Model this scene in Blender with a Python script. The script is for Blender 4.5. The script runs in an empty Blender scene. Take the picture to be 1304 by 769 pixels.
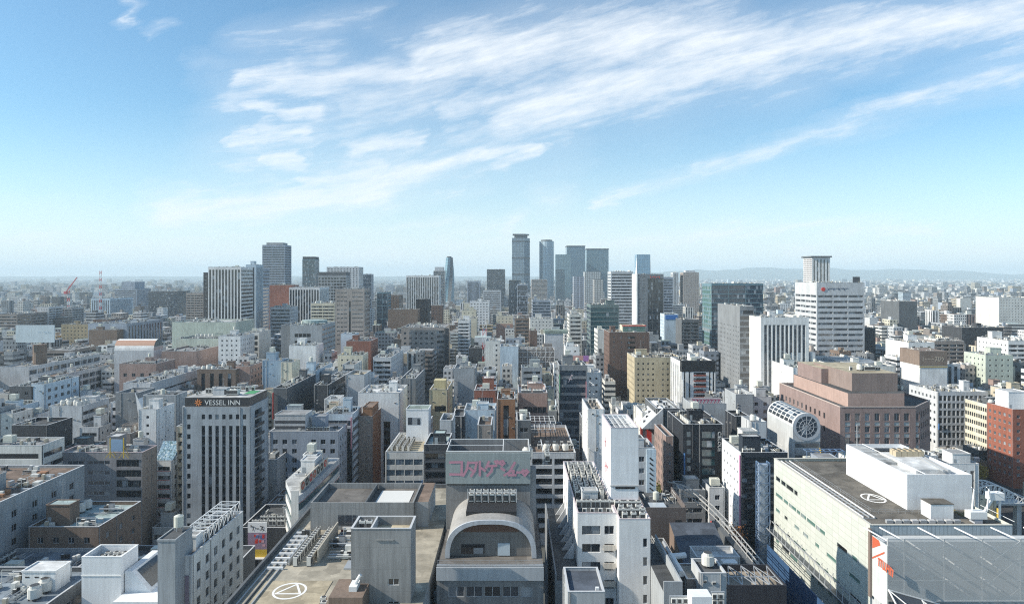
import bpy, math, random
import numpy as np
from mathutils import Vector, Matrix

random.seed(7)
SC = bpy.context.scene
COL = SC.collection
R = math.radians

# ------------------------------------------------------------------ camera, sky, sun, exposure
F, CX, HY, EYE = 869.0, 652.0, 352.0, 90.0      # focal length in photo pixels, principal column, horizon row, eye height (m)
cd = bpy.data.cameras.new('camera'); cam = bpy.data.objects.new('camera', cd); COL.objects.link(cam)
cam.location = (0, 0, EYE); cam.rotation_euler = (R(90), 0, 0)
cd.sensor_width = 36; cd.lens = 36 * F / 1304.0
cd.shift_y = -(384.5 - HY) / 1304.0
cd.clip_start = 1; cd.clip_end = 80000
SC.camera = cam

SUN_EL, SUN_AZ = 32.0, 9.0       # elevation; degrees behind the line straight to the left
SUN_STRENGTH, SKY_STRENGTH, EXPOSURE = 4.8, 0.15, 0.54
sdir = Vector((-math.cos(R(SUN_EL)) * math.cos(R(SUN_AZ)), -math.cos(R(SUN_EL)) * math.sin(R(SUN_AZ)), math.sin(R(SUN_EL))))
sl = bpy.data.lights.new('sun', 'SUN'); so = bpy.data.objects.new('sun', sl); COL.objects.link(so)
sl.energy = SUN_STRENGTH; sl.angle = R(0.5); sl.color = (1.0, 0.92, 0.79)
so.rotation_euler = sdir.to_track_quat('Z', 'Y').to_euler(); so.location = (-300, -100, 400)

SC.view_settings.view_transform = 'Standard'; SC.view_settings.look = 'None'
SC.view_settings.exposure = EXPOSURE; SC.view_settings.gamma = 1; SC.view_settings.use_curve_mapping = False
cy = SC.cycles
cy.max_bounces = 5; cy.diffuse_bounces = 3; cy.glossy_bounces = 2; cy.transmission_bounces = 3; cy.volume_bounces = 1
cy.transparent_max_bounces = 8; cy.use_denoising = False; cy.use_adaptive_sampling = False; cy.caustics_reflective = False; cy.caustics_refractive = False
cy.sample_clamp_indirect = 6; cy.filter_width = 1.15

W = bpy.data.worlds.new('World'); SC.world = W; W.use_nodes = True
def world_nodes():
    nt = W.node_tree; nt.nodes.clear(); L = nt.links.new
    def N(t, **k):
        n = nt.nodes.new(t)
        for a, b in k.items(): setattr(n, a, b)
        return n
    def M(op, a, b=None, c=None, clamp=False):
        n = N('ShaderNodeMath', operation=op); n.use_clamp = clamp
        for i, v in enumerate((a, b, c)):
            if v is None: continue
            if isinstance(v, (int, float)): n.inputs[i].default_value = v
            else: L(v, n.inputs[i])
        return n.outputs[0]
    def VM(op, a, b=None, out=0):
        n = N('ShaderNodeVectorMath', operation=op)
        for i, v in enumerate((a, b)):
            if v is None: continue
            if isinstance(v, tuple): n.inputs[i].default_value = v
            else: L(v, n.inputs[i])
        return n.outputs[out]
    sky = N('ShaderNodeTexSky', sky_type='NISHITA'); sky.sun_disc = False
    sky.sun_elevation = R(SUN_EL)
    sky.sun_rotation = math.atan2(sdir.x, sdir.y)    # same compass direction as the lamp
    sky.altitude = 100; sky.air_density = 1.0; sky.dust_density = 0.6; sky.ozone_density = 2.2
    tc = N('ShaderNodeTexCoord'); sp = N('ShaderNodeSeparateXYZ'); L(tc.outputs['Generated'], sp.inputs[0])
    yy = M('MAXIMUM', sp.outputs[1], 0.02)
    u = M('DIVIDE', sp.outputs[0], yy); v = M('DIVIDE', sp.outputs[2], yy)      # cloud layer seen down the avenue (+Y)
    cb = N('ShaderNodeCombineXYZ'); L(u, cb.inputs[0]); L(v, cb.inputs[1])
    P0 = cb.outputs[0]
    def noise(vec, scale, detail=6, rough=0.6, dist=0.0):
        n = N('ShaderNodeTexNoise'); n.inputs['Scale'].default_value = scale; n.inputs['Detail'].default_value = detail
        n.inputs['Roughness'].default_value = rough; n.inputs['Distortion'].default_value = dist; L(vec, n.inputs['Vector']); return n
    def mapping(vec, rot, sc):
        m = N('ShaderNodeMapping'); m.inputs['Rotation'].default_value = (0, 0, R(rot)); L(vec, m.inputs['Vector'])     # turn first, then stretch
        m2 = N('ShaderNodeMapping'); m2.inputs['Scale'].default_value = sc; L(m.outputs[0], m2.inputs['Vector']); return m2.outputs[0]
    st = mapping(P0, -14, (1.0, 4.5, 1))
    wrp = noise(st, 5.0, 5, 0.6)
    off = VM('MULTIPLY', VM('SUBTRACT', wrp.outputs['Color'], (0.5, 0.5, 0.5)), (0.13, 0.075, 0))
    wrp2 = noise(P0, 38.0, 3, 0.6)
    off2 = VM('MULTIPLY', VM('SUBTRACT', wrp2.outputs['Color'], (0.5, 0.5, 0.5)), (0.018, 0.012, 0))
    P = VM('ADD', VM('ADD', P0, off), off2)
    strokes = [  # photo column/row pairs of the middle line of each streak, half widths, density
        (540, 75, 55, 900, 45, 75, 1.0), (640, 150, 42, 980, 70, 45, 1.0), (880, 65, 55, 1340, 15, 42, 1.0),
        (560, 135, 24, 720, 130, 30, .8), (305, 108, 20, 540, 92, 42, .92), (320, 138, 18, 400, 146, 24, .95), (300, 177, 13, 390, 175, 14, .95),
        (340, 202, 18, 385, 202, 18, .95), (420, 243, 30, 675, 195, 16, 1.0), (205, 272, 28, 480, 240, 30, 1.0), (320, 60, 34, 480, 18, 24, .55),
        (455, 192, 24, 530, 180, 20, .95), (755, 256, 9, 1110, 150, 20, .72), (1100, 150, 20, 1330, 78, 40, .74), (168, 8, 12, 172, 18, 14, .7), (185, 48, 8, 208, 28, 9, .5),
        (860, 308, 13, 1190, 282, 11, .7), (700, 302, 9, 815, 297, 7, .4), (650, 292, 18, 660, 280, 14, .7), (690, 250, 20, 715, 243, 18, .6),
        (0, 312, 40, 640, 330, 26, .38), (640, 320, 24, 1304, 318, 30, .36), (0, 262, 10, 130, 272, 12, .25), (930, 40, 30, 1110, 5, 30, .4), (500, 250, 12, 620, 232, 12, .35),
        (320, 190, 70, 560, 95, 90, .62), (400, 215, 46, 700, 165, 54, .6), (300, 130, 46, 420, 80, 44, .64), (700, 130, 60, 1000, 90, 50, .55), (0, 310, 24, 500, 322, 22, .62), (560, 312, 20, 960, 302, 18, .66), (1000, 324, 20, 1340, 312, 22, .6), (250, 296, 10, 640, 288, 10, .5),
        (440, 140, 30, 580, 105, 46, .75), (380, 228, 18, 480, 215, 22, .85), (600, 212, 16, 690, 190, 10, .7), (250, 92, 16, 430, 78, 20, .45), (480, 45, 26, 720, 8, 26, .45), (325, 162, 26, 400, 190, 24, .75), (560, 160, 16, 640, 160, 26, .6),
    ]
    tot = None
    for (x0, y0, w0, x1, y1, w1, s) in strokes:
        A = ((x0 - CX) / F, (HY - y0) / F, 0); Bv = ((x1 - CX) / F, (HY - y1) / F, 0)
        ab = (Bv[0] - A[0], Bv[1] - A[1], 0); l2 = ab[0] ** 2 + ab[1] ** 2
        ap = VM('SUBTRACT', P, A)
        t = M('MULTIPLY', VM('DOT_PRODUCT', ap, ab, 1), 1.0 / l2, clamp=True)
        sc = N('ShaderNodeVectorMath', operation='SCALE'); sc.inputs[0].default_value = ab; L(t, sc.inputs['Scale'])
        d = VM('LENGTH', VM('SUBTRACT', ap, sc.outputs[0]), out=1)
        w = M('MULTIPLY_ADD', t, (w1 - w0) / F, w0 / F)
        q = M('SUBTRACT', 1.12, M('DIVIDE', d, M('MULTIPLY', w, 1.3)), clamp=True)
        q = M('MULTIPLY', q, s)
        tot = q if tot is None else M('MAXIMUM', tot, q)
    fine = noise(mapping(P0, -15, (1.0, 5.5, 1)), 9.0, 10, 0.66, 0.25)
    flat = noise(mapping(P0, -5, (1.0, 7.5, 1)), 9.0, 10, 0.66, 0.2)
    sel = M('MULTIPLY_ADD', u, 5.0, 1.6, clamp=True)
    mf = N('ShaderNodeMix', data_type='FLOAT'); L(sel, mf.inputs[0]); L(flat.outputs['Fac'], mf.inputs[2]); L(fine.outputs['Fac'], mf.inputs[3])
    lace = noise(P0, 30.0, 6, 0.7)
    er = M('ADD', M('MULTIPLY', mf.outputs[0], 1.25), M('MULTIPLY', lace.outputs['Fac'], 0.22))
    dens = M('MULTIPLY', M('SUBTRACT', M('MULTIPLY_ADD', tot, 0.95, er), 1.05), 1.25, clamp=True)       # thin edges break up into wisps
    dens = M('MAXIMUM', M('MULTIPLY', dens, M('MULTIPLY', tot, 3.0, clamp=True)), M('MULTIPLY', tot, 0.36))
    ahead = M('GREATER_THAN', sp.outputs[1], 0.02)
    fill_veil = noise(tc.outputs['Generated'], 3.0, 5, 0.6)
    behind = M('MULTIPLY', M('MULTIPLY_ADD', fill_veil.outputs['Fac'], 2.2, -0.55, clamp=True), M('SUBTRACT', 1.0, ahead))   # broken cloud added over the unseen sky behind the camera, lifting fill light
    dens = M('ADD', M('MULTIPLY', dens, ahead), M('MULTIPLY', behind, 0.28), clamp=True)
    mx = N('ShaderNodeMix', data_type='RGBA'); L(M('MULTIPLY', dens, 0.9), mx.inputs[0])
    hs = N('ShaderNodeHueSaturation'); hs.inputs['Saturation'].default_value = 1.0; hs.inputs['Value'].default_value = 1.0
    tint = N('ShaderNodeMix', data_type='RGBA', blend_type='MULTIPLY'); tint.inputs[0].default_value = 1; L(sky.outputs[0], tint.inputs[6]); tint.inputs[7].default_value = (0.56, 0.76, 0.79, 1); L(tint.outputs[2], hs.inputs['Color'])
    low = M('POWER', M('SUBTRACT', 1.0, M('DIVIDE', v, 0.28), clamp=True), 1.9)          # pale moist air low over the city
    pal = N('ShaderNodeMix', data_type='RGBA'); L(M('MULTIPLY', low, 0.92), pal.inputs[0]); L(hs.outputs[0], pal.inputs[6]); pal.inputs[7].default_value = (4.5, 4.95, 5.2, 1)
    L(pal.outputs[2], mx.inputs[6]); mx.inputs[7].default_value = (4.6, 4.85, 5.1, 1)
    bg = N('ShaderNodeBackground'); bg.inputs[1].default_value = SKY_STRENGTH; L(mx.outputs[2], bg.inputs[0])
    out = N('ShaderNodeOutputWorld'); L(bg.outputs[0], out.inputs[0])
world_nodes()

# ------------------------------------------------------------------ helpers
def X(px, y): return (px - CX) * y / F            # metres right of the avenue's axis for a photo column at depth y
def Zh(py, y): return EYE - (py - HY) * y / F     # height above the ground for a photo row at depth y
def Yd(py, h): return F * (EYE - h) / (py - HY)   # depth of a roof of height h seen at a photo row

def link(o, parent=None):
    COL.objects.link(o)
    if parent is not None: o.parent = parent
    return o

def tag(o, label=None, cat=None, group=None, kind=None):
    if label: o['label'] = label
    if cat: o['category'] = cat
    if group: o['group'] = group
    if kind: o['kind'] = kind
    return o

def empty(name, loc=(0, 0, 0), rz=0):
    o = bpy.data.objects.new(name, None); o.location = loc; o.rotation_euler = (0, 0, rz); o.empty_display_size = 0.5
    return link(o)

class MB:
    """collects faces and turns them into one mesh"""
    def __init__(s): s.v = []; s.f = []; s.m = []
    def quad(s, a, b, c, d, m=0):
        n = len(s.v); s.v += [a, b, c, d]; s.f.append((n, n + 1, n + 2, n + 3)); s.m.append(m)
    def poly(s, pts, m=0):
        n = len(s.v); s.v += list(pts); s.f.append(tuple(range(n, n + len(pts)))); s.m.append(m)
    def box(s, x0, x1, y0, y1, z0, z1, m=0, mt=None, bottom=True):
        n = len(s.v)
        s.v += [(x0, y0, z0), (x1, y0, z0), (x1, y1, z0), (x0, y1, z0), (x0, y0, z1), (x1, y0, z1), (x1, y1, z1), (x0, y1, z1)]
        fs = [(0, 1, 5, 4), (1, 2, 6, 5), (2, 3, 7, 6), (3, 0, 4, 7)]
        for f in fs: s.f.append(tuple(n + i for i in f)); s.m.append(m)
        s.f.append((n + 4, n + 5, n + 6, n + 7)); s.m.append(m if mt is None else mt)
        if bottom: s.f.append((n + 3, n + 2, n + 1, n)); s.m.append(m)
    def prism(s, pts, z0, z1, m=0, mt=None, top=True):
        """pts counter-clockwise from above"""
        k = len(pts); n = len(s.v)
        s.v += [(p[0], p[1], z0) for p in pts] + [(p[0], p[1], z1) for p in pts]
        for i in range(k):
            j = (i + 1) % k; s.f.append((n + i, n + j, n + k + j, n + k + i)); s.m.append(m)
        if top: s.f.append(tuple(n + k + i for i in range(k))); s.m.append(m if mt is None else mt)
    def bar(s, a, b, r, m=0, sides=4):
        a = Vector(a); b = Vector(b); d = b - a
        if d.length < 1e-6: return
        q = d.to_track_quat('Z', 'Y'); n = len(s.v)
        for e in (a, b):
            for i in range(sides):
                t = 2 * math.pi * (i + .5) / sides
                s.v.append(tuple(e + q @ Vector((math.cos(t) * r, math.sin(t) * r, 0))))
        for i in range(sides):
            j = (i + 1) % sides; s.f.append((n + i, n + j, n + sides + j, n + sides + i)); s.m.append(m)
        s.f.append(tuple(n + i for i in range(sides))[::-1]); s.m.append(m)
        s.f.append(tuple(n + sides + i for i in range(sides))); s.m.append(m)
    def cyl(s, x, y, z0, z1, r, m=0, mt=None, n=12, r1=None):
        r1 = r if r1 is None else r1; k = len(s.v)
        for z, rr in ((z0, r), (z1, r1)):
            s.v += [(x + rr * math.cos(2 * math.pi * i / n), y + rr * math.sin(2 * math.pi * i / n), z) for i in range(n)]
        for i in range(n):
            j = (i + 1) % n; s.f.append((k + i, k + j, k + n + j, k + n + i)); s.m.append(m)
        s.f.append(tuple(k + n + i for i in range(n))); s.m.append(m if mt is None else mt)
    def mesh(s, name, mats):
        me = bpy.data.meshes.new(name); me.from_pydata(s.v, [], s.f)
        for mt in mats: me.materials.append(mt)
        if len(mats) > 1: me.polygons.foreach_set('material_index', s.m)
        me.update(); return me
    def build(s, name, mats, parent=None, loc=(0, 0, 0), rz=0):
        if not isinstance(mats, (list, tuple)): mats = [mats]
        o = bpy.data.objects.new(name, s.mesh(name, mats)); o.location = loc; o.rotation_euler = (0, 0, rz)
        return link(o, parent)

MESHES = {}
def inst(name, key, maker, parent, loc, rz=0):
    """one object of a shared mesh; each copy is its own object"""
    me = MESHES.get(key)
    if me is None: me = MESHES[key] = maker()
    o = bpy.data.objects.new(name, me); o.location = loc; o.rotation_euler = (0, 0, rz)
    return link(o, parent)

# ------------------------------------------------------------------ materials
MATS = {}
def _nt(name):
    m = bpy.data.materials.new(name); m.use_nodes = True; nt = m.node_tree
    return m, nt, nt.nodes['Principled BSDF']
def plain(name, c, rough=0.6, metal=0.0, spec=0.5):
    if name in MATS: return MATS[name]
    m, nt, b = _nt(name)
    b.inputs['Base Color'].default_value = (*c, 1); b.inputs['Roughness'].default_value = rough; b.inputs['Metallic'].default_value = metal
    b.inputs['Specular IOR Level'].default_value = spec
    MATS[name] = m; return m

def wall(name, c, rough=0.75, dirt=0.24, panel=None):
    """painted, rendered or tiled wall: rain streaks, blotches and (optional) panel joints"""
    key = 'wall_' + name
    if key in MATS: return MATS[key]
    m, nt, b = _nt(key); L = nt.links.new
    tc = nt.nodes.new('ShaderNodeTexCoord'); oi = nt.nodes.new('ShaderNodeObjectInfo')
    add = nt.nodes.new('ShaderNodeVectorMath'); add.operation = 'MULTIPLY_ADD'
    L(oi.outputs['Random'], add.inputs[0]); add.inputs[1].default_value = (91, 57, 33); L(tc.outputs['Object'], add.inputs[2])
    def noise(scv, scale, detail):
        mp = nt.nodes.new('ShaderNodeMapping'); mp.inputs['Scale'].default_value = scv; L(add.outputs[0], mp.inputs['Vector'])
        n = nt.nodes.new('ShaderNodeTexNoise'); n.inputs['Scale'].default_value = scale; n.inputs['Detail'].default_value = detail
        n.inputs['Roughness'].default_value = 0.65
        L(mp.outputs[0], n.inputs['Vector']); return n
    a = noise((1, 1, 0.06), 1.7, 3); c2 = noise((1, 1, 0.7), 0.14, 4)
    mul = nt.nodes.new('ShaderNodeMath'); mul.operation = 'MULTIPLY'; L(a.outputs['Fac'], mul.inputs[0]); L(c2.outputs['Fac'], mul.inputs[1])
    mr = nt.nodes.new('ShaderNodeMapRange'); L(mul.outputs[0], mr.inputs['Value'])
    mr.inputs['From Min'].default_value = 0.15; mr.inputs['From Max'].default_value = 0.34
    mr.inputs['To Min'].default_value = 1.0 - dirt; mr.inputs['To Max'].default_value = 1.04
    mx = nt.nodes.new('ShaderNodeMix'); mx.data_type = 'RGBA'; mx.blend_type = 'MULTIPLY'; mx.inputs[0].default_value = 1.0
    mx.inputs[6].default_value = (*c, 1)
    L(mr.outputs[0], mx.inputs[7]); last = mx.outputs[2]
    if panel:
        pw, ph, k = panel
        sp = nt.nodes.new('ShaderNodeSeparateXYZ'); L(tc.outputs['Object'], sp.inputs[0])
        sm = nt.nodes.new('ShaderNodeMath'); sm.operation = 'ADD'; L(sp.outputs[0], sm.inputs[0]); L(sp.outputs[1], sm.inputs[1])
        cb = nt.nodes.new('ShaderNodeCombineXYZ'); L(sm.outputs[0], cb.inputs[0]); L(sp.outputs[2], cb.inputs[1])
        bt = nt.nodes.new('ShaderNodeTexBrick'); L(cb.outputs[0], bt.inputs['Vector'])
        bt.offset = 0.0; bt.inputs['Scale'].default_value = 1.0; bt.inputs['Brick Width'].default_value = pw; bt.inputs['Row Height'].default_value = ph
        bt.inputs['Mortar Size'].default_value = min(0.06, ph * 0.06); bt.inputs['Mortar Smooth'].default_value = 0.3
        bt.inputs['Color1'].default_value = (1, 1, 1, 1); bt.inputs['Color2'].default_value = (0.93, 0.93, 0.93, 1); bt.inputs['Mortar'].default_value = (k, k, k, 1)
        m2 = nt.nodes.new('ShaderNodeMix'); m2.data_type = 'RGBA'; m2.blend_type = 'MULTIPLY'; m2.inputs[0].default_value = 1.0
        L(last, m2.inputs[6]); L(bt.outputs['Color'], m2.inputs[7]); last = m2.outputs[2]
    L(last, b.inputs['Base Color']); b.inputs['Roughness'].default_value = rough; b.inputs['Specular IOR Level'].default_value = 0.3
    MATS[key] = m; return m

def roofmat(name, c):
    key = 'roof_' + name
    if key in MATS: return MATS[key]
    m, nt, b = _nt(key); L = nt.links.new
    tc = nt.nodes.new('ShaderNodeTexCoord'); oi = nt.nodes.new('ShaderNodeObjectInfo')
    add = nt.nodes.new('ShaderNodeVectorMath'); add.operation = 'MULTIPLY_ADD'
    L(oi.outputs['Random'], add.inputs[0]); add.inputs[1].default_value = (71, 37, 13); L(tc.outputs['Object'], add.inputs[2])
    n = nt.nodes.new('ShaderNodeTexNoise'); n.inputs['Scale'].default_value = 0.25; n.inputs['Detail'].default_value = 6; n.inputs['Roughness'].default_value = 0.7
    L(add.outputs[0], n.inputs['Vector'])
    n2 = nt.nodes.new('ShaderNodeTexVoronoi'); n2.inputs['Scale'].default_value = 0.28; n2.distance = 'CHEBYCHEV'; L(add.outputs[0], n2.inputs['Vector'])
    mr = nt.nodes.new('ShaderNodeMapRange'); L(n.outputs['Fac'], mr.inputs['Value']); mr.inputs['From Min'].default_value = 0.3; mr.inputs['From Max'].default_value = 0.7
    mr.inputs['To Min'].default_value = 0.62; mr.inputs['To Max'].default_value = 1.25
    mr2 = nt.nodes.new('ShaderNodeMapRange'); L(n2.outputs['Color'], mr2.inputs['Value']); mr2.inputs['To Min'].default_value = 0.68; mr2.inputs['To Max'].default_value = 1.2
    mm = nt.nodes.new('ShaderNodeMath'); mm.operation = 'MULTIPLY'; L(mr.outputs[0], mm.inputs[0]); L(mr2.outputs[0], mm.inputs[1])
    mx = nt.nodes.new('ShaderNodeMix'); mx.data_type = 'RGBA'; mx.blend_type = 'MULTIPLY'; mx.inputs[0].default_value = 1; mx.inputs[6].default_value = (*c, 1)
    L(mm.outputs[0], mx.inputs[7]); L(mx.outputs[2], b.inputs['Base Color']); b.inputs['Roughness'].default_value = 0.85; b.inputs['Specular IOR Level'].default_value = 0.2
    MATS[key] = m; return m

def glassmat(name, c, curtain=(0.32, 0.35, 0.38), frac=0.25, rough=0.12):
    """dark reflective glazing; some windows (per object) have pale blinds drawn"""
    key = 'glass_' + name
    if key in MATS: return MATS[key]
    m, nt, b = _nt(key); L = nt.links.new
    oi = nt.nodes.new('ShaderNodeObjectInfo')
    tc = nt.nodes.new('ShaderNodeTexCoord'); sp = nt.nodes.new('ShaderNodeSeparateXYZ'); L(tc.outputs['Object'], sp.inputs[0])
    fl = nt.nodes.new('ShaderNodeVectorMath'); fl.operation = 'FLOOR'
    sc = nt.nodes.new('ShaderNodeVectorMath'); sc.operation = 'MULTIPLY'; sc.inputs[1].default_value = (0.55, 0, 0.31); L(tc.outputs['Object'], sc.inputs[0]); L(sc.outputs[0], fl.inputs[0])
    ad = nt.nodes.new('ShaderNodeVectorMath'); ad.operation = 'MULTIPLY_ADD'; L(oi.outputs['Random'], ad.inputs[0]); ad.inputs[1].default_value = (317, 211, 173); L(fl.outputs[0], ad.inputs[2])
    wn = nt.nodes.new('ShaderNodeTexWhiteNoise'); wn.noise_dimensions = '3D'; L(ad.outputs[0], wn.inputs['Vector'])
    mr = nt.nodes.new('ShaderNodeMapRange'); L(wn.outputs['Value'], mr.inputs['Value']); mr.inputs['From Min'].default_value = 1 - frac; mr.inputs['From Max'].default_value = 1.0
    mr.inputs['To Min'].default_value = 0; mr.inputs['To Max'].default_value = 1
    mx = nt.nodes.new('ShaderNodeMix'); mx.data_type = 'RGBA'; L(mr.outputs[0], mx.inputs[0]); mx.inputs[6].default_value = (*c, 1); mx.inputs[7].default_value = (*curtain, 1)
    L(mx.outputs[2], b.inputs['Base Color']); b.inputs['Roughness'].default_value = rough; b.inputs['Specular IOR Level'].default_value = 0.8
    b.inputs['IOR'].default_value = 1.6
    MATS[key] = m; return m

C = dict(white=(.74, .75, .75), offwhite=(.67, .665, .63), lgrey=(.53, .55, .57), grey=(.34, .365, .385), mgrey=(.22, .235, .25), dgrey=(.12, .13, .14), dark=(.055, .06, .068), black=(.026, .03, .038),
         beige=(.5, .44, .34), tan=(.38, .31, .2), sand=(.46, .4, .28), brown=(.14, .095, .08), umber=(.2, .15, .12), pinkbrick=(.32, .235, .21), salmon=(.4, .27, .225), redbrick=(.26, .115, .085), orange=(.3, .16, .09),
         cream=(.64, .6, .48), palegreen=(.5, .55, .48), green=(.15, .2, .2), blue=(.3, .4, .5), paleblue=(.5, .6, .68), bluegrey=(.33, .38, .45), mauve=(.42, .38, .42), teal=(.15, .25, .3), yellow=(.48, .43, .28), greybrown=(.27, .24, .22), taupe=(.36, .325, .3))
def WM(n, panel=None):
    if panel: return wall(n + '_%g_%g' % (panel[0], panel[1]), C[n], panel=panel)
    return wall(n, C[n])
RC = dict(grey=(.26, .265, .27), lgrey=(.42, .43, .43), dark=(.09, .095, .1), green=(.22, .27, .24), warm=(.34, .3, .25), white=(.6, .61, .61), brown=(.2, .15, .12), blue=(.2, .24, .28), tan=(.42, .37, .27), teal=(.34, .42, .42))
def RM(n): return roofmat(n, RC[n])
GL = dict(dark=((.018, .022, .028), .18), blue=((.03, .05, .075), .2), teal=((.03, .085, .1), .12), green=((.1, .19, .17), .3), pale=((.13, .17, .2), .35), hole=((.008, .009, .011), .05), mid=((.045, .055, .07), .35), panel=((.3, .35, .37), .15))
def GM(n): return glassmat(n, GL[n][0], frac=GL[n][1])
FRAME = plain('window_frame_metal', (.42, .44, .46), .5)
FRAMED = plain('window_frame_dark', (.06, .065, .07), .5)
FRAMEW = plain('window_frame_white', (.7, .71, .71), .5)
STEELW = plain('white_painted_steel', (.72, .73, .73), .5)
STEEL = plain('galvanised_steel', (.4, .42, .44), .45, .3)
STEELD = plain('dark_steel', (.07, .075, .085), .5)
ACW = plain('unit_casing', (.6, .6, .57), .55)
FAN = plain('unit_fan_grille', (.05, .052, .055), .6)
TANK = plain('tank_panel', (.55, .56, .5), .5)
RED = plain('red_paint', (.6, .05, .04), .5)
PINK = plain('pink_paint', (.47, .23, .3), .7)
YELLOW = plain('yellow_paint', (.6, .42, .05), .5)
ORANGEP = plain('orange_paint', (.52, .12, .06), .5)
BLUEP = plain('blue_paint', (.02, .07, .2), .5)
WHITEP = plain('white_paint', (.78, .78, .77), .6)
BLACKP = plain('black_paint', (.02, .02, .022), .6)
# ------------------------------------------------------------------ windows and walls
def window_mesh(w, h, style, depth):
    """style: glass[:bars], seen from outside at y<0; the pane sits DEPTH behind the wall face"""
    st = style.split(':'); g = st[0]; bars = st[1] if len(st) > 1 else ''
    b = MB(); d = depth
    b.quad((0, d, 0), (w, d, 0), (w, d, h), (0, d, h), 0)
    if bars != 'n':
        t = 0.09 if w < 4 else 0.12; y0, y1 = d - 0.06, d - 0.004
        b.box(0, w, y0, y1, 0, t, 1); b.box(0, w, y0, y1, h - t, h, 1)
        b.box(0, t, y0 + .003, y1, t, h - t, 1); b.box(w - t, w, y0 + .003, y1, t, h - t, 1)
        if bars == 'x': n = max(2, round(w / 1.0))
        elif bars == 'm': n = max(2, round(w / 1.7))
        elif bars == 't': n = 1
        else: n = 2 if w > 1.1 else 1
        for i in range(1, n):
            x = w * i / n; b.box(x - t / 2, x + t / 2, y0 + .006, y1, t, h - t, 1)
        if bars == 't':
            k = max(1, round(h / 3.3))
            for i in range(1, k):
                z = h * i / k; b.box(t, w - t, y0 - .05, y1, z - .35, z + .35, 2)
        if bars == 's':
            b.box(-.08, w + .08, -.10, .05, -.1, 0, 1)
    fr = FRAMED if (len(st) > 2 and st[2] == 'd') else (FRAMEW if (len(st) > 2 and st[2] == 'w') else FRAME)
    return b.mesh('window', [GM(g), fr, plain('spandrel_panel', (.1, .11, .125), .4)])

def balcony_mesh(w, h, style, depth):
    """an open balcony: glazing at the back of the recess and a slab, seen over the front"""
    b = MB(); g = style.split(':')[1] if ':' in style else 'dark'
    b.quad((0, depth, 0), (w, depth, 0), (w, depth, h), (0, depth, h), 0)
    n = max(1, round(w / 5.5))
    for i in range(1, n):
        x = w * i / n; b.box(x - .08, x + .08, .05, depth, 0, h, 1)
    for i in range(n):
        x0 = w * i / n + .7; b.box(x0, x0 + .9, depth - .3, depth - .02, 0.05, .85, 1)
    return b.mesh('balcony', [GM(g), plain('balcony_screen', (.5, .5, .49), .6)])

def grid_spec(Wd, Ht, s):
    """list of openings (u, v, w, h, style, depth) on a face Wd wide and Ht tall"""
    k = s[0]; p = dict(s[1]) if len(s) > 1 else {}
    u0 = p.get('u0', 0) * Wd; u1 = p.get('u1', 1) * Wd; m = p.get('m', 1.0); top = p.get('top', 1.6); bot = p.get('bot', 3.5)
    bot = min(bot, Ht * .3)
    fh = p.get('fh', 3.4); st = p.get('st', 'dark'); dp = p.get('d', .22); W_ = u1 - u0 - 2 * m; out = []
    if W_ <= 0.8: return out
    if k == 'grid':
        bay = p.get('bay', 3.0); w = p.get('w', 1.5); h = p.get('h', 1.5)
        nx = p.get('nx') or max(1, int(W_ / bay + .3)); bw = W_ / nx; ny = max(1, min(p.get('ny', 99), int((Ht - top - bot) / fh + .35)))
        w = min(w, bw * .92)
        skip = p.get('skip', ())
        for j in range(ny):
            v = Ht - top - j * fh - h
            if v < .3: break
            for i in range(nx):
                if i in skip: continue
                out.append((u0 + m + bw * (i + .5) - w / 2, v, w, h, st, dp))
    elif k in ('band', 'balc'):
        h = p.get('h', 1.6); seg = p.get('seg', 999); nx = max(1, math.ceil(W_ / seg)); gap = p.get('gap', .6); bw = W_ / nx
        ny = max(1, min(p.get('ny', 99), int((Ht - top - bot) / fh + .35)))
        for j in range(ny):
            v = Ht - top - j * fh - h
            if v < .3: break
            for i in range(nx):
                a = u0 + m + bw * i + (gap / 2 if i else 0); b_ = u0 + m + bw * (i + 1) - (gap / 2 if i < nx - 1 else 0)
                out.append((a, v, b_ - a, h, ('balc:' + st.split(':')[0]) if k == 'balc' else st, p.get('d', 1.1) if k == 'balc' else dp))
    elif k == 'strip':
        bay = p.get('bay', 3); w = p.get('w', 1.4); nx = p.get('nx') or max(1, round(W_ / bay)); bw = W_ / nx
        for i in range(nx):
            out.append((u0 + m + bw * (i + .5) - w / 2, bot, w, Ht - top - bot, st, dp))
    elif k == 'list':
        return [(u, v, w, h, st, dp) for (u, v, w, h) in p['r']]
    return out

def openings(Wd, Ht, spec):
    if not spec: return []
    if isinstance(spec[0], str): spec = [spec]
    out = []
    for s in spec: out += grid_spec(Wd, Ht, s)
    return out

def face_xf(x0, x1, y0, y1, side):
    """origin, u direction, rotation of a face; u runs rightwards seen from outside"""
    if side == 'front': return (x0, y0), (1, 0), 0.0, x1 - x0
    if side == 'right': return (x1, y0), (0, 1), R(90), y1 - y0
    if side == 'left': return (x0, y1), (0, -1), R(-90), y1 - y0
    return (x1, y1), (-1, 0), R(180), x1 - x0

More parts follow.
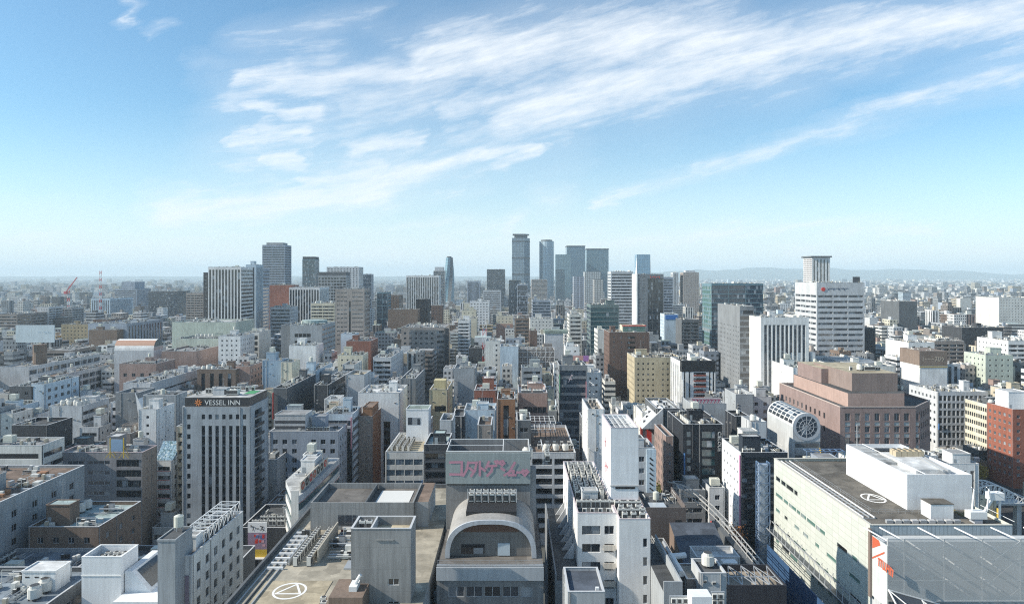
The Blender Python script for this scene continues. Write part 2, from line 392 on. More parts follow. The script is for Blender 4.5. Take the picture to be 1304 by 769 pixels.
def wall_face(b, org, ud, Ht, Wd, ops, m=0):
    """a wall face with real openings: faces round every opening and its reveals"""
    nrm = (-ud[1] * -1, ud[0] * -1)                      # outward normal = u rotated -90 deg
    nrm = (ud[1], -ud[0])
    def P(u, v, d=0.0): return (org[0] + ud[0] * u - nrm[0] * d, org[1] + ud[1] * u - nrm[1] * d, v)
    if not ops:
        b.quad(P(0, 0), P(Wd, 0), P(Wd, Ht), P(0, Ht), m); return
    us = sorted({0.0, round(Wd, 3)} | {round(o[0], 3) for o in ops} | {round(o[0] + o[2], 3) for o in ops})
    vs = sorted({0.0, round(Ht, 3)} | {round(o[1], 3) for o in ops} | {round(o[1] + o[3], 3) for o in ops})
    us = [u for u in us if -1e-3 <= u <= Wd + 1e-3]; vs = [v for v in vs if -1e-3 <= v <= Ht + 1e-3]
    ui = {u: i for i, u in enumerate(us)}; vi = {v: i for i, v in enumerate(vs)}
    hole = np.zeros((len(us), len(vs)), bool)
    for o in ops:
        a, c = ui.get(round(o[0], 3)), ui.get(round(o[0] + o[2], 3)); e, f = vi.get(round(o[1], 3)), vi.get(round(o[1] + o[3], 3))
        if None in (a, c, e, f): continue
        hole[a:c, e:f] = True
    for j in range(len(vs) - 1):                           # merge runs of solid cells row by row
        i = 0
        while i < len(us) - 1:
            if hole[i, j]: i += 1; continue
            k = i
            while k < len(us) - 1 and not hole[k, j]: k += 1
            b.quad(P(us[i], vs[j]), P(us[k], vs[j]), P(us[k], vs[j + 1]), P(us[i], vs[j + 1]), m); i = k
    for (u, v, w, h, st, d) in ops:
        b.quad(P(u, v), P(u, v, d), P(u, v + h, d), P(u, v + h), m); b.quad(P(u + w, v, d), P(u + w, v), P(u + w, v + h), P(u + w, v + h, d), m)
        b.quad(P(u, v), P(u + w, v), P(u + w, v, d), P(u, v, d), m); b.quad(P(u, v + h, d), P(u + w, v + h, d), P(u + w, v + h), P(u, v + h), m)

def add_windows(root, org, rz, ud, ops, dist=None, cap=100):
    """each window of the face is a part of its own; past CAP the rest is one part"""
    used = root.get('_nw', 0); rest = []
    for o in ops:
        (u, v, w, h, st, d) = o
        loc = (org[0] + ud[0] * u, org[1] + ud[1] * u, v)
        w_, h_ = round(w, 2), round(h, 2)
        balc = st.startswith('balc')
        if used < cap:
            inst('balcony' if balc else 'window', (w_, h_, st, d), (lambda: balcony_mesh(w_, h_, st, d)) if balc else (lambda: window_mesh(w_, h_, st, d)), root, loc, rz)
            used += 1
        else: rest.append((loc, w_, h_, st, d))
    root['_nw'] = used
    if rest:
        b = MB()
        nrm = (ud[1], -ud[0])
        for (loc, w, h, st, d) in rest:
            a = (loc[0] - nrm[0] * d, loc[1] - nrm[1] * d, loc[2]); e = (a[0] + ud[0] * w, a[1] + ud[1] * w, a[2])
            b.quad(a, e, (e[0], e[1], e[2] + h), (a[0], a[1], a[2] + h))
        st = rest[0][3].split(':'); g = st[1] if st[0] == 'balc' and len(st) > 1 else st[0]
        o = b.build('window_glazing', [GM(g if g in GL else 'dark')], root); o['kind'] = 'stuff'

# ------------------------------------------------------------------ rooftop pieces (shared meshes)
def m_ac(k):
    def f():
        b = MB()
        if k == 0:      # tall outdoor unit with a fan on top
            b.box(-.5, .5, -.4, .4, .15, 1.7, 0); b.cyl(0, 0, 1.7, 1.78, .33, 1, n=10); b.box(-.45, .45, -.42, -.4, .3, 1.3, 1); b.box(-.5, .5, -.3, .3, 0, .15, 1)
        elif k == 1:    # pair of wide units
            for x in (-1.0, .05):
                b.box(x, x + .95, -.38, .38, .12, 1.75, 0); b.cyl(x + .47, 0, 1.75, 1.82, .32, 1, n=10); b.box(x + .08, x + .87, -.4, -.38, .3, 1.4, 1)
            b.box(-1.05, 1.05, -.3, .3, 0, .12, 1)
        elif k == 2:    # small wall-type unit with round fan grille
            b.box(-.42, .42, -.17, .17, .1, .85, 0); b.box(-.36, .14, -.185, -.17, .2, .75, 1); b.box(-.4, .4, -.12, .12, 0, .1, 1)
        elif k == 3:    # cooling tower
            b.cyl(0, 0, .5, 2.2, 1.15, 0, n=14); b.cyl(0, 0, 2.2, 2.75, .85, 0, 1, n=14, r1=.8)
            for a in range(4): t = a * math.pi / 2 + .7; b.box(math.cos(t) * .9 - .1, math.cos(t) * .9 + .1, math.sin(t) * .9 - .1, math.sin(t) * .9 + .1, 0, .5, 1)
        elif k == 4:    # long chiller with three fans
            b.box(-2.2, 2.2, -1.0, 1.0, .3, 1.9, 0); b.box(-2.1, 2.1, -1.02, -1.0, .5, 1.6, 1)
            for x in (-1.4, 0, 1.4): b.cyl(x, 0, 1.9, 2.15, .6, 0, 1, n=12)
            b.box(-2.2, 2.2, -.8, .8, 0, .3, 1)
        return b.mesh('condenser', [ACW, FAN])
    return f
def m_tank(k):
    def f():
        b = MB()
        if k == 0:
            b.box(-1.5, 1.5, -1.1, 1.1, .8, 3.0, 0)
            for i in range(1, 3): b.box(-1.53, 1.53, -1.13, 1.13, .8 + i * .73 - .03, .8 + i * .73 + .03, 0)
            for x in (-1.3, 1.1):
                for y in (-.9, .7): b.box(x, x + .2, y, y + .2, 0, .8, 1)
            b.cyl(.6, 0, 3.0, 3.15, .35, 0, n=8)
        else:
            b.cyl(0, 0, .7, 2.7, .85, 0, n=14); b.cyl(0, 0, 2.7, 2.95, .8, 0, n=14, r1=.25)
            for a in range(4): t = a * math.pi / 2; b.box(math.cos(t) * .8 - .08, math.cos(t) * .8 + .08, math.sin(t) * .8 - .08, math.sin(t) * .8 + .08, 0, .7, 1)
        return b.mesh('water_tank', [TANK, STEEL])
    return f
def m_rack(k):
    def f():        # units, pipes and cable trays on one steel frame
        rr = random.Random(k * 31 + 5); b = MB(); w, d = (1.2, .9) if k > 4 else (2.3, 1.6)
        for y in (-d * .7, d * .7): b.bar((-w, y, .18), (w, y, .18), .08, 1)
        for x in (-w * .8, 0, w * .8): b.bar((x, -d, .14), (x, d, .14), .06, 1)
        for _ in range(2 if k > 4 else rr.randint(4, 7)):
            x, y = rr.uniform(-w, w - .7), rr.uniform(-d, d - .6); ww, dd, hh = rr.uniform(.5, 1.3), rr.uniform(.4, 1.0), rr.uniform(.6, 1.9)
            b.box(x, min(w, x + ww), y, min(d, y + dd), .2, .2 + hh, rr.choice((0, 0, 1, 2, 3)), rr.choice((0, 0, 2)))
        for _ in range(1 if k > 4 else 4):
            y = rr.uniform(-d, d); z = rr.uniform(.3, 1.3); b.bar((-w, y, z), (w, y, z), rr.choice((.05, .09, .15)), rr.choice((0, 1, 1, 2)), 6); b.bar((-w, y, 0), (-w, y, z), .05, 1); b.bar((w, y, 0), (w, y, z), .05, 1)
        if k in (1, 3): 
            for x in (-w, 0, w): b.bar((x, -d, 0), (x, -d, 2.6), .06, 0)
            b.bar((-w, -d, 2.6), (w, -d, 2.6), .06, 0); b.bar((-w, -d, 1.5), (w, -d, 1.5), .05, 0)
        return b.mesh('plant_rack', [ACW, STEEL, FAN, plain('casing_tan', (.42, .38, .3), .6)])
    return f
def m_antenna():
    b = MB(); b.bar((0, 0, 0), (0, 0, 6), .05); b.bar((-.7, 0, 5.2), (.7, 0, 5.2), .03); b.bar((-.5, 0, 4.6), (.5, 0, 4.6), .03); b.bar((0, 0, 4), (1.2, 0, 0), .02); b.bar((0, 0, 4), (-1, .8, 0), .02)
    return b.mesh('antenna', [STEEL])
def rail_mesh(L_, h=1.1):
    b = MB(); n = max(1, int(L_ / 1.5))
    for i in range(n + 1): x = L_ * i / n; b.bar((x, 0, 0), (x, 0, h), .03)
    for z in (h, h * .55): b.bar((0, 0, z), (L_, 0, z), .03)
    return b.mesh('railing', [STEEL])
def add_rail(root, p, L_, rz, h=1.1):
    L_ = round(L_ * 2) / 2; return inst('railing', ('rail', L_, h), lambda: rail_mesh(L_, h), root, p, rz)
def add_ac(root, k, loc, rz=0): return inst('air_conditioner' if k != 3 else 'cooling_tower', ('ac', k), m_ac(k), root, loc, rz)
def add_tank(root, k, loc, rz=0): return inst('water_tank', ('tank', k), m_tank(k), root, loc, rz)

def stair_house(root, x0, x1, y0, y1, z0, z1, wm, rm, name='stair_house', door=True, cap=True):
    b = MB(); b.box(x0, x1, y0, y1, z0, z1, 0, 1, bottom=False)
    if cap:
        e = .12
        b.box(x0 - e, x1 + e, y0 - e, y0 + .1, z1 - .1, z1 + .22, 0); b.box(x0 - e, x1 + e, y1 - .1, y1 + e, z1 - .1, z1 + .22, 0)
        b.box(x0 - e, x0 + .1, y0 + .1, y1 - .1, z1 - .1, z1 + .218, 0); b.box(x1 - .1, x1 + e, y0 + .1, y1 - .1, z1 - .1, z1 + .218, 0)
    o = b.build(name, [wm, rm], root)
    if door and z1 - z0 > 2.4 and x1 - x0 > 1.6:
        d = MB(); d.box(x0 + .4, x0 + 1.3, y0 - .05, y0 - .003, z0 + .05, z0 + 2.1); d.build('door', [plain('steel_door', (.3, .33, .35), .5)], o)
    return o

def clutter(root, x0, x1, y0, y1, h, rng, amount=1.0, wm=None, rm=None, keep=(), big=True, house=True):
    """plant on a flat roof: stair house, tank, rows of condensers, pipes"""
    rects = list(keep); Wd, D = x1 - x0, y1 - y0
    def free(a, b, c, d):
        for r in rects:
            if a < r[1] and b > r[0] and c < r[3] and d > r[2]: return False
        return a > x0 + .4 and b < x1 - .4 and c > y0 + .4 and d < y1 - .4
    def place(w, d, tries=12):
        for _ in range(tries):
            if w > Wd - 1 or d > D - 1: return None
            a = rng.uniform(x0 + .5, x1 - .5 - w); c = rng.uniform(y0 + .5, y1 - .5 - d)
            if free(a, a + w, c, c + d): rects.append((a - .3, a + w + .3, c - .3, c + d + .3)); return a, c
        return None
    if house and Wd > 6 and D > 6:
        w = min(rng.uniform(3, 7), Wd * .55); d = min(rng.uniform(3, 6), D * .5); q = place(w, d)
        if q:
            hh = rng.uniform(2.6, 5.2); stair_house(root, q[0], q[0] + w, q[1], q[1] + d, h, h + hh, wm, rm)
            if rng.random() < .22: add_tank(root, rng.choice((0, 0, 0, 1)), (q[0] + w / 2, q[1] + d / 2, h + hh), rng.choice((0, R(90))))
            elif rng.random() < .3: inst('antenna', 'ant', m_antenna, root, (q[0] + w / 2, q[1] + d / 2, h + hh))
    if rng.random() < .28 * amount:
        q = place(3.2, 2.4)
        if q: add_tank(root, rng.choice((0, 0, 1)), (q[0] + 1.6, q[1] + 1.2, h))
    area = Wd * D; n = int(min(area / 38, 9) * amount * rng.uniform(.6, 1.3))
    k0 = rng.choice((0, 0, 1, 1, 2, 4 if big else 1, 3 if big else 0))
    while n > 0:
        L_ = {0: 1.4, 1: 2.5, 2: 1.1, 3: 2.9, 4: 5}[k0]; dd = {0: 1.1, 1: 1.0, 2: .7, 3: 2.9, 4: 2.4}[k0]
        run = min(n, rng.randint(2, 5)); ax = rng.random() < .5
        q = place(L_ * run if ax else dd, dd if ax else L_ * run)
        if not q: n -= run; continue
        for i in range(run):
            if ax: add_ac(root, k0, (q[0] + L_ * (i + .5), q[1] + dd / 2, h))
            else: add_ac(root, k0, (q[0] + dd / 2, q[1] + L_ * (i + .5), h), R(90))
        n -= run
        if rng.random() < .35: k0 = rng.choice((0, 1, 2))
    for _ in range(min(14, int(area / 30 * amount * rng.uniform(.7, 1.3)))):
        k = rng.randint(0, 7); sm = k > 4; g = (2.4, 1.8) if sm else (4.8, 3.4); ax = rng.random() < .5
        q = place(g[0] if ax else g[1], g[1] if ax else g[0], 6)
        if q: inst('plant_rack', ('rack', k), m_rack(k), root, (q[0] + (g[0] if ax else g[1]) / 2, q[1] + (g[1] if ax else g[0]) / 2, h), 0 if ax else R(90))
    if rng.random() < .45 and Wd > 5: add_rail(root, (x0 + .1, y0 + .25, h + .02), Wd - .6, 0, 1.5)
    for _ in range(rng.randint(0, int(2 * amount + .5))):
        q = place(rng.uniform(3, 6), .5)
        if q:
            b = MB(); x = q[0]; L_ = rng.uniform(2.5, 5)
            b.box(x, x + L_, q[1], q[1] + .35, h + .25, h + .55); b.box(x + .2, x + .35, q[1] + .05, q[1] + .3, h, h + .25); b.box(x + L_ - .4, x + L_ - .25, q[1] + .05, q[1] + .3, h, h + .25)
            b.build('duct', [STEEL], root)

def pipe_mesh(H):
    b = MB(); b.bar((0, 0, 0), (0, 0, H), .075, 0, 6)
    for i in range(int(H / 3)): b.box(-.11, .11, -.1, .09, i * 3 + 1, i * 3 + 1.12)
    return b.mesh('drainpipe', [plain('pipe_grey', (.3, .31, .32), .5)])
def vent_mesh():
    b = MB(); b.box(-.35, .35, -.16, -.003, 0, .5, 0); b.box(-.29, .29, -.175, -.16, .06, .44, 1); return b.mesh('wall_vent', [ACW, FAN])
FOOT = []       # placed footprints (x0, x1, y0, y1)
VISIBLE = []    # (left column, right column, depth, lowest photo row that must stay visible)
MARKS = []      # (short name, column, row, depth): what a neighbour's label can point to
class Bld: pass

def building(name, label, cat, x0, x1, y0, y1, h, wm, rm, front=None, side=None, back=None, group=None, par=.9, clut=1.0, seed=1, keep=(), short=None, big=True, house=True, sidewall=None, other=None, pw=.25, coping=None, foot=True, nside=None, extras=True):
    """a flat-roofed building: Empty > wall, roof, window / balcony, parapet, rooftop plant"""
    root = empty(name, ((x0 + x1) / 2, (y0 + y1) / 2, 0)); tag(root, label, cat, group)
    cx, cy_ = (x0 + x1) / 2, (y0 + y1) / 2
    lx0, lx1, ly0, ly1 = x0 - cx, x1 - cx, y0 - cy_, y1 - cy_
    H = h + par
    b = MB(); vis = 'right' if cx < 0 else 'left'
    if nside: vis = nside
    fin = []
    for s in ('front', 'left', 'right', 'back'):
        org, ud, rz, Wd = face_xf(lx0, lx1, ly0, ly1, s)
        spec = front if s == 'front' else side if s == vis else other if s in ('left', 'right') else None
        ops = openings(Wd, h, spec)
        wall_face(b, org, ud, H, Wd, ops, 1 if (s == vis and sidewall) else 0); fin.append((org, rz, ud, ops))
    # parapet: inner faces and top
    p = pw; ix0, ix1, iy0, iy1 = lx0 + p, lx1 - p, ly0 + p, ly1 - p
    for (a, c) in (((ix0, iy0), (ix1, iy0)), ((ix1, iy0), (ix1, iy1)), ((ix1, iy1), (ix0, iy1)), ((ix0, iy1), (ix0, iy0))):
        b.quad((c[0], c[1], h), (a[0], a[1], h), (a[0], a[1], H), (c[0], c[1], H), 0)
    mats = [wm, sidewall or wm]
    b.build('wall', mats, root)
    c = MB(); e = .05; z0, z1 = H, H + .07          # coping round the wall top
    c.box(lx0 - e, lx1 + e, ly0 - e, iy0 + e, z0, z1); c.box(lx0 - e, lx1 + e, iy1 - e, ly1 + e, z0, z1)
    c.box(lx0 - e, ix0 + e, iy0 + e, iy1 - e, z0, z1); c.box(ix1 - e, lx1 + e, iy0 + e, iy1 - e, z0, z1)
    c.build('parapet_coping', [coping or plain('coping_metal', (.5, .51, .52), .5)], root)
    r = MB(); r.quad((ix0, iy0, h), (ix1, iy0, h), (ix1, iy1, h), (ix0, iy1, h)); r.build('roof', [rm], root)
    for (org, rz, ud, ops) in fin: add_windows(root, org, rz, ud, ops)
    if '_nw' in root: del root['_nw']
    rng = random.Random(seed * 7919 + 13)
    B_ = Bld(); B_.root = root; B_.h = h; B_.loc = (lx0, lx1, ly0, ly1); B_.rng = rng; B_.dims = (x0, x1, y0, y1); B_.wm = wm; B_.rm = rm
    if clut > 0: clutter(root, ix0, ix1, iy0, iy1, h, rng, clut, wm, rm, keep, big, house)
    if extras and y0 < 400:        # drainpipes, vents and cables on the walls
        for (org, rz, ud, ops) in fin[:3]:
            Wd = (lx1 - lx0) if ud[0] else (ly1 - ly0); nrm = (ud[1], -ud[0]); us = [o[0] for o in ops] + [o[0] + o[2] for o in ops]
            for _ in range(2):
                u = rng.choice((.35, Wd - .35, rng.uniform(.1, .9) * Wd))
                if any(o[0] - .15 < u < o[0] + o[2] + .15 for o in ops): u = .3
                key = ('pipe', round(H)); inst('drainpipe', key, lambda: pipe_mesh(round(H)), root, (org[0] + ud[0] * u + nrm[0] * .09, org[1] + ud[1] * u + nrm[1] * .09, H - round(H) - .1), rz)
            if len(ops) < 4:
                for _ in range(rng.randint(2, 6)): u, v = rng.uniform(.1, .9) * Wd, H - rng.uniform(1.5, 14); inst('wall_vent', 'wv', vent_mesh, root, (org[0] + ud[0] * u, org[1] + ud[1] * u, v), rz)
    if foot: FOOT.append((x0, x1, y0, y1))
    if short: MARKS.append((short, CX + F * cx / y0, HY + F * (EYE - h) / y0, y0))
    return B_

SEED = [0]
def PB(name, label, cat, l, r, top, y, d, wm, rm, vb=None, pa=None, **k):
    """a building measured on the photo: front face columns l..r, roof row TOP at depth y; d metres deep"""
    par = .9 if pa is None else pa
    h = Zh(top, y) - par; SEED[0] += 1
    B_ = building(name, label, cat, X(l, y), X(r, y), y, y + d, h, wm, rm, seed=SEED[0], par=par, **k)
    if vb:
        x0, x1, y0, y1 = B_.dims
        cs = [CX + F * x / yy for x in (x0, x1) for yy in (y0, y1)]
        VISIBLE.append((min(cs), max(cs), y, vb))
    return B_

def emblem_text(root, txt, loc, size, mat, rz=0.0, rx=90, depth=.04, name='lettering', align='LEFT', sx=1.0):
    cu = bpy.data.curves.new(name, 'FONT'); cu.body = txt; cu.size = size; cu.extrude = depth; cu.align_x = align; cu.resolution_u = 3
    o = bpy.data.objects.new('tmp_text', cu); COL.objects.link(o)
    dg = bpy.context.evaluated_depsgraph_get(); me = bpy.data.meshes.new_from_object(o.evaluated_get(dg))
    bpy.data.objects.remove(o); bpy.data.curves.remove(cu)
    me.materials.clear(); me.materials.append(mat)
    o = bpy.data.objects.new(name, me); o.location = loc; o.rotation_euler = (R(rx), 0, rz); o.scale = (sx, 1, 1)
    return link(o, root)

def strokes_mesh(root, name, lines, w, mat, loc, sc=1.0, th=.06, rz=0.0):
    """hand-drawn lettering: flat bars along polylines in the local x-z plane"""
    b = MB(); k = 0
    for i, ln in enumerate(lines):
        for (a, c) in zip(ln[:-1], ln[1:]):
            dx, dz = c[0] - a[0], c[1] - a[1]; L_ = math.hypot(dx, dz) or 1; nx, nz = -dz / L_ * w / 2, dx / L_ * w / 2; ex, ez = dx / L_ * w / 2, dz / L_ * w / 2
            p = [(a[0] - ex - nx, a[1] - ez - nz), (c[0] + ex - nx, c[1] + ez - nz), (c[0] + ex + nx, c[1] + ez + nz), (a[0] - ex + nx, a[1] - ez + nz)]
            k += 1; y = -th - .0025 * k
            b.quad(*[(q[0] * sc, y, q[1] * sc) for q in p])
    return b.build(name, [mat], root, loc, rz)
# ------------------------------------------------------------------ ground, streets
def structure(name, mb, mats): return tag(mb.build(name, mats), kind='structure')
def groundmat():
    m, nt, b = _nt('ground_mix'); L = nt.links.new
    tc = nt.nodes.new('ShaderNodeTexCoord')
    n = nt.nodes.new('ShaderNodeTexNoise'); n.inputs['Scale'].default_value = 0.012; n.inputs['Detail'].default_value = 8; L(tc.outputs['Object'], n.inputs['Vector'])
    cr = nt.nodes.new('ShaderNodeValToRGB'); L(n.outputs['Fac'], cr.inputs[0])
    e = cr.color_ramp.elements; e[0].position = .38; e[0].color = (.05, .052, .055, 1); e[1].position = .66; e[1].color = (.13, .13, .125, 1)
    x = e.new(.52); x.color = (.085, .09, .085, 1)
    L(cr.outputs[0], b.inputs['Base Color']); b.inputs['Roughness'].default_value = .9
    return m
g = MB(); g.quad((-26000, -1500, 0), (26000, -1500, 0), (26000, 26000, 0), (-26000, 26000, 0)); structure('ground', g, groundmat())
ASPH = roofmat('asphalt', (.055, .057, .06)); PAVE = roofmat('pavement', (.2, .195, .185))
STREETS = [(-53.5, 10.5, 60, 700), (49.5, 8.5, 225, 900), (184, 38, 60, 900), (-160, 9, 300, 900), (-262, 10, 420, 900), (68.5, 9, 60, 225)]
CROSS = [(207, 9, -47, 36), (283, 11, -400, 400), (392, 12, -500, 500), (505, 14, -600, 600), (640, 16, -700, 700)]
def road_strip(x, w, y0, y1, along=True):
    a = MB(); p = MB(); l = MB(); hw = w / 2
    if along:
        a.quad((x - hw, y0, .004), (x + hw, y0, .004), (x + hw, y1, .004), (x - hw, y1, .004))
        for s in (-1, 1): q = x + s * (hw + 1.1); p.box(q - 1.1, q + 1.1, y0, y1, 0.001, .14)
        n = int((y1 - y0) / 10)
        for i in range(n):
            yy = y0 + 10 * i; l.quad((x - .08, yy, .009), (x + .08, yy, .009), (x + .08, yy + 5, .009), (x - .08, yy + 5, .009))
        for s in (-1, 1): q = x + s * (hw - .45); l.quad((q - .07, y0, .008), (q + .07, y0, .008), (q + .07, y1, .008), (q - .07, y1, .008))
    else:
        a.quad((y0, x - hw, .006), (y1, x - hw, .006), (y1, x + hw, .006), (y0, x + hw, .006))
        for i in range(int((y1 - y0) / 10)):
            xx = y0 + 10 * i; l.quad((xx, x - .08, .011), (xx + 5, x - .08, .011), (xx + 5, x + .08, .011), (xx, x + .08, .011))
    structure('road', a, ASPH)
    if along: structure('pavement', p, PAVE)
    structure('road_marking', l, plain('road_paint', (.7, .7, .67), .7))
for (x, w, y0, y1) in STREETS: road_strip(x, w, y0, y1)
for (y, w, x0, x1) in CROSS: road_strip(y, w, x0, x1, False)
zb = MB()       # zebra crossing on the street below the heliport roof
for i in range(9): zb.quad((-58 + i * 1.05, 176, .013), (-57.45 + i * 1.05, 176, .013), (-57.45 + i * 1.05, 179.5, .013), (-58 + i * 1.05, 179.5, .013))
for i in range(5): zb.quad((-58.2, 183 + i * 1.1, .013), (-49, 183 + i * 1.1, .013), (-49, 183.5 + i * 1.1, .013), (-58.2, 183.5 + i * 1.1, .013))
structure('crossing_marking', zb, plain('road_paint_orange', (.62, .5, .36), .7))

def addpart(root, name, mat, *boxes, parent=None):
    b = MB()
    for bx in boxes: b.box(*bx)
    return b.build(name, mat, parent or root)
def ring(b, cx, cy_, z, r0, r1, n=40, m=0, sx=1, sy=1):
    for i in range(n):
        t0, t1 = 2 * math.pi * i / n, 2 * math.pi * (i + 1) / n
        b.quad((cx + r0 * math.cos(t0) * sx, cy_ + r0 * math.sin(t0) * sy, z), (cx + r1 * math.cos(t0) * sx, cy_ + r1 * math.sin(t0) * sy, z), (cx + r1 * math.cos(t1) * sx, cy_ + r1 * math.sin(t1) * sy, z), (cx + r0 * math.cos(t1) * sx, cy_ + r0 * math.sin(t1) * sy, z), m)
def helipad(root, cx, cy_, z, r, w=.45, sx=1, sy=1):
    b = MB(); ring(b, cx, cy_, z, r - w, r, sx=sx, sy=sy)
    pts = [(cx + (r - w) * .95 * math.cos(R(a)) * sx, cy_ + (r - w) * .95 * math.sin(R(a)) * sy) for a in (78, 205, 335)]
    for i in range(3):
        a, c = Vector((*pts[i], 0)), Vector((*pts[(i + 1) % 3], 0)); d = (c - a).normalized(); nn = Vector((-d.y, d.x, 0)) * w * .5
        b.quad(*[(p.x, p.y, z + .004 * (i + 1)) for p in (a - nn, c - nn, c + nn, a + nn)])
    return b.build('landing_mark', WHITEP, root)

# ------------------------------------------------------------------ nearest buildings, left side
PAN = (3.2, 3.4, .72)
b = building('office_block', 'long grey office whose windowed flank runs off the left edge above a jumbled brown roof', 'building', -152, -120.3, 138, 192, 36.2, WM('grey', PAN), RM('brown'),
    side=('grid', dict(bay=6.6, fh=3.35, w=1.9, h=1.75, m=2, top=2.6, st='dark:2')), front=('grid', dict(bay=5, fh=3.35, st='dark:2')), clut=.6, coping=plain('pale_coping', (.6, .61, .62), .5), seed=3, short='long grey office', par=.8, big=False)
rg = random.Random(5)
for i in range(26):         # stored panels and sheets on the roof
    q = MB(); w, d, hh = rg.uniform(.8, 3.2), rg.uniform(.6, 2.2), rg.uniform(.2, 1.3); x = rg.uniform(6.5, 13.5); y = rg.uniform(-24, 22)
    q.box(x, x + w * .7, y, y + d, 36.2, 36.2 + hh); q.build('roof_crate', [(ACW, STEEL, plain('tarp_blue', (.08, .22, .42), .6), plain('rust', (.3, .15, .08), .8), YELLOW, WHITEP)[0 if i == 0 else rg.choice((0, 1, 1, 2, 3, 3, 5))]], b.root)
# white apartment house beside the street
b = building('apartment_block', 'narrow white office with square windows and a white pipe frame along its roof', 'building', -66, -60, 128, 152.3, 37.0, WM('lgrey'), RM('dark'),
    side=('grid', dict(nx=6, fh=3.25, w=1.7, h=1.75, m=.9, top=1.6, st='mid:2:d', d=.3)), front=None, clut=0, par=.7, seed=4, short='narrow white office', sidewall=WM('offwhite'))
lx0, lx1, ly0, ly1 = b.loc
for i in range(7): add_ac(b.root, 1, (1.2, -5.5 + i * 2.4, 37.0), R(90))
for i in range(4): add_ac(b.root, 0, (-1.6, -2 + i * 2.2, 37.0))
fr = MB()
for x in (lx1 - 4.6, lx1 - .5):
    for i in range(9): fr.bar((x, -6 + i * 2.2, 37.0), (x, -6 + i * 2.2, 40.0), .09)
    fr.bar((x, -6, 40.0), (x, 11.6, 40.0), .1)
for i in range(9):
    y = -6 + i * 2.2; fr.bar((lx1 - 4.6, y, 40), (lx1 - .5, y, 40), .09)
    if i < 8: fr.bar((lx1 - 4.6, y, 40), (lx1 - .5, y + 2.2, 40), .06); fr.bar((lx1 - .5, y, 37.6), (lx1 - .5, y + 2.2, 40), .05)
fr.build('pipe_frame', STEELW, b.root)
stair_house(b.root, lx0 + 1.4, lx0 + 4.6, ly0 - 3.6, ly0 + 3.0, 0, 41.9, WM('grey'), RM('dark'), 'stair_tower', False)
add_tank(b.root, 1, (lx0 + 3.0, ly0 + 1.0, 42.1)); stair_house(b.root, lx0 + 2.6, lx1 - 1.2, ly0 + 4.2, ly0 + 7.2, 37.0, 39.6, WM('white'), RM('lgrey'))
addpart(b.root, 'banner', plain('banner_mauve', (.2, .17, .22), .6), (lx1 - 1.3, lx1 - .6, ly0 - .14, ly0 - .02, 4, 34))
# white cube tower
b = building('white_tower', 'plain white rooftop tower with a plant well open on top', 'tower', -82, -74.5, 130, 136, 34.0, wall('bright_white', (.72, .74, .76), dirt=.12), RM('warm'), clut=0, par=2.6, extras=False, seed=5, short='white cube tower', coping=WHITEP)
lx0, lx1, ly0, ly1 = b.loc
addpart(b.root, 'string_course', WHITEP, (lx0 - .1, lx1 + .1, ly0 - .1, ly0 - .002, 33.0, 33.2), (lx1 + .002, lx1 + .1, ly0 - .002, ly1 + .1, 33.0, 33.2))
for i in range(3): add_ac(b.root, 0, (-1.9 + i * 1.7, .4, 34.0))
for i in range(3): add_ac(b.root, 0, (-1.6 + i * 1.7, 1.8, 34.0))
# low plant roof in the corner
b = building('office_block', 'dark low office with a white louvred plant box on its deck roof', 'building', -112, -84.5, 122, 140, 29.6, WM('dgrey'), RM('blue'), front=('band', dict(fh=3.6, h=1.9, st='dark:m')), side=('band', dict(fh=3.6, h=1.9)), clut=.7, seed=8, short='louvred plant box', house=False)
lx0, lx1, ly0, ly1 = b.loc
o = stair_house(b.root, 4.2, 10.6, 0, 4.4, 29.6, 33.4, WM('white'), RM('white'), 'plant_house', False)
addpart(b.root, 'vent_slot', BLACKP, (4.8, 5.6, -.03, -.003, 32.2, 32.45), (6.6, 7.4, -.03, -.003, 32.2, 32.45), (8.4, 9.2, -.03, -.003, 32.2, 32.45), parent=o)
addpart(b.root, 'deck_edge', STEEL, (lx0 - .6, lx1 + .5, ly0 - .8, ly0 - .1, 29.4, 29.75))
b = building('office_block', 'slate blue flat roof walled in between the long grey office and the white cube tower', 'building', -119.5, -98, 141, 165, 23.5, WM('grey'), RM('blue'), side=('grid', dict(fh=3.4)), clut=1.2, seed=9, short='slate blue roof', house=False)
for i in range(8): add_ac(b.root, 1, (-9, -10 + i * 2.5, 23.5), R(90))
b = building('brown_block', 'stained brown plastered block with four windows and blue grey tank on its roof', 'building', -117, -100, 165, 184, 28.6, WM('umber'), RM('teal'), side=('grid', dict(bay=5, fh=3.3, w=1.5, h=1.4, st='dark:2', ny=4)), front=('grid', dict(bay=4, fh=3.3, ny=4)), clut=.8, seed=10, short='stained brown block')
b = building('shed_roof_building', 'low dark roofed building with pale pipe runs across it between two taller blocks', 'building', -97.5, -67, 143, 178, 19, WM('dgrey'), RM('dark'), clut=1.2, seed=11, short='dark pipe roof', house=False)
pr = MB()
for i in range(7): pr.box(-9.5, 9.5, -15 + i * 4.6, -14.75 + i * 4.6, 19.3, 19.5); pr.box(-9 + i * 3, -8.85 + i * 3, -15, 15, 19.1, 19.28)
pr.build('pipe_run', STEEL, b.root)
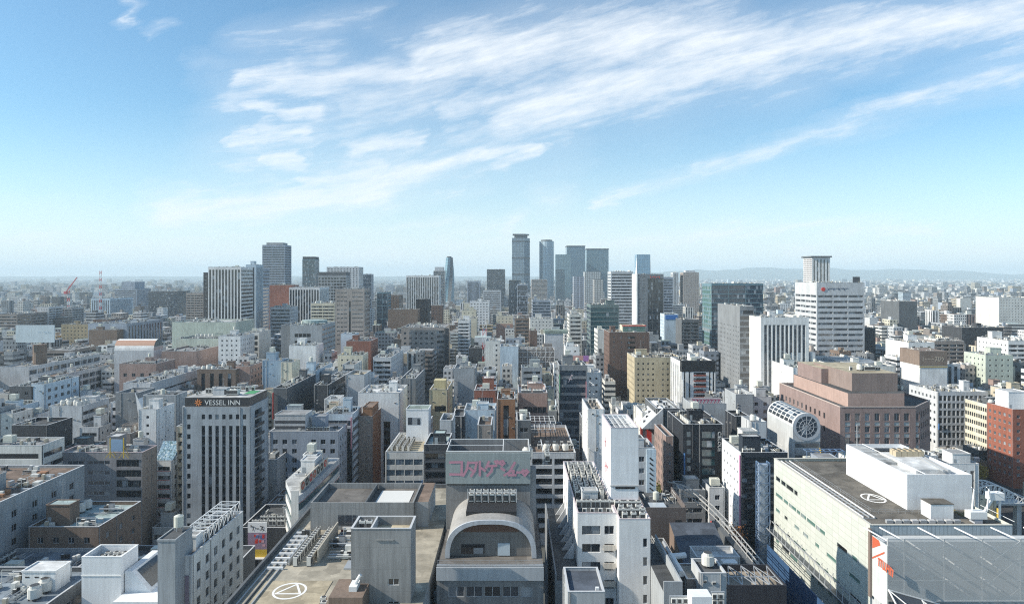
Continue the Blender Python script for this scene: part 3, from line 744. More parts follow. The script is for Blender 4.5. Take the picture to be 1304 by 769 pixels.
# white skylight house
root = empty('skylight_house', (-70, 134, 0)); tag(root, 'white house with one big slanted skylight beside the white cube tower', 'building')
q = MB(); q.prism([(-4.3, -7), (4.3, -7), (4.3, 7), (-4.3, 7)], 0, 29.5); q.prism([(-4.3, -3), (-2.9, -3), (-2.9, 7), (-4.3, 7)], 29.505, 33.5)
q.quad((-2.9, -3, 33.5), (.6, -3, 29.52), (.6, 7, 29.52), (-2.9, 7, 33.5)); q.poly([(-2.9, -3, 29.52), (.6, -3, 29.52), (-2.9, -3, 33.5)]); q.build('wall', wall('bright_white', C['white'])
    , root)
q = MB(); q.quad((-2.6, -1.8, 33.2), (.2, -1.8, 30.0), (.2, 5.5, 30.0), (-2.6, 5.5, 33.2)); o = q.build('skylight', GM('dark'), root); o.location = (.03, 0, .02)
FOOT.append((-75, -65, 126, 142))
# ---- second rank on the left
b = PB('office_block', 'dark grey office with wide ribbon windows under two yellow gantry posts', 'building', 75, 181, 576, 225, 9.5, wall('grey_mauve', (.27, .27, .285)), RM('lgrey'), vb=655, side=('grid', dict(bay=4, fh=3.3, w=.7, h=.7)), sidewall=WM('greybrown'),
    front=[('band', dict(u1=.64, fh=3.35, h=1.35, seg=9, gap=1.2, m=.8, st='blue:m', top=1.8)), ('band', dict(u0=.68, fh=3.35, h=2.3, m=.3, st='dark:m:d', top=1.5))], short='yellow gantry office', coping=plain('pink_coping', (.45, .36, .37), .5))
gt = MB(); h = b.h
for x in (5.2, 9.6):
    gt.bar((x, -8.2, h), (x, -8.2, h + 6.5), .16); gt.bar((x, -5, h), (x, -8.2, h + 4), .1)
    gt.bar((x - 1.6, -8.2, h), (x, -8.2, h + 2), .09); gt.bar((x + 1.6, -8.2, h), (x, -8.2, h + 2), .09)
gt.build('gantry', YELLOW, b.root); addpart(b.root, 'gantry_panel', plain('panel_blue', (.25, .36, .5), .5), (5.5, 9.3, -8.3, -8.1, h + 2.2, h + 6))
b = PB('corner_office', 'red and white striped slim tower with blue speckled hoarding at its top', 'building', 198, 219, 586, 240, 12, WM('white'), RM('lgrey'), vb=668, front=('band', dict(fh=3.2, h=1.45, m=.75, st='dark:m', top=1.3)), side=('grid', dict(bay=3, fh=3.2)), short='red striped tower')
redb = MB()
for i in range(9): z = b.h - 1.3 - i * 3.2 - 1.45; redb.box(-2.3, 2.3, -6.06, -6.002, z - .14, z - .02)
redb.build('red_band', RED, b.root)
hd = MB(); hd.quad((-2.9, -6, b.h + .95), (3.0, -6, b.h + .95), (4.2, -.5, b.h + 6.4), (-2.9, -.5, b.h + 6.4)); hd.quad((3.0, -6, b.h + .95), (4.2, 3, b.h + .95), (4.2, -.5, b.h + 6.4), (4.2, -.5, b.h + 6.4))
def speckle():
    m, nt, p = _nt('speckled_hoarding'); L = nt.links.new; tc = nt.nodes.new('ShaderNodeTexCoord'); v = nt.nodes.new('ShaderNodeTexVoronoi'); v.inputs['Scale'].default_value = 2.6; L(tc.outputs['Object'], v.inputs['Vector'])
    cr = nt.nodes.new('ShaderNodeValToRGB'); L(v.outputs['Color'], cr.inputs[0]); cr.color_ramp.interpolation = 'CONSTANT'; e = cr.color_ramp.elements
    e[0].color = (.03, .1, .12, 1); e[1].position = .8; e[1].color = (.42, .5, .54, 1); x = e.new(.3); x.color = (.1, .2, .3, 1); x = e.new(.55); x.color = (.2, .33, .42, 1)
    L(cr.outputs[0], p.inputs['Base Color']); return m
hd.build('hoarding', speckle(), b.root)
# hotel with dark vertical window strips
y = 221; x0, x1 = X(232, y), X(318, y); hh = Zh(518, y) - .5
b = building('hotel_tower', 'pale grey hotel tower with dark vertical window strips and black white-lettered sign band', 'hotel', x0, x1, y, y + 17, hh, wall('hotel', (.36, .395, .43), panel=(1.6, 3.2, .86)), RM('green'),
    front=[('strip', dict(u0=.235, nx=7, m=.6, w=1.15, top=5.6, bot=3, st='dark:t:d', d=.35)) for _ in (0,)] + [('list', dict(r=[(1.6 + .0, hh - 1.9 - 1.6 - i * 3.2, 1.1, 1.6) for i in range(13)], st='dark:1:d')), ('list', dict(r=[(x1 - x0 - (x1 - x0) * .765 + .6 + ((x1 - x0) * .765 - 1.2) / 7 * (i + .5) - .55, hh - 3.5, 1.1, 1.6) for i in range(7)], st='dark:1:d'))],
    side=('list', dict(r=[(4.4, hh - 3.6 - i * 3.2, 6.2, 2.1) for i in range(13)], st='dark:m:d', d=1.2)), clut=0, seed=17, short='white lettered hotel', par=.5)
VISIBLE.append((228, 345, y, 660))
lx0, lx1, ly0, ly1 = b.loc
sb = MB(); sb.box(lx0 + .5, lx1 - .3, ly0 + .8, ly1 - .6, hh, hh + 3.4, 0, 1); o = sb.build('sign_band', [plain('sign_black', (.035, .037, .042), .5), RM('lgrey')], b.root)
emblem_text(o, 'VESSEL INN', (lx0 + 6.9, ly0 + .78, hh + 1.0), 2.25, plain('sign_letters', (.72, .72, .7), .5), sx=1.02)
sx, sz = lx0 + 4.9, hh + 1.75; st = MB()
for a in range(8):
    t = a * math.pi / 4 + .2; st.bar((sx, ly0 + .76, sz), (sx + math.cos(t) * 1.15, ly0 + .76, sz + math.sin(t) * 1.15), .2)
st.build('star_emblem', plain('emblem_orange', (.7, .25, .08), .5), o)
for i, (x, yy, k) in enumerate(((-6, 0, 1), (-3, 0, 1), (0, 0, 1), (-6, 4, 0), (-4.5, 4, 0), (-3, 4, 0), (3, -3, 4), (2, 4, 1), (5, 5, 0), (7, 5, 0), (0, 5, 0), (-8.5, -3, 2), (-8.5, -1, 2))): add_ac(b.root, k, (x, yy, hh + 3.4))
stair_house(b.root, -3, 1.5, -4, -1, hh + 3.4, hh + 5.6, WM('lgrey'), RM('lgrey'))
addpart(b.root, 'green_mat', plain('green_roofing', (.06, .28, .12), .8), (6, 9.4, -1, 5, hh + 3.41, hh + 3.5))
bl = MB()
for i in range(13):
    z = hh - 3.8 - i * 3.2; bl.box(lx1 + .003, lx1 + .9, ly0 + 4.2, ly0 + 10.8, z - .1, z + .12, 0); bl.box(lx1 + .85, lx1 + .9, ly0 + 4.2, ly0 + 10.8, z + .12, z + 1.0, 1)
bl.build('escape_balcony', [STEELD, plain('balcony_black', (.03, .032, .036), .5)], b.root)
b = PB('office_block', 'plain grey annex with blank walls tucked behind the hotel flank', 'building', 330, 352, 585, 240, 14, WM('grey'), RM('grey'), clut=.5, side=None)
# blue grey office
b = PB('office_block', 'blue grey office with widely spaced square windows on one blank wall', 'building', 343, 431, 549, 250, 13, WM('bluegrey'), RM('grey'), vb=640,
    front=('grid', dict(nx=7, fh=3.4, w=1.75, h=1.75, m=.4, top=2.1, skip=(3,), st='dark:1')), side=('grid', dict(fh=3.4)), short='blue grey office', clut=.7)
h = b.h
stair_house(b.root, -11.5, -.2, -4, 4, h, h + 6.4, WM('lgrey'), RM('grey'), 'plant_house', False); addpart(b.root, 'louvre_band', STEELD, (-11.4, -.3, -4.06, -4.003, h + 1.2, h + 2.3), (-11.4, -.3, -4.06, -4.003, h + 3.3, h + 4.3))
b = PB('office_block', 'office with glossy black front and pale ribbon flank standing at the side street', 'building', 413, 449, 527, 264, 16, WM('paleblue'), RM('blue'), vb=610, front=('band', dict(fh=3.1, h=2.2, m=.4, st='blue:m')), side=('band', dict(fh=3.1, h=1.8, m=.4, st='mid:m')), short='black fronted office')
addpart(b.root, 'black_fin', plain('black_gloss', (.02, .022, .026), .25), (b.loc[1] - 3.6, b.loc[1] - .1, b.loc[2] - .4, b.loc[2] - .01, 4, b.h - 6))
b = PB('brick_block', 'slim orange brick building with taller stair shaft beside a yellow tree', 'building', 456, 474, 530, 274, 22, WM('greybrown'), RM('brown'), vb=600, side=('grid', dict(bay=3, fh=3.1, w=1, h=1.1)), sidewall=WM('orange', (.6, .2, .8)), clut=.5, short='orange brick shaft', house=False)
stair_house(b.root, -1, 2.8, -10.9, 2, b.h, b.h + 4.3, WM('orange', (.6, .2, .8)), RM('brown'), 'stair_shaft', False)
# curved shopping corner with roof lettering
root = empty('corner_shop', (-60, 200, 0)); tag(root, 'pale corner shop building with striped glazed bands and lettered roof sign', 'building')
pts = [(1.3, -18), (3.1, -18), (3.6, -15), (4.4, 20), (-5, 20), (-5, -4)]
for k in range(8):
    z0 = 31.5 - 4 * k
    a = MB(); a.prism(pts, z0 - 1.9, z0, 0, 1); a.build('floor_band', [WM('offwhite') if k % 2 else WM('lgrey'), RM('lgrey')], root)
    a = MB(); ins = [(1.5, -17.8), (2.9, -17.8), (3.35, -14.9), (4.1, 19.8), (-4.8, 19.8), (-4.8, -3.9)]; a.prism(ins, z0 - 4, z0 - 1.9, 0); a.build('glazing_band', GM('teal') if k < 3 else GM('mid'), root)
    a = MB(); a.bar((3.65, -15, z0 - 1.95), (4.45, 20, z0 - 1.95), .12); a.bar((3.1, -18.05, z0 - 1.95), (3.65, -15, z0 - 1.95), .12); a.build('band_trim', plain('salmon_trim', (.5, .27, .24), .5), root)
a = MB(); a.box(1.2, 3.12, -18.3, -18.0, 0, 33); a.build('end_wall', WM('offwhite'), root)
sg = MB(); sg.box(2.6, 2.9, -15.5, 12, 31.6, 34.4); o = sg.build('roof_sign', plain('sign_cream', (.55, .5, .42), .5), root)
for i in range(7):
    e = MB(); n = 12; cyy = -13.6 + i * 3.7
    for j in range(n):
        t0, t1 = 2 * math.pi * j / n, 2 * math.pi * (j + 1) / n
        e.quad((2.95, cyy + .6 * math.cos(t0), 33 + .45 * math.sin(t0)), (2.95, cyy + 1.5 * math.cos(t0), 33 + 1.1 * math.sin(t0)), (2.95, cyy + 1.5 * math.cos(t1), 33 + 1.1 * math.sin(t1)), (2.95, cyy + .6 * math.cos(t1), 33 + .45 * math.sin(t1)))
    e.build('sign_letter', (ORANGEP, BLACKP, RED, ORANGEP, BLACKP, BLACKP, RED)[i], o)
stair_house(root, -2.5, 1.5, 2, 10, 31.5, 35.5, WM('white'), RM('lgrey'))
clutter(root, -4.8, 2.4, -3, 19, 31.5, random.Random(3), 1.6, WM('white'), RM('lgrey')); FOOT.append((-66, -55, 181, 221)); MARKS.append(('lettered corner shop', 400, 615, 185)); VISIBLE.append((366, 432, 182, 660))
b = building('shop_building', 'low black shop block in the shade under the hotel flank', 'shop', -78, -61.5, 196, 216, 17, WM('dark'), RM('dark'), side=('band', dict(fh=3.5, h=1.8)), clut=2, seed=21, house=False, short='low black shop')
# street billboard
root = empty('billboard', (-70.5, 189, 0)); tag(root, 'street billboard with white title panel over a red and blue poster', 'billboard')
addpart(root, 'post', STEELD, (-2.2, -1.9, .1, .4, 0, 13), (1.9, 2.2, .1, .4, 0, 13))
addpart(root, 'title_panel', WHITEP, (-2.6, 2.6, -.2, .1, 19.2, 22.0)); addpart(root, 'poster', plain('poster_mix', (.3, .22, .3), .5), (-2.6, 2.6, -.2, .1, 14.6, 19.19)); addpart(root, 'yellow_panel', YELLOW, (-2.6, 2.6, -.2, .1, 12.4, 14.59)); addpart(root, 'canopy', WHITEP, (-2.7, 2.7, -.9, .1, 12.0, 12.39))
rr = random.Random(2); ps = MB()
for i in range(16): x = rr.uniform(-2.4, 1.6); z = rr.uniform(14.8, 18.4); ps.quad((x, -.206 - .002 * i, z), (x + rr.uniform(.4, 1), -.206 - .002 * i, z), (x + .8, -.206 - .002 * i, z + rr.uniform(.4, .9)), (x, -.206 - .002 * i, z + .6), i % 3)
ps.build('poster_print', [RED, plain('poster_blue', (.1, .16, .35), .5), plain('poster_pink', (.6, .35, .4), .5)], root)
strokes_mesh(root, 'title_lettering', [[(0, 1.2), (.9, 1.2), (.6, .2)], [(.1, 1.6), (.2, 1.3)], [(1.3, .7), (2.1, .7)], [(2.5, 1.3), (3.3, 1.2), (2.7, .2)], [(2.9, .9), (3.4, .3)]], .2, BLACKP, (-1.8, -.2, 19.6), 1.05)

# ------------------------------------------------------------------ department store with the triangle landing mark
root = empty('department_store', (-32, 140, 0)); tag(root, 'department store roof with beige landing pad, white triangle in a circle and long condenser row', 'department store')
hs = 35.0; b = MB(); b.prism([(-15.6, -55), (17, -55), (17, 38), (-15.6, 38)], 0, hs - .02, 0, 1); b.build('wall', [WM('grey'), roofmat('deck_tan', (.36, .33, .27))], root)
a = MB(); a.box(-15.6, -15.1, -55, 38, hs - .02, hs + 1.0); a.box(-15.1, 17, 37.5, 38, hs - .02, hs + .996); a.build('parapet', WM('dgrey'), root)
for i, x in enumerate((-14.2, -12.9, -11.7)): addpart(root, 'deck_rail', (STEEL, STEELD, STEEL)[i], (x, x + .18, -55, 8, hs, hs + .3))
addpart(root, 'landing_pad', roofmat('pad', (.39, .34, .25)), (-12.6, -.4, -31, -16.6, hs, hs + .06)); helipad(root, -6.9, -20.6, hs + .075, 2.9, .38, 1.0, 1.1)
rf = MB(); rf.box(-11.8, 10.6, 8.3, 22.6, hs + .003, 39.6, 0, 1); rf.box(-11.8, 10.6, 8.3, 8.6, 39.6, 40.9, 0); rf.box(-11.8, -11.5, 8.6, 22.6, 39.6, 40.898); rf.box(-11.5, 10.6, 22.3, 22.6, 39.6, 40.896); rf.box(10.3, 10.6, 8.6, 22.3, 39.6, 40.894)
o = rf.build('plant_deck', [wall('screen_grey', (.27, .28, .285), panel=(.9, 4.4, .8)), roofmat('deck_dark', (.16, .15, .14))], root)
addpart(root, 'skylight', plain('broken_white', (.62, .62, .6), .8), (1.5, 9, 12, 20.5, 39.61, 39.7), parent=o); addpart(root, 'divider', WM('dgrey'), (-.2, .1, 8.62, 22.2, 39.61, 40.8), parent=o)
addpart(root, 'screen_window', GM('mid'), (-5.8, -4.4, 8.24, 8.296, 36.0, 38.2), (-4.2, -2.8, 8.24, 8.296, 36.0, 38.2), (-2.6, -1.2, 8.24, 8.296, 36.0, 38.2))
b = MB(); b.box(10.7, 13.6, 10, 24, hs + .003, 40.5, 0, 1); b.build('stair_house', [WM('grey'), RM('brown')], root)
for (x, y0, n) in ((-9.2, -9.5, 7), (-6.6, -9.5, 7)):
    for i in range(n): add_ac(root, 1, (x, y0 + i * 2.35, hs), R(90))
addpart(root, 'screen_wall', plain('screen_cream', (.42, .39, .33), .7), (-5.4, -5.15, -9, 6, hs, hs + 2.6)); addpart(root, 'screen_wall', STEEL, (-10.6, -10.4, -10, 2, hs, hs + 1.2))
for i in range(9): addpart(root, 'duct', STEELW, (-14 + i * .003, -11 + i * .003, -12 + i * 2.2, -11.6 + i * 2.2, hs, hs + .5))
for i in range(4): addpart(root, 'pipe_run', (STEELW, STEEL, plain('pipe_red', (.35, .12, .1), .6), STEELW)[i], (-4.5, 6.5, 3 + i * 1.3, 3.3 + i * 1.3, hs + .2, hs + .8 + .1 * i))
addpart(root, 'screen_wall', plain('screen_cream', (.42, .39, .33), .7), (2.6, 2.9, -8, 6, hs, hs + 2.8)); addpart(root, 'grating', STEEL, (.4, 4.6, -12, -8.4, hs, hs + .35))
for i in range(5): add_ac(root, 0, (1.6, -6 + i * 2, hs))
for i, (x, y, k) in enumerate(((-1.5, -6, 0), (-2.5, -1, 2), (-.6, 3, 1), (-12.4, 5, 6), (5.5, -2, 5), (5.8, 3, 4), (-2.6, 5.8, 7), (5, -13, 6))): inst('plant_rack', ('rack', k), m_rack(k), root, (x, y, hs), 0)
FOOT.append((-48, -15, 60, 178)); MARKS.append(('triangle landing pad', 400, 740, 130)); VISIBLE.append((300, 527, 100, 769))
# grey concrete stair tower
root2 = empty('stair_tower', (-22, 118, 0)); tag(root2, 'blank grey concrete tower with two paired windows standing on the department store', 'tower')
tw = Zh(673, 115); w0, w1 = X(447, 115) + 22, X(523, 115) + 22
b = MB(); ops = [(6.2, tw - 4.4 - 3.8 * k, 1.9, 1.15, 'dark:2:w', .2) for k in (1.35, 2.36)]
org, ud, rz, Wd = face_xf(w0, w1, -3, 3, 'front'); wall_face(b, org, ud, tw, Wd, ops)
for s in ('left', 'right', 'back'): o_, u_, r_, W2 = face_xf(w0, w1, -3, 3, s); wall_face(b, o_, u_, tw, W2, [])
for (p, q) in (((w0 + .3, -2.7), (w1 - .3, -2.7)), ((w1 - .3, -2.7), (w1 - .3, 2.7)), ((w1 - .3, 2.7), (w0 + .3, 2.7)), ((w0 + .3, 2.7), (w0 + .3, -2.7))): b.quad((q[0], q[1], tw - 1.5), (p[0], p[1], tw - 1.5), (p[0], p[1], tw), (q[0], q[1], tw))
cm = wall('concrete', (.3, .305, .305), dirt=.3, panel=(2.5, 3.7, .86)); b.build('wall', cm, root2)
c = MB(); c.box(w0 - .08, w1 + .08, -3.08, -2.7, tw, tw + .1); c.box(w0 - .08, w1 + .08, 2.7, 3.08, tw, tw + .1); c.box(w0 - .08, w0 + .3, -2.7, 2.7, tw, tw + .1); c.box(w1 - .3, w1 + .08, -2.7, 2.7, tw, tw + .1); c.box(w0 + 3.2, w0 + 3.5, -2.7, 2.7, tw - 1.4, tw + .096); c.build('parapet_coping', plain('coping_metal', (.5, .51, .52), .5), root2)
r = MB(); r.quad((w0 + .3, -2.7, tw - 1.45), (w1 - .3, -2.7, tw - 1.45), (w1 - .3, 2.7, tw - 1.45), (w0 + .3, 2.7, tw - 1.45)); r.build('roof', RM('tan'), root2); add_windows(root2, org, rz, ud, ops); del root2['_nw']
for i in range(2): add_ac(root2, 0, (w0 + 1.2 + i * 1.2, .3, tw - 1.45))
addpart(root2, 'ledge', cm, (w0 + 4.2, w0 + 7.2, -3.14, -3.003, tw - 2.0, tw - 1.8))
# dark plant house by the pad
root3 = empty('plant_house', (-27, 113, 35.0)); tag(root3, 'dark plant house with white pipe elbow beside the landing pad', 'plant house')
addpart(root3, 'wall', WM('umber'), (-2.6, 2.9, -3, 3.8, -.02, 3.3)); e = MB(); e.box(0.2, 1.5, -1, 1.6, 3.3, 4.1); e.bar((.9, .2, 4.0), (1.9, .2, 5.6), .3, sides=8); e.build('pipe_elbow', STEELW, root3)
for i in range(3): add_ac(root3, 0, (-4.4 + .5 * (i % 2), -2.5 + i * 1.6, 0))

# ------------------------------------------------------------------ arched building with the pink lettering board
root = empty('arched_building', (0, 134, 0)); tag(root, 'dark grey building with barrel vaulted roof hall and pink lettered board', 'building')
cm = wall('arch_grey', (.24, .245, .25), dirt=.3, panel=(2.3, 3.6, .85)); hb = Zh(722, 124)
bx0, bx1 = X(556, 124), X(692, 124)
b = MB(); ops = [(2.1, hb - 5.4, 2.9, 1.9, 'mid:2', .25), (5.4, hb - 5.4, 2.9, 1.9, 'mid:2', .25), (8.7, hb - 5.4, 2.9, 1.9, 'dark:2', .25), (12, hb - 5.4, 2.9, 1.9, 'mid:2', .25), (15.2, hb - 5.4, 2.2, 1.9, 'pale:2', .25), (2.1, hb - 9.4, 2.9, 2.6, 'mid:2', .25), (5.4, hb - 9.4, 2.9, 2.6, 'pale:2', .25), (8.7, hb - 9.4, 2.9, 2.6, 'pale:2', .25), (12, hb - 9.4, 2.9, 2.6, 'mid:2', .25)]
org, ud, rz, Wd = face_xf(bx0, bx1, -10, 22, 'front'); wall_face(b, org, ud, hb, Wd, ops)
for s in ('left', 'right', 'back'): o_, u_, r_, W2 = face_xf(bx0, bx1, -10, 22, s); wall_face(b, o_, u_, hb, W2, [])
b.build('wall', cm, root); add_windows(root, org, rz, ud, ops); del root['_nw']
r = MB(); r.quad((bx0, -10, hb - .1), (bx1, -10, hb - .1), (bx1, 22, hb - .1), (bx0, 22, hb - .1)); r.build('roof', roofmat('deck_dark', (.16, .15, .14)), root)
addpart(root, 'fascia', wall('fascia', (.4, .43, .46), dirt=.15), (bx0 - .05, bx1 + .05, -10.3, -10.003, hb - 2.3, hb + .1)); addpart(root, 'gutter', STEEL, (bx0, bx1, -9.9, -9.4, hb + .1, hb + .35))
add_rail(root, (bx0 + .1, -9.6, hb + .1), bx1 - bx0 - .4, 0, 1.0)
# vault: front rim, shell, end wall
yF, yB = -6.0, 9.0; zf = hb; ax = 8.6; az = 7.1; n = 28
AX = -4.0
def arc(rx, rz_, i): t = math.pi * (1 - i / n); return (AX + rx * math.copysign(abs(math.cos(t)) ** .75, math.cos(t)), zf + rz_ * math.sin(t) ** .75)
sh = MB(); rim = MB(); ew = []
for i in range(n):
    a, c = arc(ax, az, i), arc(ax, az, i + 1); ai, ci = arc(ax - .9, az - .75, i), arc(ax - .9, az - .75, i + 1)
    sh.quad((a[0], yF + .5, a[1]), (c[0], yF + .5, c[1]), (c[0], yB, c[1]), (a[0], yB, a[1]))
    for (yy, p) in ((yF, 0),): rim.quad((ai[0], yy, ai[1]), (ci[0], yy, ci[1]), (c[0], yy, c[1]), (a[0], yy, a[1]))
    rim.quad((a[0], yF, a[1]), (c[0], yF, c[1]), (c[0], yF + .5, c[1]), (a[0], yF + .5, a[1])); rim.quad((ci[0], yF, ci[1]), (ai[0], yF, ai[1]), (ai[0], yF + 1.2, ai[1]), (ci[0], yF + 1.2, ci[1])); ew.append((ai[0], yF + 1.2, ai[1]))
ew.append((arc(ax - .9, az - .75, n)[0], yF + 1.2, arc(ax - .9, az - .75, n)[1]))
sh.build('vault', wall('vault', (.35, .34, .325), dirt=.25, panel=(1.1, 6, .85)), root); rim.build('vault_rim', wall('rim', (.46, .49, .53), dirt=.2), root)
e = MB(); e.poly(ew); o = e.build('end_wall', wall('endwall', (.21, .2, .19), dirt=.3, panel=(2.2, 2.4, .82)), root)
addpart(root, 'window_band', plain('rust_band', (.13, .07, .05), .5), (AX - 5.2, AX + 5.2, yF + 1.12, yF + 1.19, zf + 4.5, zf + 5.9), parent=o); addpart(root, 'window_band', GM('dark'), (AX - 5.6, AX - 1.2, yF + 1.12, yF + 1.19, zf + .4, zf + 2.2), parent=o); addpart(root, 'door', plain('pale_door', (.48, .55, .6), .4), (AX + 1.3, AX + 3.6, yF + 1.0, yF + 1.19, zf + .1, zf + 2.4), parent=o)
# plant slot on the vault
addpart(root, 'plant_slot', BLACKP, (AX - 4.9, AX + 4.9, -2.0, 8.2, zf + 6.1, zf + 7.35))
for i in range(7):
    for j in range(2): add_ac(root, 0, (AX - 4.2 + i * 1.4, 1.6 + j * 2.4 + 2.4, zf + 7.35))
q = MB()
for i in range(8): q.bar((AX - 4.9 + i * 1.4, 3.4, zf + 7.3), (AX - 4.9 + i * 1.4, 3.4, zf + 10.0), .06)
q.bar((AX - 4.9, 3.4, zf + 9.4), (AX + 4.9, 3.4, zf + 9.4), .06); q.build('slot_frame', STEELW, root)
# tall rear block with the board
zt = Zh(575, 143); wx = X(675, 143); wx0 = X(568, 143)
b = MB(); b.prism([(wx0, 9), (wx, 9), (wx, 20), (wx0, 20)], 0, zt - 3.0, 0, 1); b.box(wx0, wx, 9, 9.3, zt - 3, zt); b.box(wx0, wx, 19.7, 20, zt - 3, zt - .004); b.box(wx0, wx0 + .3, 9.3, 19.7, zt - 3, zt - .006); b.box(wx - .3, wx, 9.3, 19.7, zt - 3, zt - .008)
b.build('rear_block', [cm, roofmat('deck_blue', (.13, .15, .17))], root)
q = MB()
for x in (wx0 + .1, -1.9, 6.5, wx - .1): q.bar((x, 9.2, zt), (x, 19.8, zt), .09); q.bar((x, 9.2, zt - 3), (x, 9.2, zt + .05), .07)
q.bar((wx0, 19.8, zt + .08), (wx, 19.8, zt + .08), .09); q.bar((wx0 + .1, 14.5, zt), (-1.9, 14.5, zt), .07); q.bar((wx0, 9.1, zt + .09), (wx, 9.1, zt + .09), .1); q.build('roof_frame', STEELW, root)
add_ac(root, 3, (3.4, 14.6, zt - 3)); add_ac(root, 0, (7.6, 12.4, zt - 3)); add_ac(root, 0, (7.6, 14.4, zt - 3)); add_ac(root, 0, (7.6, 16.4, zt - 3))
bd = MB(); bd.box(wx0 - .05, wx + .05, 8.55, 8.95, zt - 6.6, zt - .12); o = bd.build('sign_board', wall('board', (.3, .34, .345), dirt=.18), root)
JP = [[(0, 3.0), (2.6, 3.05), (2.55, .2)], [(.05, .35), (2.6, .3)], [(4.0, 3.0), (3.8, 1.6), (2.95, .1)], [(4.1, 2.9), (5.9, 2.95), (5.5, 1.2), (4.7, .05)], [(4.4, 1.7), (5.3, .9)], [(6.6, 3.1), (6.6, .2)], [(6.7, 1.9), (7.7, 1.2)],
      [(8.6, 3.1), (8.0, 1.8)], [(8.3, 2.2), (10.2, 2.25)], [(9.4, 2.2), (9.2, 1.1), (8.3, .1)], [(10.0, 3.2), (10.3, 2.8)], [(10.5, 3.3), (10.8, 2.9)], [(11.2, 3.2), (11.7, 3.3), (12.0, 2.8), (11.6, 2.4), (11.2, 2.7), (11.2, 3.2)],
      [(11.4, 1.7), (12.0, 1.3)], [(12.1, .2), (13.2, .9), (14.3, 2.9)], [(13.3, 1.1), (14.1, 1.1), (14.0, .2)], [(13.1, .2), (14.5, .2)], [(14.9, .8), (15.5, .8)], [(16.6, .1), (15.9, .9), (16.2, 1.3), (16.6, 1.0), (17.0, 1.3), (17.3, .9), (16.6, .1)]]
strokes_mesh(o, 'pink_lettering', JP, .52, PINK, (wx0 + .9, 8.55, zt - 4.9), .94)
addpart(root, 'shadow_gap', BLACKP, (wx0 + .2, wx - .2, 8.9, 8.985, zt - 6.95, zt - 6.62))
FOOT.append((-15, 6, 124, 154)); MARKS.append(('pink lettered board', 622, 600, 143)); VISIBLE.append((553, 694, 124, 769))
addpart(root, 'lift_shaft', wall('shaft', (.34, .345, .35)), (wx + .02, wx + 1.3, 10, 13, 0, zt - 4))
# ---- between them
b = building('link_building', 'low glazed link building between the stair tower and the arched building', 'building', X(520, 165), X(568, 165), 165, 182, Zh(671, 165), WM('grey'), RM('grey'), front=('band', dict(fh=4.2, h=2.0, m=.3, st='mid:m')), clut=.4, seed=31, house=False, short='glazed link')
b = building('terrace_building', 'stepped roof terraces with planters and pale blue rails beside the stair tower', 'building', -17.3, -13.9, 124, 160, 27.5, WM('grey'), roofmat('deck_rust', (.3, .21, .16)), clut=.6, seed=32, house=False, big=False)
for i in range(4): addpart(b.root, 'terrace_rail', plain('rail_blue', (.4, .52, .6), .5), (-1.7, 1.7, -17.5 + i * 6.5, -17.2 + i * 6.5, 27.5, 29.6)); addpart(b.root, 'terrace_floor', RM('lgrey') if i % 2 else RM('brown'), (-1.5, 1.5, -17 + i * 6.5, -13 + i * 6.5, 27.52, 28.2 + i * .3))
b = PB('louvred_block', 'dark louvred block with stacked black balconies behind the pink lettered board', 'building', 540, 570, 566, 190, 14, WM('dark'), RM('teal'), vb=660, front=('band', dict(fh=2.6, h=1.5, m=.2, st='hole:n', d=.6)), clut=.5, short='louvred block')
sl_ = MB(); n0 = 12
for i in range(n0): sl_.box(b.loc[0] + .1, b.loc[1] - .1, b.loc[2] - .25, b.loc[2] - .02, b.h - 1.9 - i * 2.6 + .45, b.h - 1.9 - i * 2.6 + 1.0)
sl_.build('balcony_louvre', STEELD, b.root)
b = PB('office_block', 'glass fronted apartment house with sunlit white flank and rows of condensers on top', 'building', 491, 539, 575, 228, 28, WM('offwhite'), RM('tan'), vb=655, front=('band', dict(fh=3.55, h=1.95, m=.25, st='pale:m:d', seg=4, gap=.3)), side=('balc', dict(fh=3.5)), other=('balc', dict(fh=3.5, h=2.0)), clut=0, short='glass fronted apartments')
for i in range(4):
    for j in range(7): add_ac(b.root, 1, (-4.6 + 1.9 * i - .4, -9 + j * 2.8, b.h), R(90))
stair_house(b.root, -2.2, 5.8, 4, 12, b.h, b.h + 11.5, wall('bright_white', C['white']), RM('green'), 'lift_tower', False)
addpart(b.root, 'tower_window', GM('mid'), (-1.6, 2.9, 3.94, 3.995, b.h + 6, b.h + 8.6)); add_rail(b.root, (-2, 4.2, b.h + 11.7), 7.5, 0)
# white parking frame right of the board
b = PB('parking_block', 'open sided white parking structure with dark decks and pipe frames on the roof', 'parking building', 676, 733, 576, 229, 42, WM('lgrey'), RM('brown'), vb=640, front=('band', dict(fh=3.3, h=2.2, m=.5, seg=9.5, gap=.8, st='hole:n', d=1.6, top=1.2)), other=('band', dict(fh=3.3, h=2.2, seg=10, st='hole:n', d=1.2)), clut=0, short='white parking frame')
q = MB(); h = b.h
for z in (h + 2.6, h + 5.6):
    for i in range(6): q.bar((b.loc[0] + .4 + i * 1.9, 2, h), (b.loc[0] + .4 + i * 1.9, 2, h + 5.6), .09); q.bar((b.loc[0] + .4 + i * 1.9, 2, z), (b.loc[0] + .4 + i * 1.9, 16, z), .09)
    for j in range(4): q.bar((b.loc[0] + .4, 2 + j * 4.66, z), (b.loc[0] + 9.9, 2 + j * 4.66, z), .09)
q.build('pipe_frame', STEELW, b.root)
for i in range(5): add_ac(b.root, 0, (-4 + i * 2.6, -8, h)); add_ac(b.root, 1, (-4 + i * 2.6, -13, h))
for i in range(3): add_ac(b.root, 3, (-2 + i * 3.2, -16, h))

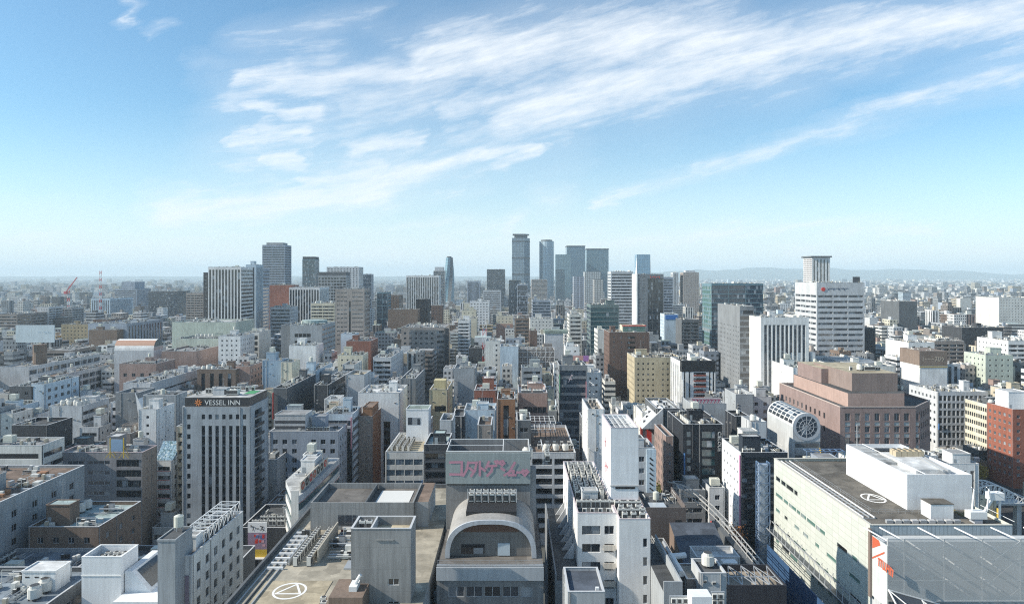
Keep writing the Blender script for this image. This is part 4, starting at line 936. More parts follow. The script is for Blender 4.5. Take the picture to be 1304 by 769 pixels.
# ------------------------------------------------------------------ white building with the tall sign tower
root = empty('white_building', (18, 150, 0)); tag(root, 'white building with tall blank sign tower and dense condenser deck', 'building')
wm = wall('clinic_white', (.73, .735, .735), dirt=.14)
def block(x0, x1, y0, y1, h, ops_f=(), ops_l=(), par=.8, roof=None, wmm=None):
    b = MB(); H = h + par
    for s in ('front', 'left', 'right', 'back'):
        org, ud, rz, Wd = face_xf(x0, x1, y0, y1, s); ops = list(ops_f) if s == 'front' else list(ops_l) if s == 'left' else []
        wall_face(b, org, ud, H, Wd, ops); add_windows(root, org, rz, ud, ops)
    p = .25
    for (a, c) in (((x0 + p, y0 + p), (x1 - p, y0 + p)), ((x1 - p, y0 + p), (x1 - p, y1 - p)), ((x1 - p, y1 - p), (x0 + p, y1 - p)), ((x0 + p, y1 - p), (x0 + p, y0 + p))): b.quad((c[0], c[1], h), (a[0], a[1], h), (a[0], a[1], H), (c[0], c[1], H))
    b.build('wall', wmm or wm, root)
    r = MB(); r.quad((x0 + p, y0 + p, h), (x1 - p, y0 + p, h), (x1 - p, y1 - p, h), (x0 + p, y1 - p, h)); r.build('roof', roof or RM('dark'), root)
    c = MB(); e = .05
    c.box(x0 - e, x1 + e, y0 - e, y0 + p, H, H + .08); c.box(x0 - e, x1 + e, y1 - p, y1 + e, H, H + .08); c.box(x0 - e, x0 + p, y0 + p, y1 - p, H, H + .08); c.box(x1 - p, x1 + e, y0 + p, y1 - p, H, H + .08); c.build('parapet_coping', plain('pinkish_coping', (.6, .52, .53), .5), root)
h = 42.6
opf = [(.6 + .3, h - 3.4 - 3.55 * k, 3.6, 1.7, 'mid:m:d' if k != 1 else 'dark:m', .25) for k in range(5)] + [(5.3, h - 3.4 - 3.55 * k, 1.9, 1.7, 'dark:2', .25) for k in range(5)]
block(12.9 - 18, 20.55 - 18, -15.5, 22, h, opf, [(4 + 5 * i, h - 4 - 3.55 * k, 1.4, 1.4, 'dark:1', .2) for i in range(6) for k in range(5)])
block(20.6 - 18, 26.6 - 18, -18.8, -7.6, h, [(4.6, h - 4.6 - 3.6 * k, .8, 1.7, 'dark:1', .25) for k in range(5)], roof=RM('lgrey'))
block(20.6 - 18, 26.4 - 18, -7.5, 6.5, 57.4, (), (), par=1.0, roof=RM('lgrey'), wmm=wall('tower_white', (.72, .745, .77), dirt=.1, panel=(3.1, 1.6, .93)))
if '_nw' in root: del root['_nw']
addpart(root, 'tower_ledge', wall('ledge_grey', (.4, .41, .42)), (2.5, 8.5, -7.75, -7.505, 46.2, 46.5)); addpart(root, 'ledge_slot', BLACKP, (3.6, 7.7, -7.6, -7.51, 45.7, 46.18))
q = MB()
for i in range(6): q.bar((2.7 + i * 1.14, -7.3, 58.2), (2.7 + i * 1.14, 6.3, 58.2), .07); q.bar((2.7, -7.3 + i * 2.7, 58.2), (8.3, -7.3 + i * 2.7, 58.2), .06)
q.build('tower_frame', STEELW, root)
for s, (z0, pts) in enumerate(((53.5, [[(0, 0), (1.6, .3)], [(.3, -.8), (.4, 1.0)], [(1.0, -.9), (1.2, 1.1)], [(1.9, -.7), (2.6, .9)]]), (48.0, [[(0, 0), (3.4, 1.0)], [(.4, 1.1), (1.2, -.9)], [(1.6, 1.3), (2.6, -.6)], [(2.9, 1.4), (3.6, .1)], [(4.2, .8), (5.4, 1.6), (5.0, 0)]]))):
    strokes_mesh(root, 'red_lettering', pts, .28, plain('faded_red', (.55, .2, .22), .6), (2.6, 1.5, z0), 1.0, .06, R(-90))
for i in range(5):
    for j in range(9): add_ac(root, 1 if (i + j) % 3 else 0, (-4.0 + i * 1.35 - (.2 if i else 0), -4 + j * 2.7, 42.6), R(90) if (i + j) % 3 else 0)
for i in range(4): add_ac(root, 2, (-3.4 + i * 1.6, -12.8, 42.6)); add_ac(root, 1, (-3.8 + i * 1.9, -10.3, 42.6))
for i in range(3):
    for j in range(4): add_ac(root, 1 if j % 2 else 0, (3.9 + i * 1.7, -17.4 + j * 2.2, 42.6))
stair_house(root, -3.4, -.2, -8.4, -6, 42.6, 45.4, WM('lgrey'), RM('lgrey'))
ab = MB()
for k in range(3): z = h - 6.3 - 3.55 * k; ab.box(-.1, 2.3, -16.3, -15.51, z, z + .2, 0); ab.box(-.1, 2.3, -16.3, -16.2, z + .2, z + 1.1, 0)
ab.build('balcony', wall('balcony_cream', (.6, .56, .5)), root)
FOOT.append((12.5, 27, 131, 172)); MARKS.append(('tall white sign tower', 795, 590, 142)); VISIBLE.append((716, 830, 131, 769))
# buttressed terrace left of it
root = empty('buttressed_terrace', (10, 150, 0)); tag(root, 'dark roof terrace with a row of grey triangular buttresses against the white building', 'building')
a = MB(); a.box(-1.6, 2.6, -22, 18, 0, 33, 0, 1); a.box(-1.9, -1.6, -22, 18, 0, 34.2, 0); a.build('wall', [WM('mgrey'), RM('dark')], root)
for i in range(7):
    q = MB(); y = -12 + i * 4.2
    for d in (0, .35): q.poly([(2.55, y + d, 33.02), (2.55, y + d, 36.2), (.4, y + d, 33.02)] if not d else [(2.55, y + d, 33.02), (.4, y + d, 33.02), (2.55, y + d, 36.2)])
    q.quad((.4, y, 33.02), (2.55, y, 36.2), (2.55, y + .35, 36.2), (.4, y + .35, 33.02)); q.build('buttress', WM('lgrey'), root)
FOOT.append((8, 12.8, 128, 168))
h = Zh(754, 106)
b = building('plant_block', 'small grey block with smooth dark slate top below the white building windows', 'building', X(723, 106), X(770, 106), 106, 115, h - .4, wall('slate_wall', (.4, .42, .44)), roofmat('slate', (.085, .1, .125)), clut=0, par=.5, seed=35, foot=True)
addpart(b.root, 'vent_cowl', STEELW, (1.6, 2.1, -3.6, -3.1, h - .4, h + .3)); VISIBLE.append((700, 772, 105, 769))
root = empty('narrow_side_building', (28.6, 128, 0)); tag(root, 'slim grey wing with sunken dark roof along the sign tower side', 'building')
a = MB(); a.prism([(-1.9, -8), (1.4, -8), (1.4, 14), (-1.9, 14)], 0, 34.5, 0, 1); a.box(1.1, 1.4, -8, 14, 34.5, 36.4); a.box(-1.9, 1.1, -8, -7.7, 34.5, 36.396); a.build('wall', [WM('grey'), RM('dark')], root); FOOT.append((26.7, 30.2, 120, 142))

# ------------------------------------------------------------------ low roofs on the right of the tower
root = empty('brown_block', (43, 197, 0)); tag(root, 'windowless brown block with skylights on a sunken dark roof', 'building')
a = MB(); a.box(-7, 5, -9, 8, 0, 25.2, 0, 1); a.build('wall', [wall('brown_panel', (.15, .13, .125), panel=(1.5, 9, .8)), RM('dark')], root); a = MB(); a.box(-7, -6.6, -9, 8, 25.2, 27.2); a.box(-6.6, 5, -9, -8.7, 25.2, 26.4); a.box(4.7, 5, -8.7, 8, 25.2, 26.9); a.build('parapet', wall('brown_panel', (.15, .13, .125), panel=(1.5, 9, .8)), root)
addpart(root, 'skylight', plain('skylight_pale', (.42, .46, .5), .3), (-4.5, 0, -7.5, -3.5, 25.25, 26.0)); addpart(root, 'wall_panel', BLACKP, (2.0, 3.6, -9.05, -9.003, 18, 23)); clutter(root, -6, 4.5, -3, 7.5, 25.2, random.Random(9), 2, WM('dgrey'), RM('dark'), house=False); FOOT.append((35, 49, 188, 206)); MARKS.append(('brown windowless block', 840, 640, 190))
root = empty('sloped_roof_hall', (48, 172, 0)); tag(root, 'hall with smooth slate grey lean-to roof inside the curved lattice screen', 'building')
a = MB(); a.box(-6, 5.8, -8, 10, 0, 19, 0); a.poly([(-6, -8, 19), (5.8, -8, 19), (5.8, 10, 24.5), (-6, 10, 24.5)], 1); a.poly([(-6, -8, 19.0), (-6, 10, 24.5), (-6, 10, 19.0)], 0); a.poly([(5.8, -8, 19.0), (5.8, 10, 19.0), (5.8, 10, 24.5)], 0); a.build('wall', [WM('umber'), roofmat('slate', (.085, .1, .125))], root); FOOT.append((42, 54, 164, 183))
for i in range(3):
    q = MB(); q.bar((-8.0 - i * .9, -6 + 3 * i, 20 - i), (-8.0 - i * .9, 8, 20 - i), .45, sides=8); q.build('duct', STEELD if i else STEEL, root)
q = MB()
for i in range(8): t0, t1 = math.pi * i / 16, math.pi * (i + 1) / 16; q.bar((-12 + 3.6 * math.sin(t0), -14 + 3.6 * math.cos(t0) - 3.6, 19.5), (-12 + 3.6 * math.sin(t1), -14 + 3.6 * math.cos(t1) - 3.6, 19.5), .8, sides=8)
q.build('duct_elbow', STEEL, root)
b = building('low_roof_building', 'sunken dark plant roof crossed by fat silver ducts beside the sign tower', 'building', 30.8, 41.5, 132, 187, 17.5, WM('dgrey'), RM('dark'), clut=2, seed=37, house=False)
b = building('low_roof_building', 'pale flat roofed box with light parapet below the lean-to roof hall', 'building', 42.5, 52.5, 157, 163.5, 24.6, WM('lgrey'), RM('lgrey'), clut=.3, seed=38, house=False, big=False)
b = building('low_roof_building', 'dark gutter roof packed with white boxes and pipes behind the corrugated shed', 'building', 36.3, 52, 136, 156.5, 22, WM('umber'), RM('dark'), clut=3, seed=39, house=False)
for i, (x, y, w, d, z) in enumerate(((-5, -4, 2.4, 5, 3), (-1, 3, 3, 3, 3.4), (3, 6, 3.2, 2, 4.2), (4, -3, 2.5, 4, 2.2), (-6.5, 5, 2.6, 3, 2.8))): addpart(b.root, 'plant_box', (STEELW, WM('lgrey'), WM('white'), STEEL, WM('grey'))[i], (x, x + w, y, y + d, 22.003, 22 + z))
b = building('corrugated_shed', 'tall pale corrugated shed with pipes crowding its roof', 'building', X(892, 125), X(925, 125), 125, 131.5, 35.2, wall('corrugated', (.5, .53, .55), dirt=.2, panel=(.55, 20, .78)), RM('dark'), clut=2, seed=40, house=False, par=.5, short='corrugated shed')
b = building('brown_box', 'brown rendered plant box with white ducts leaning over it', 'building', 32.8, 36, 128, 135, 33, WM('greybrown'), RM('warm'), clut=0, seed=41, par=.3)
q = MB(); q.bar((-2.2, -2, 33.6), (-2.4, 6, 33.9), .6, sides=8); q.bar((-2.3, 5.6, 33.8), (.6, 6.2, 33.8), .6, sides=8); q.build('duct', STEELW, b.root)
root = empty('truss_roof_building', (44.9, 129, 0)); tag(root, 'black walled building whose open roof is crossed by pale diagonal trusses', 'building')
a = MB(); a.box(-5.5, 5.4, -4, 5.2, 0, 32.2, 0, 1); a.box(-5.5, 5.4, -4, -3.7, 32.2, 33.5, 0); a.box(5.1, 5.4, -3.7, 5.2, 32.2, 33.496); a.box(-5.5, 5.1, 4.9, 5.2, 32.2, 33.492); a.build('wall', [wall('blackwall', (.035, .036, .045), dirt=.2), RM('warm')], root)
q = MB()
for i in range(5):
    x = -5 + i * 2.5
    q.bar((x, -3.5, 33.3), (x, 5, 33.3), .1)
    if i < 4: q.bar((x, -3.5, 33.3), (x + 2.5, 5, 33.3), .08); q.bar((x + 2.5, -3.5, 33.3), (x, 5, 33.3), .08)
q.bar((-5, 0, 33.3), (5.2, 0, 33.3), .1); q.build('roof_truss', STEEL, root); FOOT.append((39, 51, 124, 135)); VISIBLE.append((800, 1000, 100, 769))
b = building('low_roof_building', 'near flat roof with white plant box and stacked twin fan condensers', 'building', 18.5, 31, 93, 104, Zh(775, 104), WM('grey'), RM('dark'), clut=0, seed=42, par=.4)
h = b.h; addpart(b.root, 'plant_box', wall('bright_white', C['white']), (1.9, 4.9, 2.6, 5.2, h + .003, h + 3.2))
for i in range(3):
    for k in range(2): add_ac(b.root, 2, (-.2 + i * .9, 4.8, h + .2 + k * .95))
for i in range(2):
    for k in range(2): add_ac(b.root, 2, (6.4 + i * .95, 6.2, h + .2 + k * .95))
addpart(b.root, 'unit_rack', STEEL, (-.8, 2.2, 5.1, 5.3, h, h + 2.2)); addpart(b.root, 'unit_rack', STEEL, (5.9, 8, 6.5, 6.7, h, h + 2.2))
# curved lattice screen
root = empty('lattice_screen', (57.5, 185, 0)); tag(root, 'curved white lattice screen edging the low roofs above the street', 'screen'); q = MB()
P_ = [(-6, 33), (-3.2, 31), (-1.6, 27), (-.4, 20), (.4, 11), (.7, 2), (.7, -8), (.6, -20), (.3, -34)]
for j, z in enumerate((21.2, 22.6, 24.0)):
    for a, c in zip(P_[:-1], P_[1:]): q.bar((a[0], a[1], z), (c[0], c[1], z), .13)
for a, c in zip(P_[:-1], P_[1:]):
    for k in range(3):
        t = k / 3; x, y = a[0] + (c[0] - a[0]) * t, a[1] + (c[1] - a[1]) * t; q.bar((x, y, 20.4), (x, y, 24.0), .09); q.bar((x, y, 24.0), (x - 2.0, y, 24.6), .08)
for a, c in zip(P_[:-1], P_[1:]): q.bar((a[0] - 2, a[1], 24.6), (c[0] - 2, c[1], 24.6), .1)
q.build('lattice', plain('weathered_steel', (.42, .42, .41), .5), root); addpart(root, 'screen_base', WM('dgrey'), (-.4, 1.1, -34, 10, 0, 20.4))
# ------------------------------------------------------------------ department store on the right
root = empty('shopping_centre', (94, 177, 0)); tag(root, 'cream panelled shopping centre with brown roof, white penthouse and grey mesh screen front', 'department store')
hs = 34.6; x0, x1, y0, y1 = 78.7 - 94, 110 - 94, 150 - 177, 205 - 177
def creampanel():
    m, nt, p = _nt('cream_panel'); L = nt.links.new; tc = nt.nodes.new('ShaderNodeTexCoord'); sp = nt.nodes.new('ShaderNodeSeparateXYZ'); L(tc.outputs['Object'], sp.inputs[0])
    ad = nt.nodes.new('ShaderNodeMath'); ad.operation = 'ADD'; L(sp.outputs[0], ad.inputs[0]); L(sp.outputs[1], ad.inputs[1])
    cb = nt.nodes.new('ShaderNodeCombineXYZ'); L(ad.outputs[0], cb.inputs[0]); L(sp.outputs[2], cb.inputs[1])
    bt = nt.nodes.new('ShaderNodeTexBrick'); L(cb.outputs[0], bt.inputs['Vector']); bt.offset = 0; bt.inputs['Scale'].default_value = 1; bt.inputs['Brick Width'].default_value = 3.1; bt.inputs['Row Height'].default_value = 1.55; bt.inputs['Mortar Size'].default_value = .05
    bt.inputs['Color1'].default_value = (.55, .575, .53, 1); bt.inputs['Color2'].default_value = (.5, .53, .485, 1); bt.inputs['Mortar'].default_value = (.38, .39, .35, 1)
    L(bt.outputs['Color'], p.inputs['Base Color']); p.inputs['Roughness'].default_value = .6; return m
ops = []
rg = random.Random(11)
for k in range(7):
    v = hs - 5.2 - 4.6 * k; u = 1.5
    while u < 50:
        if k in (0,) and u > 16: break
        L_ = rg.choice((2.2, 3.2, 5.0)); 
        if rg.random() < (.75 if k else .9): ops.append((round(u, 2), v, L_, 1.0 if k else 1.3, ('green:n' if rg.random() < .72 and k else 'hole:n'), .2))
        u += L_ + rg.choice((.5, .8, 2.4))
b = MB(); org, ud, rz, Wd = face_xf(x0, x1, y0, y1, 'left'); wall_face(b, org, ud, hs + .8, Wd, ops)
for s in ('front', 'right', 'back'): o_, u_, r_, W2 = face_xf(x0, x1, y0, y1, s); wall_face(b, o_, u_, hs + .8, W2, [], 1 if s == 'front' else 0)
b.build('wall', [creampanel(), wall('ribbed_glass', (.3, .36, .4), dirt=.15, panel=(.9, 20, .6))], root); add_windows(root, org, rz, ud, ops); 
if '_nw' in root: del root['_nw']
r = MB(); r.quad((x0, y0, hs), (x1, y0, hs), (x1, y1, hs), (x0, y1, hs)); r.build('roof', roofmat('roof_umber', (.135, .125, .11)), root)
c = MB(); c.box(x0 - .1, x0 + .5, y0, y1, hs + .8, hs + .95); c.box(x0 + .5, x1, y1 - .5, y1 + .1, hs + .8, hs + .946); c.box(x0 + .5, x1, y0 - .1, y0 + .3, hs + .8, hs + .942); c.build('parapet_coping', plain('cream_coping', (.55, .53, .47), .5), root)
for i, x in enumerate((1.6, 2.9, 4.1)): addpart(root, 'maintenance_rail', STEELW if i != 1 else STEEL, (x0 + x, x0 + x + .22, y0 + 6, y1 - 1, hs + .25, hs + .5))
q = MB()
for i in range(24): q.box(x0 + 1.5, x0 + 4.4, y0 + 6 + i * 2.0, y0 + 6.25 + i * 2.0, hs + .003, hs + .25)
q.build('rail_grating', STEEL, root); add_rail(root, (x0 + 5.4, y0 + 9.5, hs), 44, R(90)); add_rail(root, (x0 + 5.4, y0 + 9.5, hs), 22, 0)
helipad(root, x0 + 11.6, y0 + 20.6, hs + .06, 3.0, .42, .9, 1.2)
# white penthouse
pw_ = wall('penthouse_white', (.74, .76, .78), dirt=.1, panel=(3.2, 1.1, .95)); px0, px1, py0, py1, pz = 93.8 - 94, 109.2 - 94, 162 - 177, 191.5 - 177, 43
b = MB(); b.prism([(px0, py0), (px1, py0), (px1, py1), (px0, py1)], hs + .003, pz - 1.0, 0, 1)
for (a_, b_, c_, d_, e_) in ((px0, px1, py0, py0 + .3, 0), (px0, px1, py1 - .3, py1, .002), (px0, px0 + .3, py0 + .3, py1 - .3, .004), (px1 - .3, px1, py0 + .3, py1 - .3, .006)): b.box(a_, b_, c_, d_, pz - 1.0, pz - e_)
o = b.build('penthouse', [pw_, roofmat('pent_white', (.62, .63, .63))], root)
addpart(root, 'roof_deck', roofmat('pent_white', (.62, .63, .63)), (px0 + 4.5, px1 - 2.5, py0 + 4, py1 - 9, pz - .99, pz + .1), parent=o); addpart(root, 'roof_deck', RM('lgrey'), (px0 + .4, px0 + 4.3, py0 + 12, py1 - .6, pz - .99, pz - .3), parent=o); addpart(root, 'roof_hatch', BLACKP, (px0 + 6, px0 + 10, py1 - 6.5, py1 - 3.5, pz - .98, pz - .2), parent=o)
q = MB(); q.bar((px0 + .2, py0 + 14, pz), (px1 - 5, py0 + 14, pz + .1), .12); q.bar((px0 + 4.4, py0 + .3, pz + .12), (px0 + 4.4, py1 - .3, pz + .12), .12); q.bar((px0 + .2, py0 + 22, pz), (px0 + 4.4, py0 + 22, pz), .1); q.build('roof_beam', STEELW, o)
for i in range(5):
    for j in range(2): k = MB(); k.box(-.7, .7, -.7, .7, 0, 1.3, 0); k.cyl(0, 0, 1.3, 1.6, .5, 0, 1, n=10); k.build('cooling_unit', [plain('tan_casing', (.45, .38, .27), .6), FAN], o, (px0 + 7 + i * 1.5, py0 + 16.6 + j * 1.6, pz + .1))
q = MB(); q.bar((px0 + 10, py0 + 2, pz + .3), (px0 + 11.6, py0 + 14, pz + .3), .3, sides=6); q.bar((px0 + 11.2, py0 + 2, pz + .3), (px0 + 12.8, py0 + 14, pz + .3), .3, sides=6); q.build('duct', STEEL, o)
q = MB(); q.bar((px0 + 2, py1 - 2, pz), (px0 + 2, py1 - 2, pz + 6), .07); q.bar((px0 + 1.4, py1 - 2, pz + 4), (px0 + 2.6, py1 - 2, pz + 4), .05); q.build('antenna', STEELW, o)
addpart(root, 'white_hut', wall('bright_white', C['white']), (px0 + 1.8, px0 + 7.0, 155.8 - 177, 159.6 - 177, hs + .003, hs + 3.4)); addpart(root, 'hut_roof', roofmat('roof_umber', (.135, .125, .11)), (px0 + 1.7, px0 + 7.1, 155.7 - 177, 159.7 - 177, hs + 3.403, hs + 3.55))
q = MB(); bx, by = 105 - 94, 154 - 177
q.box(bx - 2.2, bx + 1.6, by - 1, by + 1, hs + 1.0, hs + 2.6, 0); q.box(bx - 1.2, bx + .6, by - .9, by + .9, hs + .003, hs + 1.0, 1)
for dx in (-1.2, 2.2): q.bar((bx + dx, by, hs + 2.5), (bx + dx + .7, by + .3, hs + 7.4), .2); q.bar((bx + dx + .7, by + .3, hs + 7.4), (bx + dx - .4, by - .4, hs + 8), .1)
q.bar((bx + 1.5, by, hs + 2.2), (bx + 5.2, by + 1, hs + 6.6), .3); q.box(bx + 3.2, bx + 6.4, by + .3, by + 2, hs + 4.8, hs + 6.4, 0); q.bar((bx + 5.8, by + 1, hs), (bx + 5.8, by + 1, hs + 4.8), .25); q.build('window_gondola_crane', [STEELW, plain('crane_grey', (.4, .43, .48), .5)], root)
q = MB(); q.bar((bx + 6.2, by - 3, hs + 1.2), (bx + 6.2, by + 8, hs + 1.2), .06); q.build('edge_rail', STEELW, root)
for i in range(9): addpart(root, 'planter_slab', (STEEL, plain('slab_pale', (.5, .5, .5), .7))[i % 2], (x0 + 5.5 + i * 1.9, x0 + 6.9 + i * 1.9, y0 + 3.2, y0 + 4.0, hs + .003, hs + .7))
rg = random.Random(8)
for i in range(7): addpart(root, 'roof_planting', plain('dry_planting', (.17, .15, .08), .9), (bx - 1 + i * .9, bx - .4 + i * .9, by + 3 + rg.random() * 3, by + 4.5 + rg.random() * 3, hs + .003, hs + .4 + .3 * rg.random()))
# mesh screen in front
def meshmat():
    m, nt, p = _nt('mesh_screen'); L = nt.links.new; o = nt.nodes['Material Output']; t = nt.nodes.new('ShaderNodeBsdfTransparent'); mx = nt.nodes.new('ShaderNodeMixShader'); mx.inputs[0].default_value = .7
    tc = nt.nodes.new('ShaderNodeTexCoord'); n = nt.nodes.new('ShaderNodeTexNoise'); n.inputs['Scale'].default_value = .3; L(tc.outputs['Object'], n.inputs['Vector'])
    cr = nt.nodes.new('ShaderNodeValToRGB'); L(n.outputs['Fac'], cr.inputs[0]); cr.color_ramp.elements[0].color = (.46, .475, .47, 1); cr.color_ramp.elements[1].color = (.58, .59, .585, 1)
    L(cr.outputs[0], p.inputs['Base Color']); p.inputs['Roughness'].default_value = .5; L(t.outputs[0], mx.inputs[1]); L(p.outputs[0], mx.inputs[2]); L(mx.outputs[0], o.inputs[0]); return m
ms = MB(); sx1 = 114 - 94; sy = 143 - 177; ms.quad((x0, sy, 22), (sx1, sy, 22), (sx1, sy, 35.2), (x0, sy, 35.2)); ms.build('mesh_screen', meshmat(), root)
addpart(root, 'screen_wall', wall('bluegrey_wall', (.5, .53, .55), dirt=.15), (x0 + .4, sx1, sy + 3.4, y0 - .15, 8, 33.2))
q = MB()
for x in (x0 + .1, x0 + 3.6, x0 + 12, x0 + 20, x0 + 28, sx1 - .1): q.bar((x, sy + .16, 22), (x, sy + .16, 35.2), .14); q.bar((x, sy + .2, 34.6), (x - 1.6, y0 - .2, 35.0), .16)
for z in (22.1, 35.2): q.bar((x0, sy - .06, z), (sx1, sy - .06, z), .04)
for z in (26.3, 30.6, 33.4): q.bar((x0, sy + .2, z), (sx1, sy + .2, z), .09)
for x in (x0 + 8, x0 + 16, x0 + 24):
    for z in (24, 28.4, 32): q.bar((x, sy + .3, z), (x - 2.2, sy + 3.3, z + 1.6), .17)
q.bar((x0 + 22, sy + .3, 26), (x0 + 28, sy + .3, 31), .1); q.bar((x0 + 22, sy + .3, 30), (x0 + 28, sy + .3, 34.4), .1); q.bar((x0 + 26, sy + .3, 23), (x0 + 32, sy + .3, 28), .1); q.build('screen_frame', STEELW, root)
# lettered glazed corner panel
a = MB(); a.box(x0 - .06, x0 + .2, sy + .003, y0 - 1.0, 20.5, 33.6); o = a.build('corner_panel', wall('panel_white', (.58, .63, .63), dirt=.12, panel=(1.4, 1.2, .88)), root)
a = MB(); a.poly([(x0 - .09, y0 - 1.1, 33.5), (x0 - .09, y0 - 1.1, 30.8), (x0 - .09, y0 - 4.4, 32.7), (x0 - .09, y0 - 3.8, 33.5)][::-1]); a.poly([(x0 - .1, y0 - 1.1, 28.9), (x0 - .1, y0 - 1.1, 28.5), (x0 - .1, y0 - 6, 31.6), (x0 - .1, y0 - 6, 32.0)]); a.build('orange_emblem', ORANGEP, o)
strokes_mesh(o, 'orange_lettering', [[(0, 1.4), (1.2, 1.5)], [(.2, 0), (.3, 1.4)], [(1.0, .1), (1.1, 1.4)], [(1.8, 1.5), (1.8, 0), (2.6, .1)], [(2.6, 1.5), (2.5, .3)], [(3.4, 1.5), (3.2, 0)], [(3.3, .8), (4.2, .8)], [(4.2, 1.5), (4.3, 0)], [(4.9, 1.4), (4.9, 0)], [(4.9, 1.4), (5.7, 1.2), (5.5, 0)]], .42, ORANGEP, (x0 - .08, y0 - 3.6, 28.2), 1.0, .05, R(-90))
a = MB(); a.box(x0 - .5, x0 - .07, y0 - 1.0, y0 - .15, 20, 34.9); a.build('corner_fin', plain('fin_umber', (.2, .16, .14), .5), root)
# lower canopy trusses along the flank
q = MB()
for (xx, z) in ((-2.2, 14.5), (-.6, 16.5)):
    q.bar((x0 + xx, y0 - 4, z), (x0 + xx, y1, z), .16)
for i in range(20): y = y0 - 4 + i * 3; q.bar((x0 - 2.2, y, 14.5), (x0 - .6, y + 3, 16.5), .08); q.bar((x0 - .6, y, 16.5), (x0 - .05, y, 17.5), .07)
q.build('canopy_truss', STEEL, root); a = MB(); a.box(x0 - 2.0, x0 - .1, y0 - 4, y1, 13.9, 14.2); a.build('canopy', plain('canopy_dark', (.06, .07, .085), .4), root)
q = MB()
cz = [(x0, 24.6), (x0 + 7, 22.4)]
for (xa, za) in cz: q.bar((xa, sy - 7, za - 4), (xa, sy - .3, za), .16); q.bar((xa, sy - .3, za), (xa + 5, sy - 7, za - 4), .12)
q.bar((x0, sy - .3, 24.6), (x0 + 12, sy - .3, 21.2), .14); q.bar((x0, sy - 7, 20.6), (x0 + 14, sy - 7, 18.2), .14); q.build('front_truss', STEELW, root); a = MB(); a.quad((x0, sy - 7, 20.4), (x0 + 13, sy - 7, 18), (x0 + 13, sy - .3, 20.8), (x0, sy - .3, 24.3)); a.build('truss_roof', plain('canopy_dark', (.06, .07, .085), .4), root); addpart(root, 'front_canopy', plain('canopy_dark', (.06, .07, .085), .4), (x0, x0 + 32, sy - 6, sy - .2, 19.6, 20.2))
FOOT.append((76, 114, 137, 206)); MARKS.append(('white penthouse store', 1150, 650, 162)); VISIBLE.append((980, 1304, 137, 769))
# blue hoarding and blue lattice shaft
root = empty('site_hoarding', (66.6, 165, 0)); tag(root, 'tall deep blue construction hoarding in the lane below the cream store flank', 'hoarding')
addpart(root, 'hoarding_sheet', wall('hoarding_blue', (.035, .085, .18), dirt=.2, panel=(1.8, 40, .75)), (-.1, .1, -30, 13, 0, 20.2)); q = MB()
for i in range(15): q.bar((.3, -30 + 3 * i, 0), (.3, -30 + 3 * i, 20.2), .1)
q.build('hoarding_post', STEEL, root)
root = empty('lattice_shaft', (76.4, 207.8, 0)); tag(root, 'blue steel lattice shaft rising at the back corner of the cream store', 'lattice tower'); q = MB()
for (x, y) in ((-1.6, -1.4), (1.6, -1.4), (1.6, 1.4), (-1.6, 1.4)): q.bar((x, y, 0), (x, y, 33.5), .14)
for i in range(11):
    z = i * 3.05
    for (a, c) in (((-1.6, -1.4), (1.6, -1.4)), ((-1.6, -1.4), (-1.6, 1.4)), ((1.6, -1.4), (1.6, 1.4))): q.bar((*a, z), (*c, z + 3.05), .09); q.bar((*c, z), (*a, z + 3.05), .09); q.bar((*a, z + 3.05), (*c, z + 3.05), .12)
q.build('lattice', plain('lattice_blue', (.13, .21, .34), .5), root); a = MB(); a.box(-1.2, 1.2, -1, 1.2, 0, 33); a.build('shaft_core', plain('core_pale', (.3, .36, .44), .5), root)
root = empty('blue_gantry', (110, 236, 0)); tag(root, 'bright blue steel gantry behind the brown roof of the white penthouse store', 'gantry'); q = MB()
for z in (26, 29.6): q.bar((-8, 0, z), (5, 0, z), .2); q.bar((-8, 3, z), (5, 3, z), .2)
for i in range(7): q.bar((-8 + i * 2.16, 0, 0 if i in (0, 6) else 26), (-8 + i * 2.16, 0, 29.6), .14); q.bar((-8 + i * 2.16, 0, 29.6), (-8 + i * 2.16, 3, 29.6), .12)
for i in range(6): q.bar((-8 + i * 2.16, 0, 26), (-5.84 + i * 2.16, 0, 29.6), .1)
q.build('frame', plain('lattice_blue', (.13, .21, .34), .5), root); addpart(root, 'deck', plain('deck_bluewhite', (.3, .42, .6), .5), (-8, 5, .3, 2.8, 26, 26.3))
# white arched truss footbridge
root = empty('arch_footbridge', (163, 232, 0)); tag(root, 'white arched truss canopy crossing the boulevard beside the store', 'footbridge'); q = MB()
def ap(i, s): t = i / 14; return (-12 + t * 22, s * 3, 15.5 + 4.5 * math.sin(math.pi * min(1, t * 1.1)))
for s in (-1, 1):
    for i in range(14):
        a, c = ap(i, s), ap(i + 1, s); q.bar(a, c, .22); q.bar((a[0], a[1], 14), (c[0], c[1], 14), .2); q.bar((a[0], a[1], 14), c, .12); q.bar(a, (a[0], a[1], 14), .12)
for i in range(15): a, c = ap(i, -1), ap(i, 1); q.bar(a, c, .14)
q.build('truss', STEELW, root); addpart(root, 'deck', WM('lgrey'), (-12, 10, -2.8, 2.8, 13.2, 13.6)); addpart(root, 'pier', WM('lgrey'), (-11.5, -10, -1, 1, 0, 13.2), (8, 9.5, -1, 1, 0, 13.2))
root = empty('white_canopy', (168, 205, 0)); tag(root, 'bright white stepped canopy roof with sloping rafters beside the arched footbridge', 'canopy')
addpart(root, 'roof', wall('bright_white', C['white']), (-9, 9, -9, 6, 15.5, 16.2)); q = MB()
for i in range(7): q.bar((-9 + i * 3, -9, 16.3), (-7 + i * 3, 6, 20.6), .25); q.bar((-9 + i * 3, -9, 0 if i % 3 == 0 else 16), (-9 + i * 3, -9, 16.3), .2)
